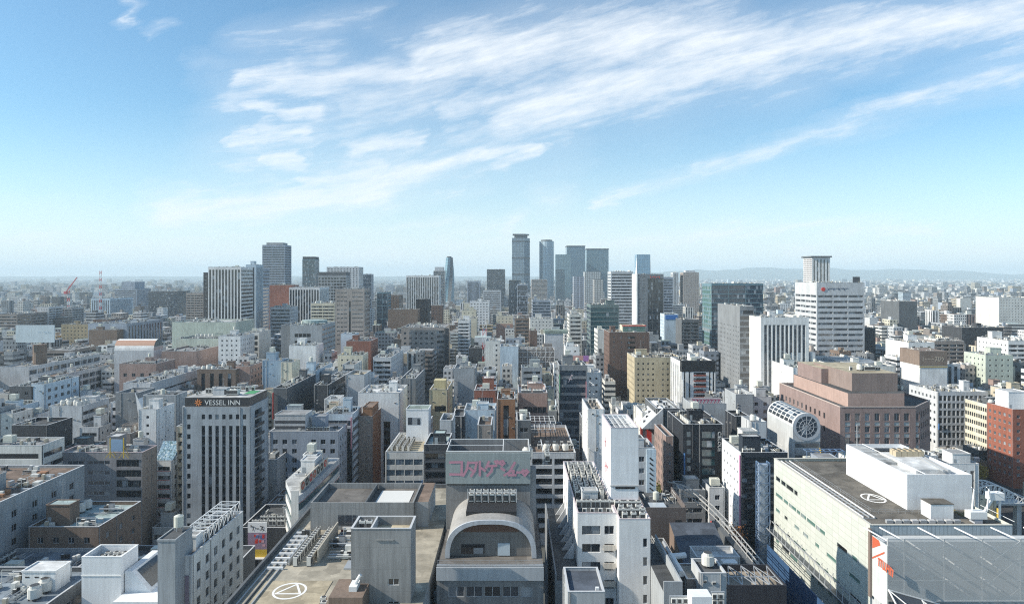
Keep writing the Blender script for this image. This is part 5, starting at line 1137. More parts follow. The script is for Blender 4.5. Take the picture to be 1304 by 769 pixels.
q.bar((-9, 6, 20.6), (12, 6, 20.6), .2); q.build('rafter', STEELW, root); addpart(root, 'lower_roof', WM('lgrey'), (-13, 9.5, -18, -9.2, 9.5, 10.1)); addpart(root, 'column', STEEL, (-12, -11.4, -17, -16.4, 0, 9.5), (8, 8.6, -17, -16.4, 0, 9.5), (-8, -7.4, 4, 4.6, 0, 15.5), (8, 8.6, 4, 4.6, 0, 15.5))

# ------------------------------------------------------------------ mid ground right, in front of the boulevard
b = PB('office_block', 'office with sunlit white flank of tiny windows and striped dark glass front', 'building', 943, 1003, 576, 215, 19, wall('navy_glass', (.03, .04, .055), dirt=.15), RM('lgrey'), vb=690, sidewall=wall('bright_white', C['white'], dirt=.14),
    side=('grid', dict(bay=3.1, fh=3.3, w=1.1, h=.95, st='mid:1', ny=8, top=2.2)), front=('band', dict(fh=1.65, h=1.25, m=.25, st='dark:n:d', d=.12, top=.6)), clut=1.3, short='striped dark glass office', coping=plain('coping_metal', (.5, .51, .52), .5))
stair_house(b.root, b.loc[0] + 5, b.loc[0] + 10, b.loc[3] - 6, b.loc[3] - 1, b.h, b.h + 4.6, WM('offwhite'), RM('lgrey')); addpart(b.root, 'pink_banner', plain('banner_pink', (.5, .25, .4), .5), (b.loc[0] - .25, b.loc[0] - .02, b.loc[2] - .1, b.loc[2] + .7, 3, b.h))
# barrel vaulted hall
root = empty('barrel_vault_hall', (107.5, 262, 0)); tag(root, 'pale hall with grey barrel vault of square panes and round glazed end', 'building')
rv = 5.0; hv = 35.2; yF = -13; yB = 12
a = MB(); a.box(-rv, rv, yF + .3, yB, 0, hv, 0, 0); a.build('wall', wall('vault_hall', (.5, .52, .53), dirt=.2, panel=(2.2, 2.2, .9)), root)
a = MB(); n = 18
for i in range(n):
    t0, t1 = math.pi * (1 - i / n), math.pi * (1 - (i + 1) / n); a.quad((rv * math.cos(t0), yF, hv + rv * math.sin(t0)), (rv * math.cos(t1), yF, hv + rv * math.sin(t1)), (rv * math.cos(t1), yB, hv + rv * math.sin(t1)), (rv * math.cos(t0), yB, hv + rv * math.sin(t0)))
a.build('vault', wall('vault_shell', (.6, .61, .61), dirt=.1), root)
for i in range(8):
    for j in range(6):
        t0 = math.pi * (1 - (i + .6) / 10.5); t1 = math.pi * (1 - (i + 1.4) / 10.5); r2 = rv + .06; ya, yb = yF + 1.2 + j * 3.9, yF + 4.4 + j * 3.9
        q = MB(); q.quad((r2 * math.cos(t0), ya, hv + r2 * math.sin(t0)), (r2 * math.cos(t1), ya, hv + r2 * math.sin(t1)), (r2 * math.cos(t1), yb, hv + r2 * math.sin(t1)), (r2 * math.cos(t0), yb, hv + r2 * math.sin(t0))); q.build('pane', GM('dark'), root)
a = MB()
for (ra, rb, yy, m) in ((0, 3.9, yF - .1, 0), (3.9, 5.0, yF - .16, 1)):
    for i in range(32):
        t0, t1 = 2 * math.pi * i / 32, 2 * math.pi * (i + 1) / 32
        a.quad((ra * math.cos(t0), yy, hv + ra * math.sin(t0)), (rb * math.cos(t0), yy, hv + rb * math.sin(t0)), (rb * math.cos(t1), yy, hv + rb * math.sin(t1)), (ra * math.cos(t1), yy, hv + ra * math.sin(t1)), m)
for k in range(6):
    t = math.pi * k / 6; a.bar((3.9 * math.cos(t), yF - .15, hv + 3.9 * math.sin(t)), (-3.9 * math.cos(t), yF - .15, hv - 3.9 * math.sin(t)), .09, 1)
for rr_ in (1.3, 2.6):
    for i in range(24): t0, t1 = 2 * math.pi * i / 24, 2 * math.pi * (i + 1) / 24; a.bar((rr_ * math.cos(t0), yF - .15, hv + rr_ * math.sin(t0)), (rr_ * math.cos(t1), yF - .15, hv + rr_ * math.sin(t1)), .08, 1)
a.build('round_window', [GM('blue'), wall('rim', (.46, .49, .53), dirt=.2)], root)
for k in range(4): addpart(root, 'front_band', (WM('dgrey'), STEEL)[k % 2], (-rv + 1, rv - .5, yF + .05, yF + .29, hv - 7.5 - k * 2.2, hv - 6 - k * 2.2))
addpart(root, 'front_drum', WM('lgrey'), (-rv - .02, rv + .02, yF + .02, yF + .28, hv - 5.4, hv + .02)); FOOT.append((101, 113.5, 248, 276)); MARKS.append(('round ended vault hall', 1017, 540, 250)); VISIBLE.append((972, 1036, 249, 590))
# pink tiled department store: three stepped tiers, cut corner
root = empty('pink_store', (140, 285, 0)); tag(root, 'pink tiled store with three stepped tiers and rows of deep grey windows', 'department store')
pk = wall('pink_tile', (.29, .215, .2), dirt=.2, panel=(1.2, 1.2, .9)); h1 = Zh(521, 260); X0 = 125 - 140; X1 = X(1166, 260) - 140; Y0 = -25; Y1 = 34
b = MB(); fops = [(1.9 + i * 3.75, h1 - 4.4 - 4.4 * k, 2.0, 2.9 if k == 0 else 2.3, 'mid:2', .4) for i in range(8) for k in range(6)] + [(1.9 + i * 3.75, h1 - 4.4 - 4.4 * k - 1.9, 2.0, 1.4, 'panel:n', .12) for i in range(8) for k in range(5)]
lops = [(3 + 4.2 * i, h1 - 6.2 - 5.2 * k, 1.6, 2.3, 'dark:1', .35) for i in range(11) for k in range(2)]
for s, o_ in (('front', fops), ('left', lops)):
    org, ud, rz, Wd = face_xf(X0, X1, Y0, Y1, s); wall_face(b, org, ud, h1 + .9, Wd, o_); add_windows(root, org, rz, ud, o_)
cu = Vector((14, 14)).normalized(); Lc = math.hypot(14, 14); cops = [(1.4 + i * 3, h1 - 4.2 - 4.4 * k, 1.4, 2.4, 'dark:n', .3) for i in range(6) for k in range(3)]
wall_face(b, (X1, Y0), (cu.x, cu.y), h1 + .9, Lc, cops); add_windows(root, (X1, Y0), math.atan2(cu.y, cu.x), (cu.x, cu.y), cops, cap=115)
b.quad((X1 + 14, Y0 + 14, 0), (X1 + 14, Y1, 0), (X1 + 14, Y1, h1 + .9), (X1 + 14, Y0 + 14, h1 + .9)); b.quad((X1 + 14, Y1, 0), (X0, Y1, 0), (X0, Y1, h1 + .9), (X1 + 14, Y1, h1 + .9)); b.build('wall', pk, root)
if '_nw' in root: del root['_nw']
r = MB(); r.poly([(X0, Y0, h1), (X1, Y0, h1), (X1 + 14, Y0 + 14, h1), (X1 + 14, Y1, h1), (X0, Y1, h1)]); r.build('roof', RM('dark'), root)
e = MB(); P5 = [(X0, Y0), (X1, Y0), (X1 + 14, Y0 + 14)]
for a_, c_ in zip(P5[:-1], P5[1:]): e.bar((*a_, h1 + .95), (*c_, h1 + .95), .22)
e.bar((X0, Y0, h1 + .95), (X0, Y1, h1 + .95), .22); e.build('parapet_coping', plain('coping_pink', (.5, .42, .38), .5), root)
b = MB(); b.prism([(X0 + 5, Y0 + 4), (X1 - 2, Y0 + 4), (X1 + 6, Y0 + 20), (X1 + 6, Y1 - 4), (X0 + 5, Y1 - 4)], h1 + .003, h1 + 5.4, 0, 1); b.build('tier', [wall('pink_pale', (.42, .3, .26), dirt=.15, panel=(2.4, 1.2, .93)), RM('dark')], root)
b = MB(); b.prism([(X0 + 9, Y0 + 9), (X0 + 27, Y0 + 9), (X0 + 27, Y1 - 16), (X0 + 9, Y1 - 16)], h1 + 5.403, h1 + 12.5, 0, 1); o = b.build('tier', [wall('pink_dark', (.27, .21, .19), dirt=.2, panel=(1.2, 2.4, .9)), RM('tan')], root)
b = MB(); b.prism([(X0 + 6, Y1 - 30), (X0 + 16, Y1 - 30), (X0 + 16, Y1 - 6), (X0 + 6, Y1 - 6)], h1 + 5.404, h1 + 11.5, 0, 1); b.build('tier', [pk, RM('tan')], root)
for i in range(4): add_ac(root, (0, 3, 4, 1)[i], (X0 + 12 + i * 3.6, Y0 + 16, h1 + 12.5))
for i in range(5): add_ac(root, 1, (X0 + 30, Y0 + 12 + i * 3, h1 + 5.4), R(90))
FOOT.append((124, 172, 258, 322)); MARKS.append(('pink tiered store', 1110, 560, 262)); VISIBLE.append((995, 1200, 258, 580))
# boulevard row
b = PB('grid_office', 'grey office framed in a deep square concrete grid at the boulevard corner', 'building', 1194, 1258, 499, 347, 25, WM('lgrey'), RM('lgrey'), vb=575, front=('grid', dict(bay=2.2, fh=3.75, w=1.55, h=2.7, m=.5, top=1.0, st='hole:n', d=.7, ny=7)), side=('grid', dict(fh=3.75)), short='square grid office', clut=1.4)
b = PB('office_block', 'dark glass office with pale panel stripes facing the boulevard', 'building', 1260, 1318, 516, 312, 17, WM('dgrey'), RM('lgrey'), vb=590, side=('grid', dict(bay=1.5, fh=3.6, w=1.1, h=1.9, m=.2, top=.8, st='dark:n', ny=8)), sidewall=WM('cream'), front=('band', dict(fh=3.6, h=2)), short='pale striped boulevard office')
b = PB('red_brick_apartments', 'orange red brick apartment house with small lit windows at the boulevard edge', 'apartment building', 1290, 1345, 521, 290, 16, wall('red_brick', (.33, .125, .085), dirt=.25, panel=(1.2, .8, .86)), RM('lgrey'), vb=625, side=('grid', dict(bay=2.9, fh=3.1, w=1.4, h=1.35, m=.6, top=1.6, st='mid:1')), front=('grid', dict(bay=3.2, fh=3.1, w=1.5, h=1.35, m=.6, top=1.6, st='mid:1')), short='red brick apartments', clut=.5, house=False)
stair_house(b.root, b.loc[0] + 1, b.loc[0] + 9, -4, 4, b.h, b.h + 7.5, wall('bright_white', C['white']), RM('lgrey')); a = MB(); a.box(b.loc[0] + 9.5, b.loc[0] + 14, -7, -2, b.h + .003, b.h + 8.5); o = a.build('sign_cube', wall('bright_white', C['white']), b.root)
strokes_mesh(o, 'sign_emblem', [[(0, 1.8), (1.6, 2.0)], [(.8, 2.6), (.7, 1.0), (1.5, .4)], [(.1, 1.0), (1.5, 1.3)]], .5, PINK, (b.loc[0] + 10.8, -7, b.h + 3), 1.1)
# ------------------------------------------------------------------ middle and far buildings measured on the photo
FS = dict(
    g=('grid', dict(bay=3.6, fh=3.5, w=1.6, h=1.6)), gs=('grid', dict(bay=3.4, fh=3.3, w=1.1, h=1.1)), gw=('grid', dict(bay=5, fh=3.6, w=2.2, h=1.8)), gd=('grid', dict(bay=2.6, fh=3.3, w=1.0, h=1.9, m=.5)),
    gb=('grid', dict(bay=4.4, fh=4.2, w=3.4, h=2.8, m=.4, st='dark:n')), b=('band', dict(fh=3.6, h=1.7)), bd=('band', dict(fh=3.6, h=2.3, m=.3, st='dark:n')), bb=('band', dict(fh=3.7, h=2.4, m=.3, st='blue:n')), bt=('band', dict(fh=3.8, h=2.9, m=.3, st='teal:n')), bg=('band', dict(fh=3.9, h=3.0, m=.3, st='green:n', seg=6, gap=.3)),
    bs=('band', dict(fh=3.5, h=1.6, seg=7, gap=1)), al=('balc', dict(fh=3.0, m=.5, seg=13)), al2=('balc', dict(fh=3.0, m=.4, seg=30)), s=('strip', dict(bay=2.5, w=1.3, st='dark:t')), sw=('strip', dict(bay=2.9, w=1.9, st='dark:n', m=.5)), sx=('strip', dict(bay=5.2, w=2.2, st='dark:n')),
    fb=('band', dict(fh=7.5, h=6.9, m=.3, top=.6, st='blue:n', seg=12, gap=.4)), fm=('band', dict(fh=7, h=6.2, m=.3, top=.8, st='mid:n', seg=14, gap=.4)), fa=('band', dict(fh=6.4, h=3.6, m=.3, top=2, st='dark:n', d=.9)), l=('band', dict(fh=1.8, h=.8, st='hole:n', m=.3)), o=('band', dict(fh=3.2, h=2.1, m=.4, seg=10, gap=.7, st='hole:n', d=1)), n=None)
T = [
 # left, middle distance
 ('dark_warehouse', 'windowless black box of a building with flat black roof', 15, 61, 541, 250, 14, 'dark', 'dark', 'n', 'n', 590, 'windowless black box', 0),
 ('office_block', 'white office with slanting ribbon windows and boxy plant row cut by the left edge', -60, 53, 567, 215, 11, 'offwhite', 'grey', 'b', 'b', 600, 'left ribbon office', 1),
 ('office_block', 'brown grey block whose roof is crammed with condensers behind the yellow gantry office', 140, 166, 552, 268, 22, 'greybrown', 'dark', 'n', 'n', 572, 'crammed condenser roof', 2.6),
 ('office_block', 'small white office with dark ribbon flank in the jumble beside the black box', 62, 104, 517, 296, 20, 'lgrey', 'lgrey', 'n', 'b', 540, 'dark ribbon flank', 2),
 ('office_block', 'blank grey wall with white wedge gable at its right end', 147, 176, 500, 300, 14, 'mgrey', 'grey', 'n', 'n', 518, 'white wedge gable', 0),
 ('office_block', 'tall blank grey slab standing just behind the hotel sign band', 182, 224, 503, 290, 10, 'grey', 'grey', 'n', 'n', 540, 'blank grey slab', .3),
 ('office_block', 'small white stepped house in front of the blank grey slab', 176, 200, 521, 272, 14, 'white', 'lgrey', 'gs', 'n', 545, 'white stepped house', .6),
 ('louvred_office', 'white louvred building with long dark slits along its flank and machine filled roof', 157, 192, 488, 370, 57, 'lgrey', 'lgrey', 'n', 'sl', 502, 'long slit louvre building', 3),
 ('department_store', 'dusty pink department store with one row of small square windows', 152, 199, 463, 430, 24, 'pinkbrick', 'brown', 'pk', 'n', 485, 'dusty pink store', .6),
 ('department_store', 'long pink extension with grey screen band behind the dusty pink store', 206, 250, 447, 462, 60, 'pinkbrick', 'grey', 'n', 'n', 470, 'pink extension', .4),
 ('office_block', 'low mauve brown hall with square columns beside the pink extension', 251, 300, 470, 405, 22, 'umber', 'grey', 'sx', 'gs', 495, 'mauve brown hall', .5),
 ('office_block', 'orange tiled block with arched windows left of the blue fronted houses', 300, 318, 466, 410, 34, 'salmon', 'dark', 'n', 'gw', 490, 'orange tiled block', .8),
 ('stepped_slab', 'long stepped grey slab with four banded floors running away on the left', 0, 37, 467, 453, 78, 'lgrey', 'grey', 'n', 'st', 500, 'long stepped slab', .8),
 ('stepped_slab', 'lower tier of the stepped slab with pale floor bands and columns', 40, 66, 480, 430, 76, 'lgrey', 'brown', 'n', 'st', 508, 'lower stepped tier', .8),
 ('office_block', 'grey blue house with white pilasters in the dark row at the left edge', 12, 42, 492, 330, 36, 'dgrey', 'dark', 'g', 'sx', 515, 'white pilaster row', 1.4),
 ('office_block', 'pale blue panelled house beside the white pilaster row', 40, 57, 489, 330, 26, 'paleblue', 'dark', 'n', 'gw', 515, 'pale blue panel house', .8),
 ('office_block', 'white block with scattered small windows at the end of the long slab', 116, 140, 452, 540, 25, 'lgrey', 'grey', 'gs', 'gs', 470, 'scattered window block', .8),
 ('warehouse', 'long banded grey warehouse with rounded end below the white billboard', 46, 90, 446, 560, 46, 'greybrown', 'grey', 'b', 'b', 455, 'banded warehouse', .5),
 ('museum_block', 'grey hall with a long row of white columns along its flank', 112, 162, 412, 610, 62, 'bluegrey', 'blue', 'n', 'sx', 430, 'white columned hall', .3),
 ('brown_block', 'ochre brown hotel with a line of small windows and stepped top', 78, 122, 413, 640, 40, 'tan', 'brown', 'gs', 'n', 424, 'ochre hotel', .6),
 ('brown_block', 'plain brown block with red edged roof behind the ochre hotel', 118, 139, 407, 650, 30, 'brown', 'brown', 'n', 'n', 418, 'red edged brown block', .3),
 ('brown_block', 'low brown tiled block below the red edged one', 113, 149, 420, 600, 30, 'umber', 'grey', 'n', 'gs', 438, 'low brown tiled block', .8),
 ('apartment_block', 'white apartment slab with dark balcony flank among the far left roofs', 47, 62, 391, 850, 26, 'lgrey', 'lgrey', 'gs', 'al', 410, 'white apartment slab', .3),
 ('apartment_block', 'dark and white apartment block right next to the white apartment slab', 72, 92, 392, 880, 24, 'grey', 'grey', 'al', 'al', 404, 'dark white apartment block', .3),
 ('office_block', 'brown office with horizontal bands near the left edge far back', -6, 22, 400, 800, 50, 'greybrown', 'brown', 'b', 'b', 418, 'brown banded office', .4),
 ('office_block', 'pale blue glass block under the red lattice crane', 116, 140, 380, 1000, 60, 'paleblue', 'lgrey', 's', 's', 398, 'pale blue glass block', .3),
 ('office_block', 'wide grey office with a taller set back top floor', 146, 174, 368, 1250, 50, 'bluegrey', 'grey', 'b', 'b', 378, 'set back grey office', .2),
 ('office_block', 'dark blue banded office with white stripes standing far off on the left', 189, 226, 371, 1150, 45, 'dgrey', 'grey', 'bb', 'b', 392, 'dark banded office', .2),
 ('round_tower', 'tan rounded apartment tower right before the striped white tower', 237, 259, 373, 820, 26, 'taupe', 'brown', 'al', 'al', 396, 'tan rounded tower', .2),
 ('shopping_hall', 'long pale green windowless hall lying below the striped white tower', 219, 300, 410, 560, 40, 'palegreen', 'lgrey', 'n', 'n', 424, 'pale green hall', 0),
 ('shopping_hall', 'second lower pale green hall with a clutter of pipes along its roof', 224, 278, 431, 500, 30, 'palegreen', 'dark', 'n', 'n', 446, 'lower green hall', 2),
 ('office_block', 'white block with grey stair bay at the end of the green halls', 278, 306, 428, 470, 26, 'white', 'lgrey', 'gs', 'gs', 448, 'white stair bay block', .6),
 ('office_block', 'white wall with a big dark opening and sign panels', 312, 330, 423, 500, 24, 'offwhite', 'grey', 'gb', 'n', 438, 'big dark opening', .5),
 ('office_tower', 'white striped office tower with fifteen dark vertical window strips', 265, 307, 340, 650, 30, 'white', 'lgrey', 'sw', 'bd', 416, 'white striped tower', .4),
 ('office_tower', 'dark banded wing clipped to the left side of the striped tower', 259, 265, 347, 655, 24, 'dark', 'dark', 'b', 'n', 404, 'dark banded wing', 0),
 ('office_tower', 'pale blue glass slab tower with antenna right of the striped tower', 313, 326, 337, 690, 20, 'paleblue', 'lgrey', 's', 's', 416, 'pale glass slab', .5),
 ('office_tower', 'blue grey tower slab in the shade behind the pale glass slab', 323, 332, 342, 720, 26, 'bluegrey', 'grey', 'b', 'b', 412, 'shaded tower slab', .2),
 ('apartment_tower', 'tallest dark blue grey apartment tower on the left skyline with crown slab on top', 334, 363, 312, 900, 26, 'bluegrey', 'grey', 'al3', 'al3', 366, 'dark apartment tower', .2),
 ('office_block', 'red brown brick office wedged behind the white fin office', 343, 371, 363, 790, 28, 'redbrick', 'brown', 'n', 'n', 388, 'red brown office', .2),
 ('office_block', 'low pale block with ribbon windows right below the red brown office', 344, 370, 391, 700, 24, 'lgrey', 'grey', 'b', 'g', 402, 'low ribbon block', .8),
 ('office_block', 'low white fin office with dark vertical slots', 368, 407, 366, 760, 40, 'white', 'lgrey', 'sw', 's', 392, 'white fin office', .2),
 ('office_tower', 'slim blue glass tower with dark cap standing alone on the skyline', 385, 401, 330, 1150, 26, 'teal', 'dark', 'fb', 'fb', 360, 'slim blue glass tower', .1),
 ('office_block', 'concrete grid office in front of the wide white tower', 405, 441, 351, 950, 24, 'grey', 'grey', 'gb', 'b', 376, 'concrete grid office', .2),
 ('office_tower', 'wide white tower with dotted windows and mast behind the brown slab', 416, 457, 340, 1150, 34, 'lgrey', 'lgrey', 'gw', 'b', 366, 'wide white tower', .4),
 ('office_block', 'thin blue tower behind the brown slab', 462, 473, 349, 1300, 20, 'bluegrey', 'grey', 'fb', 'b', 366, 'thin blue tower', .2),
 ('office_tower', 'broad brown slab tower with one black slot down the middle', 427, 464, 368, 560, 21, 'taupe', 'brown', 'bn', 'bd', 436, 'broad brown slab', .4),
 ('apartment_block', 'cream apartment block with curved white balconies before the brown slab', 396, 426, 386, 640, 24, 'cream', 'lgrey', 'al', 'al', 404, 'cream balcony block', .4),
 ('department_store', 'dark grey department store under a pale green roof', 369, 410, 414, 480, 36, 'grey', 'teal', 'gd5', 'bs', 440, 'green roofed store', .3),
 ('department_store', 'dark stair wing attached left of the green roofed store', 358, 369, 414, 482, 30, 'mgrey', 'grey', 'n', 'n', 436, 'dark stair wing', 0),
 ('office_tower', 'teal glass tower with pale side strip beside the brown slab', 480, 494, 372, 800, 20, 'teal', 'grey', 'fb', 'b', 408, 'teal glass tower', .2),
 ('office_block', 'maroon brown office squeezed beside the teal glass tower', 494, 508, 376, 840, 30, 'umber', 'brown', 'gs', 'b', 405, 'maroon office', .3),
 ('office_block', 'deep brick red box with white top among the centre left roofs', 441, 472, 434, 450, 24, 'redbrick', 'grey', 'n', 'gs', 446, 'deep brick red box', .8),
 ('office_block', 'white ribbed store box beside the brick red one', 434, 452, 425, 475, 12, 'paleblue', 'lgrey', 'n', 'n', 442, 'white ribbed box', .2),
 ('office_block', 'long white wall below the green roofed store', 368, 402, 440, 440, 18, 'white', 'lgrey', 'n', 'n', 447, 'long white wall', 1),
 ('row_house', 'bright blue panelled pair of houses standing over dark sheds', 334, 358, 459, 380, 12, 'blue', 'lgrey', 'n', 'n', 484, 'bright blue pair', .6),
 ('row_house', 'pale yellow windowless block against the bright blue pair', 358, 372, 461, 378, 14, 'cream', 'lgrey', 'n', 'n', 478, 'pale yellow block', .4),
 ('row_house', 'white long house with dotted windows behind the dark sheds', 383, 402, 472, 360, 34, 'paleblue', 'dark', 'n', 'gs', 482, 'dotted long house', 1),
 ('long_shed', 'long charcoal shed with rounded front and cluttered roof', 348, 366, 494, 315, 52, 'dgrey', 'warm', 'n', 'n', 505, 'long charcoal shed', 1.6),
 ('long_shed', 'second charcoal shed with white roof plates beside the rounded one', 400, 418, 490, 318, 46, 'dark', 'lgrey', 'n', 'b', 505, 'white plated shed', 1),
 ('office_block', 'blank pale grey tower block with yellow capped stair shaft', 440, 464, 477, 335, 16, 'lgrey', 'tan', 'n', 'n', 520, 'yellow capped shaft', .3),
 ('office_block', 'white rooftop terrace block with tall dark slot in its front', 456, 509, 500, 292, 22, 'white', 'white', 'sl1', 'n', 548, 'white terrace block', .6),
 ('office_block', 'slim white house with balconies and pink tinted tiles near the charcoal sheds', 436, 452, 464, 395, 18, 'offwhite', 'warm', 'al', 'n', 478, 'pink tinted house', .4),
 ('office_block', 'white panelled office with balconies running away from the avenue', 475, 498, 455, 430, 50, 'lgrey', 'lgrey', 'al', 'gs', 480, 'grey long balcony office', 1.2),
 ('office_block', 'cream and white apartments behind the brick red box', 430, 462, 452, 425, 16, 'cream', 'green', 'gs', 'n', 466, 'cream green edge house', .8),
 # centre
 ('office_block', 'broad grey office with dotted windows and striped right bay', 511, 566, 417, 590, 50, 'taupe', 'grey', 'dg', 'gs', 446, 'dotted grey slab', 1),
 ('office_block', 'navy glass bay on the corner of the dotted grey slab', 566, 571, 418, 588, 4, 'dark', 'dark', 'n', 'n', 470, 'navy corner bay', 0),
 ('office_block', 'white fin office block on the centre skyline', 517, 559, 351, 1100, 30, 'white', 'lgrey', 'sw', 's', 384, 'white skyline fins', .3),
 ('office_tower', 'grey pod topped tower beside the twisted glass tower', 552, 566, 345, 1750, 28, 'taupe', 'grey', 'fm', 'b', 366, 'pod topped tower', .1),
 ('office_block', 'black glass box with white roof unit below the skyline fins', 530, 545, 381, 800, 20, 'black', 'dark', 'n', 'n', 396, 'black glass box', .3),
 ('office_block', 'dark brown slab lying across the view in front of the black glass box', 494, 532, 394, 760, 20, 'umber', 'dark', 'n', 'n', 408, 'dark brown cross slab', .3),
 ('brick_block', 'rust brick block with white upper floor by the black glass box', 549, 563, 389, 770, 16, 'brown', 'lgrey', 'gs', 'gs', 402, 'rust brick block', .4),
 ('office_tower', 'dark blue office with brown side pylons on the centre skyline', 620, 643, 343, 1500, 40, 'dgrey', 'dark', 'bb', 'n', 372, 'pyloned dark office', 0),
 ('office_block', 'grey slab left of the pyloned dark office', 595, 611, 358, 1400, 30, 'bluegrey', 'grey', 's', 's', 376, 'grey skyline slab', .2),
 ('office_block', 'white rimmed office with chequer windows in the centre distance', 598, 623, 384, 900, 24, 'white', 'lgrey', 'g', 'bd', 400, 'chequer window office', .5),
 ('office_block', 'pale wide office block under the pyloned office', 615, 638, 370, 1150, 26, 'lgrey', 'lgrey', 'b', 'b', 384, 'pale wide office', .3),
 ('office_block', 'low dark stepped top building with white flanks', 588, 606, 395, 700, 22, 'cream', 'dark', 'gs', 'al', 420, 'stepped dark top', .6),
 ('apartment_block', 'white balcony apartments beside the red lattice mast', 583, 598, 408, 610, 20, 'white', 'lgrey', 'al', 'al', 430, 'red mast apartments', .5),
 ('office_block', 'slim white house just behind the red lattice mast', 598, 607, 405, 640, 18, 'cream', 'brown', 'n', 'gs', 424, 'slim mast house', .3),
 ('office_tower', 'blue black glass tower standing before the tallest tower', 648, 663, 357, 1200, 30, 'dark', 'dark', 'fb', 'fb', 380, 'blue black tower', .2),
 ('office_tower', 'slate grey glass shaft rising at the centre of the avenue blocks', 659, 672, 362, 900, 26, 'bluegrey', 'grey', 'fm', 'b', 400, 'slate glass shaft', .2),
 ('office_block', 'pale low slab between the two tallest towers', 677, 697, 356, 1900, 40, 'taupe', 'grey', 'b', 'b', 366, 'pale low slab', 0),
 ('hotel_block', 'tan and orange hotel with dotted windows straight ahead', 632, 653, 402, 720, 18, 'cream', 'lgrey', 'gs', 'n', 416, 'orange dotted hotel', .6),
 ('office_block', 'brown louvred block right of the orange dotted hotel', 656, 674, 405, 700, 16, 'umber', 'brown', 'b', 'n', 420, 'brown louvred block', .5),
 ('office_block', 'blue glass banded office with stepped white top straight ahead', 678, 701, 382, 850, 34, 'bluegrey', 'grey', 'bb', 'b', 398, 'stepped blue office', .6),
 ('office_block', 'white office with dark slit top beyond the netted grey building', 694, 717, 425, 560, 20, 'lgrey', 'green', 'n', 'n', 440, 'dark slit white office', .5),
 ('office_block', 'maroon slim tower with white edge beside the dark slit white office', 675, 684, 421, 575, 20, 'brown', 'brown', 'n', 'n', 440, 'maroon slim tower', .2),
 ('office_block', 'pale pinkish terrace block with signs behind the netted building', 675, 704, 406, 660, 22, 'offwhite', 'lgrey', 'gs', 'gs', 418, 'pinkish terrace block', 1),
 ('site_building', 'grey netted building behind white scaffold in the middle', 660, 706, 445, 480, 20, 'greybrown', 'grey', 'n', 'n', 464, 'netted grey building', .5),
 ('office_block', 'white blank tower with four small windows left of the netted building', 618, 637, 434, 500, 22, 'offwhite', 'lgrey', 'v1', 'gs', 458, 'four window tower', .4),
 ('office_block', 'pale blue blank slab pair between the four window tower and netted building', 637, 660, 441, 470, 18, 'paleblue', 'lgrey', 'n', 'n', 466, 'pale blue slab pair', .4),
 ('office_block', 'navy black block with rooftop vents in the centre', 597, 615, 443, 540, 22, 'dark', 'dark', 'n', 'gs', 460, 'navy centre block', .6),
 ('office_block', 'big plain grey block with four tiny windows in front of the centre', 578, 605, 469, 370, 20, 'grey', 'lgrey', 'v4', 'n', 518, 'big plain grey block', 1),
 ('shop_house', 'yellow ochre house with deep loggia and plants', 547, 570, 496, 300, 24, 'yellow', 'tan', 'lg', 'gs', 528, 'yellow loggia house', .4),
 ('apartment_block', 'tall dark grey apartment slab right of the yellow capped shaft', 510, 529, 482, 330, 36, 'mgrey', 'grey', 'gs', 'gd', 530, 'dark apartment slab', .6),
 ('shop_house', 'brick red fronted house with glazed lattice window and white roof boxes', 604, 632, 497, 290, 16, 'redbrick', 'white', 'rl', 'n', 520, 'brick red lattice house', .8),
 ('shop_house', 'pale mint blank house in front of the brick red lattice house', 591, 631, 522, 255, 14, 'paleblue', 'lgrey', 'n', 'n', 540, 'pale mint house', .7),
 ('shop_house', 'rust orange house with dark column grid beside the brick red one', 633, 656, 508, 275, 18, 'orange', 'brown', 'sx', 'n', 548, 'rust orange house', .8),
 ('shop_house', 'pink brown hall with glazed gallery and white boxes on top', 660, 697, 500, 290, 22, 'salmon', 'white', 'gal', 'n', 520, 'pink gallery hall', 1),
 ('shop_house', 'small dark open roof frame building behind the parking frame', 658, 676, 535, 240, 14, 'dgrey', 'dark', 'b', 'n', 555, 'dark open frame house', .4),
 ('shop_house', 'weathered grey house with rusty tanks just behind the pink lettered board', 608, 626, 541, 200, 12, 'greybrown', 'brown', 'n', 'n', 560, 'rusty tank house', 1.6),
 ('shop_house', 'grey shack with black stained patch between the louvred block and mint house', 560, 576, 535, 232, 12, 'lgrey', 'grey', 'n', 'n', 550, 'black stained shack', .8),
 ('shop_house', 'dark navy lean building beside the pale mint house', 576, 591, 530, 248, 14, 'dark', 'dark', 'n', 'n', 548, 'navy lean building', .4),
 # right of the avenue
 ('office_block', 'dark banded glass office with curved white tick mark, right on the avenue', 712, 747, 465, 330, 18, 'mgrey', 'dark', 'bk', 'b', 530, 'banded avenue glass office', .6),
 ('office_block', 'white stair block with stepped sign fins attached beside the banded avenue office', 745, 766, 474, 345, 14, 'white', 'white', 'gs', 'n', 500, 'white fin stair block', .5),
 ('office_block', 'slim white building with dark hatch just behind the sign tower', 749, 770, 521, 226, 20, 'white', 'warm', 'n', 'n', 555, 'white hatch building', .6),
 ('office_block', 'white office with black lettered pilaster peeking right of the sign tower', 800, 834, 570, 205, 12, 'lgrey', 'dark', 'g', 'n', 605, 'lettered pilaster office', .7),
 ('office_block', 'low white house with coral signs and tank terrace behind the avenue office', 720, 738, 441, 430, 14, 'white', 'brown', 'gs', 'n', 456, 'coral sign house', 1),
 ('office_block', 'green glass slab with pale rounded corner over the right side of the avenue', 752, 788, 388, 560, 28, 'green', 'dark', 'bt', 'bb', 430, 'green glass slab', .6),
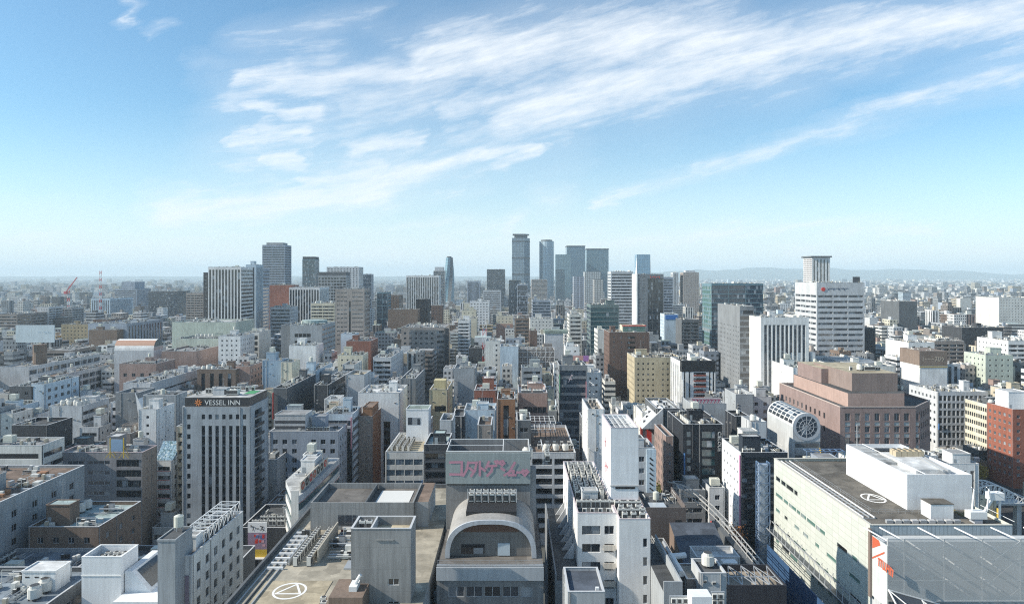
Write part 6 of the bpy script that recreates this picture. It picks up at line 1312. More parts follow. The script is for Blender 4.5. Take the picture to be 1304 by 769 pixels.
 ('apartment_block', 'white apartment slab with zigzag balconies left of the green glass slab', 725, 741, 400, 600, 24, 'offwhite', 'lgrey', 'b', 'al', 432, 'zigzag balcony slab', .5),
 ('office_block', 'white ribbed flats with brown side between green slab and brown hotel', 761, 770, 420, 490, 20, 'offwhite', 'brown', 'n', 'al', 446, 'white ribbed flats', .3),
 ('hotel_block', 'chocolate brown hotel with recessed balcony slots and glass roof pavilion', 776, 827, 423, 440, 26, 'brown', 'brown', 'bh', 'gs', 486, 'chocolate brown hotel', .5),
 ('hotel_block', 'sandy tan hotel wall dotted with small square windows', 808, 868, 455, 402, 26, 'sand', 'warm', 'th', 'gs', 520, 'sandy dotted hotel', 1.6),
 ('apartment_block', 'white and black apartment tower with red brown balconies and black crown', 868, 912, 461, 370, 26, 'white', 'dark', 'wb', 'sx', 505, 'black crowned apartments', .6),
 ('office_tower', 'banded white office tower left of the black glass tower', 778, 806, 346, 800, 28, 'lgrey', 'grey', 'b', 'b', 412, 'banded white tower', .3),
 ('office_tower', 'tall dark grey tower with black rippled glass right half and white edge', 811, 845, 349, 690, 26, 'mgrey', 'dark', 'dk', 'gs', 412, 'black rippled tower', .1),
 ('office_block', 'blue banded office peeking right of the black rippled tower', 845, 857, 353, 900, 20, 'bluegrey', 'grey', 'bb', 'b', 386, 'blue banded office', .2),
 ('apartment_tower', 'slim grey apartment tower right of the black rippled tower', 857, 864, 347, 1300, 20, 'lgrey', 'grey', 's', 's', 372, 'slim grey tower', .1),
 ('apartment_tower', 'pale grey apartment tower with small roof gable', 870, 890, 347, 1300, 26, 'taupe', 'grey', 'gs', 's', 370, 'gabled grey tower', .2),
 ('office_block', 'white house with blue rooftop sign below the black rippled tower', 846, 864, 400, 640, 18, 'paleblue', 'lgrey', 'n', 'gs', 426, 'blue rooftop sign', .4),
 ('apartment_block', 'brown slatted apartment block with sunlit white end', 868, 890, 407, 600, 22, 'dgrey', 'brown', 'al', 'n', 438, 'brown slatted apartments', .3),
 ('office_tower', 'wide blue green glass office with sunlit green flank', 906, 972, 361, 620, 30, 'teal', 'dark', 'bgl', 'bg', 440, 'wide green glass office', 0),
 ('office_tower', 'dark grey tower with large perforated metal flank', 942, 960, 390, 430, 46, 'mgrey', 'dark', 'bd', 'pf', 500, 'perforated grey tower', .3),
 ('office_tower', 'white columned office with deep blue window strips', 969, 1030, 404, 410, 20, 'white', 'lgrey', 'wc', 'n', 500, 'white columned office', .6),
 ('office_tower', 'large white banded office with red emblem on blank top band', 1040, 1101, 360, 520, 40, 'lgrey', 'lgrey', 'jb', 'jb', 448, 'red emblem office', .3),
 ('apartment_tower', 'tall white apartment tower with dark flat crown on the right skyline', 1034, 1057, 328, 1000, 30, 'white', 'dark', 'sx', 'al', 356, 'right skyline tower', .1),
 ('shopping_hall', 'white low hall with silver round tanks behind the pink tiered store', 1010, 1075, 468, 380, 40, 'white', 'green', 'n', 'n', 486, 'silver tank hall', 2),
 ('shopping_hall', 'pale roofed hall with long grey roof lights in front of the red emblem office', 1075, 1140, 466, 395, 50, 'offwhite', 'lgrey', 'n', 'n', 486, 'roof light hall', 1.4),
 ('office_block', 'bright white windowless block with small grey window front', 1157, 1190, 436, 455, 28, 'white', 'white', 'gw', 'n', 450, 'bright white block', .8),
 ('office_block', 'white cube building with brown lettered top band and dotted windows', 1171, 1206, 448, 400, 20, 'white', 'brown', 'dw', 'n', 486, 'brown banded white cube', .3),
 ('apartment_block', 'pale green apartment block with sunlit cream flank on the right', 1255, 1290, 452, 420, 20, 'palegreen', 'lgrey', 'gs', 'gs', 494, 'pale green apartments', .5),
 ('apartment_block', 'grey apartment house with two stacks of deep balconies', 1190, 1228, 434, 500, 20, 'greybrown', 'lgrey', 'al', 'n', 462, 'twin balcony stack house', .3),
 ('apartment_block', 'white right edge block with stacked shadowed balconies', 1284, 1330, 434, 445, 30, 'white', 'lgrey', 'al', 'gs', 462, 'white edge balconies', .5),
 ('office_block', 'pale wide office with tiny windows far back at the right edge', 1272, 1330, 379, 800, 40, 'offwhite', 'lgrey', 'gs', 'n', 412, 'pale edge office', .2),
 ('office_block', 'dark brown block seen over the roofs right of the red emblem office', 1145, 1168, 384, 800, 40, 'dgrey', 'dark', 'n', 'n', 402, 'dark brown roof block', .2),
 ('office_block', 'navy box office with pale blue roof screen near the right edge', 1225, 1278, 417, 560, 26, 'dark', 'lgrey', 'n', 'n', 432, 'navy box office', .6),
 ('office_block', 'dark blue block tucked against the red emblem office', 1101, 1115, 418, 540, 24, 'dark', 'dark', 'n', 'n', 448, 'dark blue tuck block', .2),
 ('shop_house', 'near black glass building with white vertical lettering strip', 870, 921, 540, 240, 24, 'black', 'dark', 'ck', 'n', 620, 'vertical lettering building', .6),
 ('shop_house', 'narrow pink brick house with dark window column in the side lane', 848, 858, 555, 246, 20, 'pinkbrick', 'dark', 'gs', 'gd', 600, 'narrow pink house', .3),
 ('shop_house', 'white house with sunlit mansard of tiny dormers', 836, 866, 520, 275, 24, 'dgrey', 'white', 'gs', 'n', 545, 'white mansard house', .2),
 ('shop_house', 'white lane house with red arched shop sign', 818, 834, 525, 285, 16, 'offwhite', 'lgrey', 'rs', 'n', 560, 'red arched sign house', .5),
 ('office_block', 'plain grey house with pink lettered roof board behind the lettering building', 880, 925, 514, 285, 14, 'grey', 'lgrey', 'n', 'n', 536, 'pink roof board house', .4),
 ('office_block', 'ribbed grey block left of the barrel vault hall', 937, 960, 502, 300, 16, 'grey', 'grey', 'n', 'n', 530, 'ribbed grey block', .4),
 ('office_block', 'black glass stub between the lettering building and ribbed block', 936, 955, 530, 262, 12, 'black', 'dark', 'b', 'n', 550, 'black glass stub', .6),
 ('office_block', 'small pale lit house in front of the barrel vault hall', 956, 976, 537, 240, 10, 'lgrey', 'lgrey', 'n', 'n', 556, 'small pale house', .4),
]
FS.update(al3=('balc', dict(fh=3.2, m=.4, seg=30, st='blue')), sl=('band', dict(fh=4.6, h=1.0, top=4, m=2, st='hole:n', d=.7)), pk=('grid', dict(bay=4.6, fh=6.6, w=2.2, h=2.2, top=5)), st=('band', dict(fh=4.4, h=2.9, m=.4, seg=8, gap=.9, st='mid:n', d=.8)),
    bn=[('grid', dict(u1=.46, bay=3.1, fh=3.5, w=2.2, h=.9, ny=13)), ('strip', dict(u0=.46, u1=.54, nx=1, m=.2, w=1.4, st='hole:n', top=9)), ('band', dict(u0=.54, fh=3.5, h=.8, ny=15))], gd5=[('grid', dict(u0=.1, u1=.7, nx=4, fh=5, w=2.6, h=2.4, top=5, st='hole:n'))],
    sl1=('list', dict(r=[(10.8, 4, 3, 24)], st='hole:t', d=.4)), dg=[('grid', dict(u1=.8, bay=4.4, fh=4.4, w=2.1, h=1.9, top=3)), ('band', dict(u0=.82, fh=4.4, h=2.2, m=.3))], v1=('grid', dict(nx=1, u0=.5, fh=3.6, w=1.4, h=1.4)), v4=('list', dict(r=[(1.6, 24, 1, 1), (4.6, 24, 1, 1), (1.6, 15, 1, 1), (4.6, 15, 1, 1)])),
    lg=('list', dict(r=[(2.2, 30.5, 5, 2.6)], st='hole:n', d=1.2)), rl=('list', dict(r=[(1.4, 34, 6.6, 4.6)], st='mid:x:w', d=.3)), gal=('grid', dict(nx=5, u0=.15, m=.2, fh=5, w=2, h=2.6, ny=1, top=5, st='dark:n')), bk=('band', dict(fh=4, h=2.7, m=.3, st='blue:n')),
    bh=[('grid', dict(u1=.42, bay=4, fh=3.2, w=.9, h=1.1, m=.5)), ('balc', dict(u0=.44, u1=.66, fh=3.2, m=.3)), ('grid', dict(u0=.7, bay=4, fh=3.2, w=.9, h=1.1, m=.5))], th=('grid', dict(nx=9, fh=3.15, w=1.05, h=1.05, top=2.2, ny=9, m=.8, skip=(4,), st='dark:1:d')),
    wb=[('strip', dict(u1=.32, nx=2, m=.4, w=.9, st='hole:t')), ('balc', dict(u0=.34, u1=.72, fh=3.0, m=.1)), ('strip', dict(u0=.74, nx=2, m=.4, w=.9, st='hole:t'))], dk=[('grid', dict(u1=.36, nx=2, fh=3.7, w=2.4, h=1.0, m=.5)), ('band', dict(u0=.4, fh=7.4, h=7.2, m=.2, st='dark:m:d', top=3.5, seg=6, gap=.2))],
    bgl=('band', dict(fh=4, h=3.4, m=.3, seg=16, gap=.4, st='blue:n', top=.8)), pf=('grid', dict(bay=3, fh=2.9, w=.8, h=.8, top=12, skip=(5, 9), st='dark:n')), wc=('strip', dict(nx=10, w=1.75, m=1.6, top=3.6, st='blue:t', d=.7)), jb=('band', dict(fh=4.2, h=1.7, m=1.2, top=8.5, seg=12, gap=.6, st='mid:n', d=.8)),
    dw=('list', dict(r=[(3.2 + 3.3 * i, 24 - 3.5 * k, 1.0, 1.1) for i in range(4) for k in range(3)])), ck=[('band', dict(u0=.08, u1=.2, fh=3, h=1.9, m=.1, st='pale:n')), ('band', dict(u0=.46, u1=.8, fh=3.2, h=2.3, m=.1, st='teal:n'))], rs=('list', dict(r=[(2, 18, 1.8, 5)], st='mid:n')))
KEEP = {}
for (nm, lb, l, r, top, y, d, wc_, rc_, f, s, vb, sh, cl) in T:
    cat = 'hotel' if 'hotel' in nm else 'tower' if 'tower' in nm else 'department store' if nm == 'department_store' else 'building'
    KEEP[sh] = PB(nm, lb, cat, l, r, top, y, d, WM(wc_), RM(rc_), vb=vb, front=FS[f], side=FS[s], clut=cl * 1.5 + .25, short=sh, house=cl >= .5, pa=1.0)
def K(n): b_ = KEEP[n]; return b_.root, b_.loc, b_.h
# details that single those buildings out
def crown(n, dx, z, mat, e=0): r_, l_, h = K(n); addpart(r_, 'crown', mat, (l_[0] + dx, l_[1] - dx, l_[2] + dx - e, l_[3] - dx, h + 1.1, h + 1.1 + z))
crown('dark apartment tower', 4, 3.2, WM('grey')); crown('slim blue glass tower', .4, 4, WM('dark')); crown('right skyline tower', -2, 2.2, WM('dgrey')); crown('pod topped tower', 3, 10, WM('lgrey'))
crown('gabled grey tower', 6, 4, WM('lgrey')); crown('concrete grid office', .6, 5, WM('dgrey')); crown('set back grey office', 8, 13, WM('bluegrey'))
r_, l_, h = K('black crowned apartments'); addpart(r_, 'crown', wall('crown_black', (.02, .022, .026)), (l_[0] - .12, l_[1] + .12, l_[2] - .12, l_[2] + 3, h - 4.2, h + 1.6)); addpart(r_, 'balcony_front', plain('balcony_red', (.25, .07, .05), .6), *[(l_[0] + 6.6, l_[0] + 13.2, l_[2] - .5, l_[2] - .02, h - 6.6 - 3 * i, h - 5.8 - 3 * i) for i in range(8)])
r_, l_, h = K('brown banded white cube'); o = addpart(r_, 'sign_band', wall('band_brown', (.22, .17, .14)), (l_[0] - .15, l_[1] + .15, l_[2] - .15, l_[3] + .15, h - 7, h + 1.5)); addpart(r_, 'band_trim', plain('gold_trim', (.4, .3, .12), .4), (l_[0] - .2, l_[1] + .2, l_[2] - .22, l_[2] - .16, h - 8.2, h - 7.3))
strokes_mesh(o, 'sign_lettering', [[(0, 2), (0, 0)], [(1, 1), (2, 1)], [(2.6, 1), (3.6, 1)], [(4.4, 1), (5.2, 1)], [(6, 2), (7, 2), (6.2, 0)], [(6.5, 1), (7.1, .4)], [(7.8, 2), (7.6, 0)], [(8.4, 2), (9.2, 1.6), (8.2, 0)], [(9.8, 2), (10.4, 1), (9.6, 0)]], .3, plain('gold_letters', (.5, .42, .33), .5), (l_[0] + 2, l_[2] - .15, h - 4.4), 1.15)
r_, l_, h = K('red emblem office'); e = MB(); e.cyl(0, 0, 0, .3, 1.5, 0, n=20); o = e.build('red_emblem', RED, r_, (l_[0] + 5, l_[2] - .05, h - 4)); o.rotation_euler = (R(90), 0, 0)
strokes_mesh(r_, 'dark_lettering', [[(i * 2.0, 1.2), (i * 2.0 + 1.3, 1.2)] if i % 2 else [(i * 2.0, 1.4), (i * 2.0 + .6, 0), (i * 2.0 + 1.3, 1.3)] for i in range(8)], .5, plain('letter_navy', (.06, .08, .14), .5), (l_[0] + 8.4, l_[2] - .05, h - 4.6), 1.0)
addpart(r_, 'roof_sign_frame', STEELD, (l_[1] - 6, l_[1] - .5, l_[2] + 6, l_[2] + 6.3, h + 1, h + 5.5))
r_, l_, h = K('vertical lettering building'); emblem_text(r_, 'CIELOUE', (l_[1] - 1.9, l_[2] - .1, h - 1.6), 1.75, WHITEP, rz=0, name='vertical_lettering').rotation_euler = (R(90), R(90), 0)
for i in range(8): addpart(r_, 'facade_fin', STEELD, (l_[0] + 3.2 + .001 * i, l_[0] + 3.35, l_[2] - .3, l_[2] - .02, 2 + i * 4.6, 6.4 + i * 4.6))
r_, l_, h = K('red arched sign house'); a = MB(); a.prism([(l_[0] + 1.9, l_[2] - .4), (l_[0] + 4.2, l_[2] - .4), (l_[0] + 4.2, l_[2] - .02), (l_[0] + 1.9, l_[2] - .02)], h - 14, h - 6, 0); a.build('arch_sign', RED, r_); addpart(r_, 'red_blade_sign', plain('sign_red', (.5, .08, .06), .5), (l_[0] - .9, l_[0] - .02, l_[2] - .5, l_[2] + .2, h - 12, h - 2))
r_, l_, h = K('white mansard house'); a = MB(); a.quad((l_[0] - 6, l_[2] - 1, h - 7), (l_[0] + 2.5, l_[2] - 1, h + 1.2), (l_[0] + 2.5, l_[3] - 6, h + 1.2), (l_[0] - 6, l_[3] - 6, h - 7)); a.poly([(l_[0] - 6, l_[2] - 1, h - 7), (l_[0] + 2.5, l_[2] - 1, h - 7), (l_[0] + 2.5, l_[2] - 1, h + 1.2)]); a.build('mansard', WM('lgrey'), r_)
for i in range(6): a = MB(); a.box(-.5, .5, -.5, .5, 0, .9); a.build('dormer', plain('dormer_dark', (.05, .05, .06), .4), r_, (l_[0] - 4 + 1.5 * i, l_[2] + 4 + 2.4 * (i % 3), h - 5.5 + 1.447 * i))
r_, l_, h = K('pink roof board house'); o = addpart(r_, 'roof_board', plain('board_pale', (.5, .45, .46), .5), (l_[0] + .3, l_[1] - 2, l_[2] + 1, l_[2] + 1.3, h + .5, h + 3.4)); strokes_mesh(o, 'board_lettering', [[(i * 1.5, 1.4), (i * 1.5 + .9, 1.3), (i * 1.5 + .2, 0)] for i in range(8)], .4, plain('letter_maroon', (.3, .05, .12), .5), (l_[0] + .8, l_[2] + 1, h + 1.2), 1.0)
r_, l_, h = K('lettered pilaster office'); o = addpart(r_, 'pilaster', WM('paleblue'), (l_[1] - 2.6, l_[1] + .3, l_[2] - .4, l_[2] - .02, 0, h + .6)); strokes_mesh(o, 'pilaster_lettering', [[(0, -i * 1.5), (.7, -i * 1.5 - .6)] for i in range(9)], .4, BLACKP, (l_[1] - 1.5, l_[2] - .4, h - 2), 1.0)
r_, l_, h = K('blue rooftop sign'); addpart(r_, 'roof_sign', plain('sign_blue', (.04, .16, .45), .4), (l_[0] + 1, l_[1] - 1, l_[2] - .3, l_[2] - .02, h - 4, h + .2))
r_, l_, h = K('chocolate brown hotel'); o = stair_house(r_, l_[0] + 9, l_[0] + 24, l_[2] + 4, l_[2] + 14, h, h + 5, WM('cream'), RM('warm'), 'roof_pavilion', False); addpart(r_, 'pavilion_glass', GM('green'), (l_[0] + 9.4, l_[0] + 23.6, l_[2] + 3.9, l_[2] + 3.99, h + 1.2, h + 4.2)); addpart(r_, 'pavilion_edge', RED, (l_[0] + 8.6, l_[0] + 24.4, l_[2] + 3.5, l_[2] + 3.87, h + 4.7, h + 5.3))
r_, l_, h = K('black rippled tower'); strokes_mesh(r_, 'red_lettering', [[(i * 2.2, 1), (i * 2.2 + 1.2, 1)] if i % 2 else [(i * 2.2, 1.8), (i * 2.2 + .8, 0)] for i in range(5)], .8, plain('sign_red', (.5, .08, .06), .5), (l_[0] + 13.5, l_[2] - .06, h - 3), 1.0); addpart(r_, 'white_edge', WM('white'), (l_[0] - .4, l_[0] + .8, l_[2] - .3, l_[3], 0, h + 1.05))
r_, l_, h = K('coral sign house'); addpart(r_, 'coral_sign', plain('coral', (.5, .27, .24), .5), (l_[0] - 2, l_[1] + 2, l_[2] - 3, l_[2] - 2.6, h - 8, h - 4.6)); addpart(r_, 'violet_sign', plain('violet', (.35, .16, .4), .5), (l_[1] + 2.1, l_[1] + 5.4, l_[2] - 3, l_[2] - 2.6, h - 8, h - 4.5))
r_, l_, h = K('dark slit white office'); addpart(r_, 'green_roof_deck', RM('green'), (l_[0] - .3, l_[1] + 4, l_[2] - .4, l_[3], h + 1.1, h + 3.4))
r_, l_, h = K('orange dotted hotel'); addpart(r_, 'orange_lower_wall', WM('salmon'), (l_[0] - .08, l_[1] + .08, l_[2] - .12, l_[2] - .02, 4, h - 7.5))
r_, l_, h = K('green roofed store'); a = MB(); a.cyl(l_[1] - 12, l_[3] - 12, h + .9, h + 3.2, 9, 0, 0, n=24); a.build('round_roof', RM('teal'), r_)
r_, l_, h = K('netted grey building'); q = MB()
for i in range(9): x = l_[0] + i * (l_[1] - l_[0]) / 8; q.bar((x, l_[2] - .8, 0), (x, l_[2] - .8, h + 3), .16)
for i in range(8): q.bar((l_[0], l_[2] - .8, h + 2.6 - i * 3.4), (l_[1], l_[2] - .8, h + 2.6 - i * 3.4), .16)
for i in range(4): x = l_[0] + 8 + i * 4; q.bar((x, l_[2] - .8, h - 8), (x + 4, l_[2] - .8, h), .12)
q.build('scaffold', STEELW, r_)
r_, l_, h = K('silver tank hall')
for i in range(5): q = MB(); q.cyl(0, 0, 0, 6, 1.7, 0, n=14); q.build('silver_tank', plain('silver', (.6, .62, .66), .3, .4), r_, (l_[0] + 8 + i * 4.2, l_[3] - 8, h))
r_, l_, h = K('roof light hall')
for i in range(3): addpart(r_, 'roof_light', STEEL, (l_[0] + 4, l_[1] - 3, l_[2] + 8 + i * 11, l_[2] + 13 + i * 11, h + .003, h + 2.2))
r_, l_, h = K('white wedge gable'); a = MB(); a.poly([(l_[1] + .02, l_[2] - .3, h - 8), (l_[1] + 2.8, l_[2] - .3, h - 8), (l_[1] - 1.2, l_[2] - .3, h + 1.2)]); a.poly([(l_[1] + 2.8, l_[2] - .3, h - 8), (l_[1] + 2.8, l_[3], h - 8), (l_[1] - 1.2, l_[2] - .3, h + 1.2)]); a.build('wedge', wall('bright_white', C['white']), r_)
r_, l_, h = K('banded avenue glass office'); q = MB()
for i in range(7): q.bar((l_[1] + .1, l_[2] + 1, h - 6 - i * 4.4), (l_[1] + 3.6, l_[2] - 1, h - 8.4 - i * 4.4), .14); q.bar((l_[1] + 3.6, l_[2] - 1, h - 8.4 - i * 4.4), (l_[1] + .1, l_[2] + 1, h - 8.6 - i * 4.4), .1)
q.build('escape_stair', STEELW, r_); strokes_mesh(r_, 'tick_mark', [[(0, 0), (1.4, 3.4), (2, 3)], [(.2, 1.4), (1.6, 1.2)]], .4, plain('tick_pale', (.55, .45, .47), .5), (l_[0] + 4.6, l_[2] - .08, h - 7), 1.0)
r_, l_, h = K('crammed condenser roof')
for i in range(6): add_ac(r_, 3, (l_[0] + 2 + (i % 2) * 3.2, l_[2] + 3 + (i // 2) * 4, h))
r_, l_, h = K('yellow loggia house'); addpart(r_, 'upper_storey', wall('ochre_pale', (.5, .44, .26)), (l_[0] + 1.5, l_[1] - 1.2, l_[2] + 3, l_[2] + 9, h + .003, h + 4.6))
# long tiered wing on the grey slab, ribs of the columned hall etc.
root = empty('billboard', (X(45, 470), 470, 0)); tag(root, 'large pale blue billboard on a dark round tower stump', 'billboard'); bw = X(70, 470) - X(21, 470); z0, z1 = Zh(436, 470), Zh(414, 470)
addpart(root, 'board', wall('board_pale', (.55, .63, .67), dirt=.12), (-bw / 2, bw / 2, -.4, .4, z0, z1)); q = MB(); q.cyl(-1, 6, 0, z0 - 2, 4.2, 0, n=20); q.build('tower_stump', WM('umber'), root); q = MB()
for i in range(7): x = -bw / 2 + .5 + i * (bw - 1) / 6; q.bar((x, .5, z0), (x, .5, z1), .14); q.bar((x, .5, z1 - 1), (x * .5, 7, z0 - 2), .1)
q.build('board_frame', STEELD, root); strokes_mesh(root, 'board_print', [[(0, 1), (2, 1.2)], [(4, 1.4), (6, 1), (5, 0)], [(6.8, 1.6), (7.6, .3)], [(8, 1.2), (9, .2)]], .3, plain('print_pale', (.4, .52, .62), .5), (2, -.42, z0 + 6), 1.0)
root = empty('vaulted_arcade', (X(172, 470), 475, 0)); tag(root, 'white barrel vault with rust coloured glazing and round end behind the dusty pink store', 'building'); w = X(200, 470) - X(150, 470); hv = Zh(446, 470); rv = 6.4; a = MB(); n = 14
for i in range(n):
    t0, t1 = math.pi * i / n, math.pi * (i + 1) / n
    a.quad((-w / 2, -rv * math.cos(t0), hv + rv * math.sin(t0) * 1.15), (w / 2, -rv * math.cos(t0), hv + rv * math.sin(t0) * 1.15), (w / 2, -rv * math.cos(t1), hv + rv * math.sin(t1) * 1.15), (-w / 2, -rv * math.cos(t1), hv + rv * math.sin(t1) * 1.15), 1 if i in (2, 3, 4) else 0)
a.build('vault', [WM('white'), plain('rust_glazing', (.4, .24, .17), .4)], root); a = MB(); a.poly([(w / 2 + .01, -rv * math.cos(math.pi * i / n), hv + 1.15 * rv * math.sin(math.pi * i / n)) for i in range(n + 1)]); a.build('round_end', GM('blue'), root); addpart(root, 'wall', WM('lgrey'), (-w / 2, w / 2, -rv, rv, 0, hv - .01)); FOOT.append((X(150, 470), X(206, 470), 466, 484))
# cranes and masts
def mast(px, py_, yy, lab, jib=None, w=2.2, redw=True):
    h = Zh(py_, yy); root = empty('tower_crane' if jib else 'lattice_mast', (X(px, yy), yy, 0)); tag(root, lab, 'crane' if jib else 'mast'); q = MB(); n = int(h / 5)
    for i in range(n):
        z0, z1 = h * i / n, h * (i + 1) / n; m = i % 2
        for sx in (-1, 1): q.bar((sx * w / 2, 0, z0), (sx * w / 2, 0, z1), w * .13, m)
        q.bar((-w / 2, 0, z0), (w / 2, 0, z1), w * .1, m)
    q.build('mast', [RED, WHITEP], root)
    if jib: q = MB(); q.bar((-4, 0, h - 3), jib, .7); q.bar((0, 0, h + 4), jib, .2); q.box(-6, -2, -1.5, 1.5, h - 5, h - 1); q.build('jib', plain('crane_red', (.55, .12, .14), .5), root)
mast(87, 370, 1000, 'red tower crane with raised jib far on the left', (13, 0, Zh(353, 1000)), 3); mast(128, 345, 1000, 'slim red and white lattice mast beside the red crane', None, 2.4); mast(617, 410, 540, 'red and white lattice mast among the centre roofs', None, 2.6)

# ------------------------------------------------------------------ skyline towers of the far centre
def tower(name, label, px0, px1, py_, yy, d, mat, shape='box', band=None, n=28, short=None):
    h = Zh(py_, yy); x0, x1 = X(px0, yy), X(px1, yy); cx = (x0 + x1) / 2; root = empty(name, (cx, yy + d / 2, 0)); tag(root, label, 'tower'); w = x1 - x0
    b = MB(); k = int(h / 8)
    if shape == 'round': pts = [(w / 2 * math.cos(2 * math.pi * i / n), w / 2 * math.sin(2 * math.pi * i / n)) for i in range(n)]
    elif shape == 'cut': pts = [(-w / 2, -d / 2), (w * .18, -d / 2), (w / 2, -d * .1), (w / 2, d / 2), (-w / 2, d / 2)]
    else: pts = [(-w / 2, -d / 2), (w / 2, -d / 2), (w / 2, d / 2), (-w / 2, d / 2)]
    b.prism(pts, 0, h, 0, 1); b.build('wall', [mat, RM('dark')], root); FOOT.append((x0, x1, yy, yy + d)); return root, w, d, h, pts
def curtain(name, c, fh=8, bay=6, k=.6, rough=.25):
    key = 'curtain_' + name
    if key in MATS: return MATS[key]
    m, nt, p = _nt(key); L = nt.links.new; tc = nt.nodes.new('ShaderNodeTexCoord'); sp = nt.nodes.new('ShaderNodeSeparateXYZ'); L(tc.outputs['Object'], sp.inputs[0]); ad = nt.nodes.new('ShaderNodeMath'); ad.operation = 'ADD'; L(sp.outputs[0], ad.inputs[0]); L(sp.outputs[1], ad.inputs[1])
    cb = nt.nodes.new('ShaderNodeCombineXYZ'); L(ad.outputs[0], cb.inputs[0]); L(sp.outputs[2], cb.inputs[1]); bt = nt.nodes.new('ShaderNodeTexBrick'); L(cb.outputs[0], bt.inputs['Vector']); bt.offset = 0; bt.inputs['Scale'].default_value = 1; bt.inputs['Brick Width'].default_value = bay; bt.inputs['Row Height'].default_value = fh; bt.inputs['Mortar Size'].default_value = .8
    bt.inputs['Color1'].default_value = (*c, 1); bt.inputs['Color2'].default_value = (*[v * 1.15 for v in c], 1); bt.inputs['Mortar'].default_value = (*[min(1, v * k) for v in c], 1); L(bt.outputs['Color'], p.inputs['Base Color']); p.inputs['Roughness'].default_value = rough; p.inputs['Specular IOR Level'].default_value = .6; MATS[key] = m; return m
def trim(t, name, mat, z0, z1, e=.6, inset=0):
    root, w, d, h, pts = t; f = 1 + e / (w / 2) - inset / (w / 2); b = MB(); b.prism([(p[0] * f, p[1] * f) for p in pts], z0, z1, 0); b.build(name, mat, root)
t = tower('skyline_tower', 'tallest grey skyscraper with dark overhanging crown on the centre skyline', 652, 675, 303, 2280, 70, curtain('grey', (.2, .265, .32), 9, 5, .55), 'cut'); trim(t, 'crown', WM('dgrey'), t[3] + .1, t[3] + 11, 0, 8); trim(t, 'crown_slab', WM('grey'), t[3] + 11.1, t[3] + 14, 0, 2)
for i in range(4): trim(t, 'plant_band', WM('dgrey'), t[3] - 14 - i * 55, t[3] - 9 - i * 55, .5)
t = tower('skyline_tower', 'round pale cylindrical skyscraper right of the tallest one', 687, 706, 307, 2300, 50, curtain('pale', (.36, .45, .52), 9, 5, .6), 'round'); trim(t, 'crown', WM('dgrey'), t[3] + .1, t[3] + 5, 0, 6)
t = tower('skyline_tower', 'steel blue stepped skyscraper behind the pale low roofs', 708, 727, 324, 2100, 50, curtain('steelblue', (.17, .25, .29), 10, 8, .8)); t = tower('skyline_tower', 'dark lower block at the foot of the steel blue stepped skyscraper', 708, 719, 343, 2000, 40, curtain('deep', (.09, .13, .16), 10, 8, .8)); t = tower('skyline_tower', 'tall dark blue glass skyscraper between the stepped and the square one', 722, 745, 314, 2250, 60, curtain('darkblue', (.1, .16, .21), 12, 6, 1.3)); trim(t, 'crown', WM('dgrey'), t[3] + .1, t[3] + 3, 1)
t = tower('skyline_tower', 'broad square blue glass skyscraper, rightmost of the central cluster', 747, 775, 318, 2350, 60, curtain('sqblue', (.11, .19, .24), 11, 9, .85)); trim(t, 'crown', WM('dgrey'), t[3] + .1, t[3] + 4, 1)
t = tower('skyline_tower', 'sloping sided blue glass tower alone beyond the white banded tower', 811, 828, 324, 2200, 40, curtain('slopeblue', (.16, .29, .4), 11, 8, .8)); a = MB(); a.poly([(t[1] / 2, -20, 0), (t[1] / 2 + 6, -20, 0), (t[1] / 2, -20, t[3])]); a.poly([(-t[1] / 2 - 7, 20, 0), (-t[1] / 2, -20.1, 0), (-t[1] / 2, -20.1, t[3] - 4)][::-1]); a.build('fin', WM('white'), t[0])
tower('skyline_tower', 'white capped flats in front of the broad square skyscraper', 745, 765, 346, 1500, 40, curtain('whiteflats', (.5, .52, .53), 4, 4, .4)); tower('skyline_tower', 'slim black and white flats left of the white capped flats', 731, 744, 352, 1300, 30, curtain('bwflats', (.1, .11, .13), 4, 7, 4)); tower('skyline_tower', 'narrow pale flats right of the white capped flats', 757, 768, 356, 1250, 26, curtain('paleflats', (.45, .45, .44), 4, 5, .5))
# twisted tower
root = empty('twisted_tower', (X(572, 1900), 1900, 0)); tag(root, 'twisted spiral glass tower on the skyline left of centre', 'tower'); h = Zh(328, 1900); q = MB(); n = 22
def tw(i): t = i / n; return R(62 * t), 15 - 4.5 * t + 2 * math.sin(3.1 * t)
for i in range(n):
    (a0, r0), (a1, r1) = tw(i), tw(i + 1)
    for k in range(9):
        def pt(a, r, z, k): th = a + 2 * math.pi * k / 9; rr = r * (1 if k % 3 else .72); return (rr * math.cos(th), rr * math.sin(th), z)
        q.quad(pt(a0, r0, h * i / n, k), pt(a0, r0, h * i / n, k + 1), pt(a1, r1, h * (i + 1) / n, k + 1), pt(a1, r1, h * (i + 1) / n, k), k % 3 == 0)
q.build('shell', [curtain('twist', (.17, .29, .36), 8, 6, .7), WM('dgrey')], root); a, r_ = tw(n); b = MB(); b.cyl(0, 0, h - 6, h + 3, r_ * .62, 0, n=9); b.build('crown', WM('dgrey'), root)
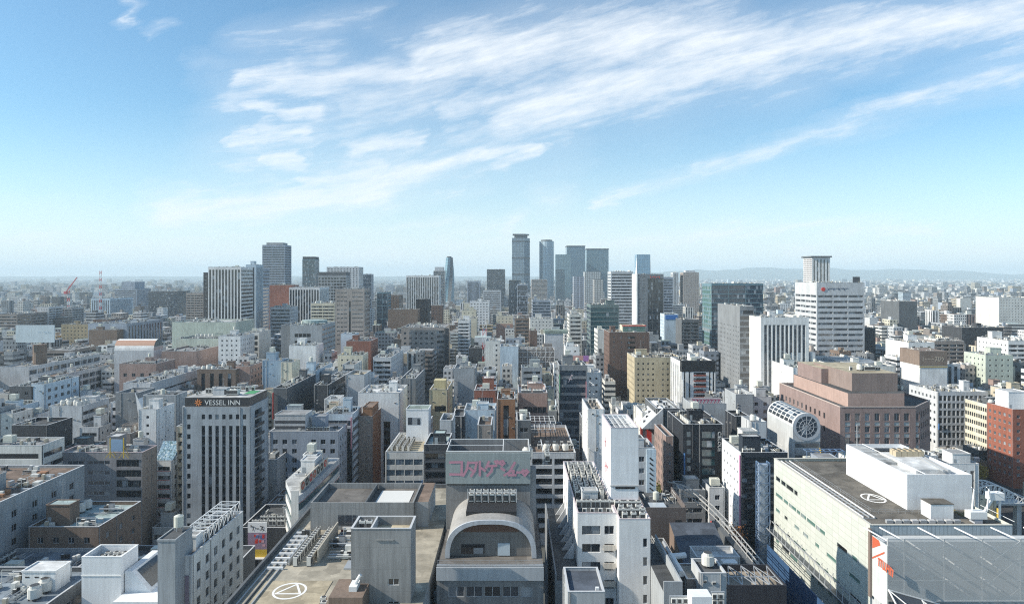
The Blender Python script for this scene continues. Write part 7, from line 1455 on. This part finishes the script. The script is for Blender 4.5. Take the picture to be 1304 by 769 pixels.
# ------------------------------------------------------------------ the rest of the city: a thing each for the nearest, one mass for the rest
rg = random.Random(21)
def street_free(x0, x1, y0, y1):
    for (x, w, a, c) in STREETS:
        if x0 < x + w / 2 + 2 and x1 > x - w / 2 - 2 and y0 < c and y1 > a: return False
    for (y, w, a, c) in CROSS:
        if y0 < y + w / 2 + 1 and y1 > y - w / 2 - 1 and x0 < c and x1 > a: return False
    return True
def clear(x0, x1, y0, y1, m=.35):
    for (a, b_, c, d) in FOOT:
        if x0 < b_ + m and x1 > a - m and y0 < d + m and y1 > c - m: return False
    return True
def cap(x0, x1, y0, y1):
    cs = [CX + F * x / yy for x in (x0, x1) for yy in (y0, y1)]; lo, hi = min(cs), max(cs); top = 372
    for (l, r, yy, vb) in VISIBLE:
        if yy > y0 + 1 and lo < r - 1 and hi > l + 1: top = max(top, vb)
    return EYE - (top - HY) * y0 / F
lots = []; y = 226.0
while y < 760:
    x = -0.80 * y - 20; lim = 0.80 * y + 20; step = 0
    while x < lim:
        w = rg.choice((5, 6, 6.5, 7.5, 8.5, 10, 12, 16)) * (1 if y < 500 else 1.15); d = rg.uniform(8, 16)
        y0 = y + rg.uniform(0, 3); r = (x, x + w, y0, y0 + d)
        if street_free(*r) and clear(*r):
            hc = cap(*r); h = min(rg.choice((10, 13, 16, 20, 24, 27, 31, 36)) + rg.uniform(-2, 3), hc - rg.uniform(0, 2.5))
            if h > 5: lots.append((*r, h)); FOOT.append(r); x += w + rg.uniform(.4, 1.4); continue
        x += 3.5
    y += 5 if y < 480 else 7
N_THINGS = 132
def in_view(l): return abs((l[0] + l[1]) / 2) / l[2] < .76 and CX + F * l[0] / l[2] < 1300 and CX + F * l[1] / l[2] > 4
view = sorted([l for l in lots if in_view(l)], key=lambda l: l[2] / max(4, min(14, l[1] - l[0])) ** .35 / max(6, l[4]) ** .25)
near, rest = view[:N_THINGS], view[N_THINGS:] + [l for l in lots if not in_view(l)]
PAL = [('white', 'white', 5), ('offwhite', 'off white', 5), ('lgrey', 'pale grey', 6), ('grey', 'grey', 5), ('mgrey', 'dark grey', 2), ('cream', 'cream', 3), ('beige', 'beige', 2), ('taupe', 'taupe', 2), ('bluegrey', 'blue grey', 2), ('paleblue', 'pale blue', 1), ('dgrey', 'charcoal', 2), ('umber', 'brown', 1), ('pinkbrick', 'pinkish', 1), ('greybrown', 'grey brown', 2)]
PALW = [p for p in PAL for _ in range(p[2])]
STY = [('gs', 'small square windows', 3), ('g', 'square windows', 4), ('b', 'ribbon windows', 4), ('bs', 'broken ribbon windows', 2), ('al', 'stacked balconies', 4), ('gd', 'tall narrow windows', 2), ('s', 'vertical window strips', 1), ('n', 'a blank front', 3)]
STYW = [s for s in STY for _ in range(s[2])]
NUM = ['no', 'one', 'two', 'three', 'four', 'five', 'six', 'seven', 'eight', 'nine', 'ten', 'eleven', 'twelve', 'thirteen', 'fourteen']
used_labels = set(); RNAMES = ['grey', 'grey', 'lgrey', 'lgrey', 'dark', 'green', 'warm', 'white', 'blue', 'brown', 'teal']; MARKS0 = list(MARKS)
for i, (x0, x1, y0, y1, h) in enumerate(near):
    wc_, wn, _ = rg.choice(PALW); st, sn, _ = rg.choice(STYW); side, _, _ = rg.choice(STYW); w = x1 - x0
    px, py = CX + F * (x0 + x1) / 2 / y0, HY + F * (EYE - h) / y0
    ms = sorted(MARKS0, key=lambda m: math.hypot(m[1] - px, m[2] - py) + (0 if abs(m[3] - y0) > 3 else 0))[:8]
    size = 'narrow' if w < 8 else 'wide' if w > 14 else ''
    fl = max(1, int(h / 3.4)); lab = None
    for m in ms:
        rel = 'behind' if y0 > m[3] + 18 else 'in front of' if y0 < m[3] - 18 else 'beside'
        for tx in ('%s %s block with %s %s the %s' % (size, wn, sn, rel, m[0]), '%s-storey %s %s block with %s %s the %s' % (NUM[min(14, fl)], size, wn, sn, rel, m[0])):
            tx = ' '.join(tx.split())
            if tx not in used_labels and len(tx.split()) <= 16: lab = tx; break
        if lab: break
    used_labels.add(lab)
    nm = 'apartment_block' if st == 'al' else 'office_block' if st in ('b', 'bs', 's', 'g') else 'city_block'
    fs = FS[st]; sd = FS[side]
    if y0 > 430: fs = (fs[0], dict(fs[1], ny=7)) if fs else None; sd = (sd[0], dict(sd[1], ny=6)) if sd else None
    B_ = building(nm, lab, 'building', x0, x1, y0, y1, h - .8, WM(wc_, (3.2, 3.4, .86) if rg.random() < .25 else None), RM(rg.choice(RNAMES)), front=fs, side=sd, seed=500 + i, clut=rg.choice((.8, 1.2, 1.8, 2.4)), group='city blocks filling the streets', foot=False, par=.8)

# one mass for everything farther off or smaller
rows = []      # x0, x1, y0, y1, z0, z1, colour, pattern
def wcol(rr): n = rr.choice(PALW)[0]; c = C[n]; k = rr.uniform(.7, 1.06); return (c[0] * k, c[1] * k, c[2] * k)
def rcol(rr): c = RC[rr.choice(RNAMES)]; k = rr.uniform(.65, 1.2); return (c[0] * k, c[1] * k, c[2] * k)
def addblock(x0, x1, y0, y1, h, rr, detail):
    c = wcol(rr); rows.append((x0, x1, y0, y1, 0, h, c, rcol(rr), rr.random(), rr.random() * 500))
    w, d = x1 - x0, y1 - y0
    if detail >= 1 and w > 6 and rr.random() < .8:
        a = x0 + rr.uniform(.1, .5) * w; b_ = y0 + rr.uniform(.1, .5) * d; rows.append((a, a + w * rr.uniform(.2, .4), b_, b_ + d * rr.uniform(.2, .4), h - .05, h + rr.uniform(2, 5), wcol(rr), rcol(rr), .99, 0))
    if detail >= 2:
        for (a, b_, c_, d_) in ((x0, x1, y0, y0 + .3), (x0, x1, y1 - .3, y1), (x0, x0 + .3, y0 + .3, y1 - .3), (x1 - .3, x1, y0 + .3, y1 - .3)): rows.append((a, b_, c_, d_, h - .04, h + .8, c, c, .99, 0))
        for _ in range(rr.randint(5, 14)):
            a, b_ = rr.uniform(x0 + .6, x1 - 2), rr.uniform(y0 + .6, y1 - 2); k = rr.choice(((.6,) * 3, (.4, .41, .42), (.07,) * 3, (.7, .7, .68), (.5, .45, .38))); rows.append((a, a + rr.uniform(.7, 2.2), b_, b_ + rr.uniform(.7, 1.6), h - .05, h + rr.uniform(.8, 2.2), k, k, .99, 0))
for (x0, x1, y0, y1, h) in rest: addblock(x0, x1, y0, y1, h, rg, 2 if y0 < 520 else 1)
y = 770.0
far_free = [f for f in FOOT if f[3] > 740]
while y < 15000:
    sz = 13 if y < 1600 else 17 if y < 3000 else 26 if y < 6000 else 46
    x = -.8 * y; gap = 1.22 if y < 1600 else 1.5 if y < 4000 else 2.0
    while x < .8 * y:
        w, d = sz * rg.uniform(.6, 1.5), sz * rg.uniform(.7, 1.3); a, c = x, y + rg.uniform(-.3, .3) * sz
        ok = rg.random() < (.9 if y < 3000 else .8)
        if ok and y < 2500:
            for f in far_free:
                if a < f[1] and a + w > f[0] and c < f[3] and c + d > f[2]: ok = False; break
        if ok:
            t = rg.random(); h = rg.uniform(7, 20) if t < .72 else rg.uniform(18, 34) if t < .95 else rg.uniform(32, 52)
            if y > 3500: h = rg.uniform(6, 16) if t < .85 else rg.uniform(15, 32) if t < .985 else rg.uniform(30, 60)
            if y < 2500: h = min(h, max(6, cap(a, a + w, c, c + d)))
            if rg.random() < .07 and y > 900: gcol = (.05, .075, .045); rows.append((a, a + w * 1.6, c, c + d * 1.6, 0, rg.uniform(5, 10), gcol, gcol, .99, 0))
            else: addblock(a, a + w, c, c + d, h, rg, 1 if y < 1900 else 0)
        x += w + sz * (gap - 1) * rg.uniform(.2, 1.8)
    y += sz * gap * 1.05 * (1 if y < 4000 else 1.25)
n = len(rows); V = np.zeros((n, 8, 3), np.float32)
A = np.array([r[:6] for r in rows], np.float32)
for k, (ix, iy, iz) in enumerate(((0, 2, 4), (1, 2, 4), (1, 3, 4), (0, 3, 4), (0, 2, 5), (1, 2, 5), (1, 3, 5), (0, 3, 5))): V[:, k, 0], V[:, k, 1], V[:, k, 2] = A[:, ix], A[:, iy], A[:, iz]
FI = np.array([(0, 1, 5, 4), (1, 2, 6, 5), (2, 3, 7, 6), (3, 0, 4, 7), (4, 5, 6, 7)], np.int32)
faces = (np.arange(n, dtype=np.int32)[:, None, None] * 8 + FI[None]).reshape(-1, 4)
me = bpy.data.meshes.new('distant_city'); me.vertices.add(n * 8); me.vertices.foreach_set('co', V.reshape(-1)); me.loops.add(len(faces) * 4); me.loops.foreach_set('vertex_index', faces.reshape(-1))
me.polygons.add(len(faces)); me.polygons.foreach_set('loop_start', np.arange(0, len(faces) * 4, 4, dtype=np.int32)); me.polygons.foreach_set('loop_total', np.full(len(faces), 4, np.int32)); me.polygons.foreach_set('use_smooth', np.zeros(len(faces), bool)); me.update(calc_edges=True)
uv = np.zeros((n, 5, 4, 2), np.float32); Wd, Dp, Ht, off = A[:, 1] - A[:, 0], A[:, 3] - A[:, 2], A[:, 5] - A[:, 4], np.array([r[9] for r in rows], np.float32).round()
for s in range(4):
    L_ = Wd if s % 2 == 0 else Dp
    uv[:, s, 1, 0] = uv[:, s, 2, 0] = L_; uv[:, s, :, 0] += 0; uv[:, s, 0, 1] = uv[:, s, 1, 1] = Ht
uv[:, 4] = -50
me.uv_layers.new(name='UVMap').data.foreach_set('uv', uv.reshape(-1))
colr = np.zeros((n, 5, 4, 4), np.float32); wc = np.array([r[6] for r in rows], np.float32); rc = np.array([r[7] for r in rows], np.float32); pt = np.array([r[8] for r in rows], np.float32)
colr[:, :4, :, :3] = wc[:, None, None, :]; colr[:, 4, :, :3] = rc[:, None, :]; colr[:, :, :, 3] = pt[:, None, None]
me.color_attributes.new(name='paint', type='FLOAT_COLOR', domain='CORNER').data.foreach_set('color', colr.reshape(-1))
def citymat():
    m, nt, p = _nt('city_mass'); L = nt.links.new
    at = nt.nodes.new('ShaderNodeAttribute'); at.attribute_name = 'paint'; uvn = nt.nodes.new('ShaderNodeUVMap'); sp = nt.nodes.new('ShaderNodeSeparateXYZ'); L(uvn.outputs[0], sp.inputs[0])
    def M(op, a, b=None, c=None):
        nn = nt.nodes.new('ShaderNodeMath'); nn.operation = op
        for i, v in enumerate((a, b, c)):
            if v is None: continue
            if isinstance(v, (int, float)): nn.inputs[i].default_value = v
            else: L(v, nn.inputs[i])
        return nn.outputs[0]
    al = at.outputs['Alpha']
    bay = M('MULTIPLY_ADD', al, 1.6, 2.4); fx = M('FRACT', M('DIVIDE', sp.outputs[0], bay)); fy = M('FRACT', M('DIVIDE', M('SUBTRACT', sp.outputs[1], .7), 3.4))
    inx = M('MULTIPLY', M('GREATER_THAN', fx, .25), M('LESS_THAN', fx, .78)); iny = M('MULTIPLY', M('GREATER_THAN', fy, .18), M('LESS_THAN', fy, .66))
    band = M('MULTIPLY', M('GREATER_THAN', al, .42), M('LESS_THAN', al, .72)); strip = M('MULTIPLY', M('GREATER_THAN', al, .72), M('LESS_THAN', al, .8)); none = M('GREATER_THAN', al, .86)
    wx = M('MAXIMUM', inx, band); wy = M('MAXIMUM', iny, strip); side = M('GREATER_THAN', sp.outputs[1], .8)
    mask = M('MULTIPLY', M('MULTIPLY', wx, wy), M('MULTIPLY', side, M('SUBTRACT', 1, none)))
    fl = nt.nodes.new('ShaderNodeCombineXYZ'); L(M('FLOOR', M('DIVIDE', sp.outputs[0], bay)), fl.inputs[0]); L(M('FLOOR', M('DIVIDE', sp.outputs[1], 3.4)), fl.inputs[1]); L(M('MULTIPLY', al, 91), fl.inputs[2])
    wn = nt.nodes.new('ShaderNodeTexWhiteNoise'); L(fl.outputs[0], wn.inputs['Vector']); cr = nt.nodes.new('ShaderNodeValToRGB'); L(wn.outputs['Value'], cr.inputs[0]); e = cr.color_ramp.elements; e[0].color = (.02, .026, .034, 1); e[1].color = (.2, .22, .24, 1); e[0].position = .6
    tc = nt.nodes.new('ShaderNodeTexCoord'); nz = nt.nodes.new('ShaderNodeTexNoise'); nz.inputs['Scale'].default_value = .35; nz.inputs['Detail'].default_value = 4; L(tc.outputs['Object'], nz.inputs['Vector']); mr = nt.nodes.new('ShaderNodeMapRange'); L(nz.outputs['Fac'], mr.inputs['Value']); mr.inputs['To Min'].default_value = .72; mr.inputs['To Max'].default_value = 1.2
    mu = nt.nodes.new('ShaderNodeMix'); mu.data_type = 'RGBA'; mu.blend_type = 'MULTIPLY'; mu.inputs[0].default_value = 1; L(at.outputs['Color'], mu.inputs[6]); L(mr.outputs[0], mu.inputs[7])
    mx = nt.nodes.new('ShaderNodeMix'); mx.data_type = 'RGBA'; L(mask, mx.inputs[0]); L(mu.outputs[2], mx.inputs[6]); L(cr.outputs[0], mx.inputs[7]); L(mx.outputs[2], p.inputs['Base Color'])
    p.inputs['Roughness'].default_value = .7; p.inputs['Specular IOR Level'].default_value = .3; return m
me.materials.append(citymat()); o = bpy.data.objects.new('distant_city', me); COL.objects.link(o); tag(o, 'dense mass of small pale city blocks reaching to the horizon', 'city blocks', kind='stuff')

# ------------------------------------------------------------------ hills and the air
hl = MB(); hr = random.Random(4); prof = []
for i in range(121):
    px = -100 + i * 12.5; base = 352 - (1.5 + 8 * max(0, math.sin((px - 780) / 520 * math.pi)) ** .7 if 780 < px < 1300 else 1.5 if px >= 1300 else 0)
    prof.append((px, base - (abs(hr.gauss(0, .8)) + .7 * math.sin(i * .9) + .7 * math.sin(i * .37 + 1)) * (1 if px > 760 else .25)))
for a, c in zip(prof[:-1], prof[1:]):
    Y0 = 17500; p = [(X(q[0], Y0), Y0, max(8, Zh(q[1], Y0))) for q in (a, c)]; hl.quad((p[0][0], Y0 - 2500, 0), (p[1][0], Y0 - 2500, 0), p[1], p[0]); hl.quad(p[0], p[1], (p[1][0], Y0 + 2500, 0), (p[0][0], Y0 + 2500, 0))
structure('hills', hl, roofmat('forest_hill', (.06, .085, .07)))
HZ = MB(); HZ.box(-27000, 27000, -1700, 27000, -1, 400); m = bpy.data.materials.new('haze_air'); m.use_nodes = True; nt = m.node_tree; nt.nodes.clear(); ov = nt.nodes.new('ShaderNodeOutputMaterial'); pv = nt.nodes.new('ShaderNodeVolumePrincipled')
HAZE = 0.88e-4
pv.inputs['Color'].default_value = (.74, .895, .985, 1); pv.inputs['Density'].default_value = HAZE; pv.inputs['Anisotropy'].default_value = .0; nt.links.new(pv.outputs[0], ov.inputs['Volume'])
o = HZ.build('haze', m); o['kind'] = 'stuff'
# ------------------------------------------------------------------ street trees, cars, blade signs
def tree(label, x, y, h, col, seed):
    root = empty('street_tree', (x, y, 0)); tag(root, label, 'tree'); rr = random.Random(seed); t = MB(); th = h * .45
    for i in range(4): z0, z1 = th * i / 4, th * (i + 1) / 4; t.cyl(.1 * i, 0, z0, z1, .22 - .03 * i, 0, n=7, r1=.19 - .03 * i)
    tips = []
    for i in range(8): a = rr.uniform(0, 6.28); L_ = rr.uniform(.25, .5) * h * .55; e = (math.cos(a) * L_ * .6, math.sin(a) * L_ * .6, th + rr.uniform(.25, .75) * (h - th)); t.bar((.3, 0, th * rr.uniform(.7, 1)), e, .07, sides=5); tips.append(e)
    t.build('trunk', plain('bark', (.09, .07, .055), .9), root); c = MB()
    for e in tips + [(0, 0, h * .9)]:
        for _ in range(130):
            r = abs(rr.gauss(0, .5)) * h * .2; d = Vector((rr.gauss(0, 1), rr.gauss(0, 1), rr.gauss(0, .8))).normalized() * r; p = Vector(e) + d; n = Vector((rr.gauss(0, 1), rr.gauss(0, 1), rr.gauss(0, 1))).normalized(); a = n.orthogonal().normalized() * rr.uniform(.16, .34); b = n.cross(a)
            c.quad(tuple(p - a), tuple(p - b), tuple(p + a), tuple(p + b), rr.choice((0, 0, 1, 2)))
    k = [(col[0] * f, col[1] * f, col[2] * f) for f in (1, .65, 1.35)]; c.build('crown', [plain('leaf_%.2f_%d' % (col[0], i), q, .8) for i, q in enumerate(k)], root)
YEL, GRN, ORG = (.3, .22, .04), (.06, .085, .03), (.24, .1, .03)
for a in (('yellow ginkgo in the gap beside the slim orange brick shaft', -46.5, 236, 14, (.2, .17, .05), 1), ('dark green tree right behind the department store plant deck', -44.5, 226, 12, GRN, 2), ('olive tree in the side lane below the vertical lettering building', 55.5, 255, 13, (.13, .13, .04), 3), ('orange leaved tree by the striped dark glass office', 66.5, 206, 15.5, ORG, 4), ('bright yellow ginkgo on the boulevard before the red brick apartments', 197, 287, 11, YEL, 5),
          ('rust coloured tree squeezed beside the glazed link', -15.5, 192, 12, ORG, 6), ('green tree under the corner shop at the crossing', -47.5, 214, 9, GRN, 7), ('small yellow tree further up the boulevard kerb', 163, 330, 10, YEL, 8), ('green boulevard tree near the square grid office', 166, 352, 11, GRN, 9)): tree(*a)
def car_parts(col):
    def f(which):
        b = MB()
        if which == 'body':
            pr = [(-2.1, .3), (2.1, .3), (2.15, .75), (1.25, .88), (.55, 1.42), (-1.3, 1.45), (-2.0, .95), (-2.15, .7)]
            for s in (-.85, .85): b.poly([(x, s, z) for x, z in (pr if s < 0 else pr[::-1])])
            for (a, c) in zip(pr, pr[1:] + pr[:1]): b.quad((a[0], -.85, a[1]), (a[0], .85, a[1]), (c[0], .85, c[1]), (c[0], -.85, c[1]))
            return b.mesh('body', [col])
        if which == 'windows':
            b.quad((.6, -.7, 1.4), (1.2, -.75, .93), (1.2, .75, .93), (.6, .7, 1.4)); b.quad((-1.35, .7, 1.42), (-1.95, .75, 1.0), (-1.95, -.75, 1.0), (-1.35, -.7, 1.42))
            for s in (-.86, .86): b.quad((-1.6, s, .98), (1.0, s, .98), (.5, s, 1.36), (-1.25, s, 1.36))
            for i, v in enumerate(b.v): b.v[i] = (v[0] * 1.01, v[1], v[2] + .012)
            return b.mesh('window', [GM('dark')])
        n = 10
        for s in (-.1, .1): b.poly([(.32 * math.cos(2 * math.pi * i / n), s, .32 + .32 * math.sin(2 * math.pi * i / n)) for i in range(n)])
        for i in range(n): t0, t1 = 2 * math.pi * i / n, 2 * math.pi * (i + 1) / n; b.quad((.32 * math.cos(t0), -.1, .32 + .32 * math.sin(t0)), (.32 * math.cos(t1), -.1, .32 + .32 * math.sin(t1)), (.32 * math.cos(t1), .1, .32 + .32 * math.sin(t1)), (.32 * math.cos(t0), .1, .32 + .32 * math.sin(t0)))
        return b.mesh('wheel', [BLACKP])
    return f
CC = dict(white=(.7, .7, .7), black=(.02, .02, .022), silver=(.4, .41, .42), red=(.4, .04, .03), taxi=(.5, .35, .04))
for i, (cn, x, y, rz, lb) in enumerate((('white', -55.5, 171, 90, 'white car on the street left of the landing pad roof'), ('silver', -51.5, 196, -90, 'silver car beyond the crossing by the street billboard'), ('black', -55.2, 186.5, 90, 'black car waiting at the orange crossing'), ('taxi', 176, 300, 90, 'yellow taxi on the boulevard by the yellow ginkgo'), ('white', 190, 318, -90, 'white car facing the camera on the boulevard'), ('black', 178, 331, 90, 'black car driving up the boulevard'), ('silver', 192, 300, -90, 'silver car on the far boulevard lane'), ('red', 181, 345, 90, 'red car far up the boulevard'), ('white', 70.5, 196, 90, 'white car in the lane behind the blue hoarding'), ('black', 49, 262, 90, 'black car in the avenue beyond the sign tower'), ('white', 51.5, 290, -90, 'white car deep in the avenue canyon'))):
    root = empty('parked_car', (x, y, .01), R(rz)); tag(root, lb, 'car', 'cars on the streets'); mk = car_parts(plain('car_' + cn, CC[cn], .25))
    inst('body', ('car', cn), lambda: mk('body'), root, (0, 0, 0)); inst('window', 'carwin', lambda: mk('windows'), root, (0, 0, 0))
    for (a, c) in ((-1.35, -.8), (1.35, -.8), (-1.35, .8), (1.35, .8)): inst('wheel', 'carwheel', lambda: mk('wheel'), root, (a, c, 0))
# plain coloured blade signs on the walls along the lanes
rs = random.Random(77); SCOL = [plain('blade_%d' % i, c, .5) for i, c in enumerate(((.65, .65, .63), (.45, .06, .05), (.05, .15, .35), (.55, .4, .08), (.04, .05, .06), (.08, .28, .16), (.5, .25, .3)))]
def blade(k):
    def f(): b = MB(); w, hh = ((.9, 5), (1.1, 9), (.7, 3), (1.3, 12))[k % 4]; b.box(0, .25, -w - .3, -.3, 0, hh, 0); b.box(.08, .17, -.3, -.003, .5, .7, 1); b.box(.08, .17, -.3, -.003, hh - .7, hh - .5, 1); return b.mesh('blade_sign', [SCOL[k % 7], STEEL])
    return f
for o in [o for o in COL.objects if o.parent is None and o.get('category') == 'building' and 225 < o.location.y < 420]:
    w = next((c for c in o.children if c.name.startswith('wall')), None)
    if not w or rs.random() > .55: continue
    bb = [Vector(v) for v in w.bound_box]; x1 = max(v.x for v in bb); y0 = min(v.y for v in bb); zt = max(v.z for v in bb)
    for _ in range(rs.randint(1, 2)): k = rs.randint(0, 27); inst('blade_sign', ('blade', k), blade(k), o, (rs.choice((-x1 + .1, x1 - .4)), y0 - .003, zt - rs.uniform(13, 20)))
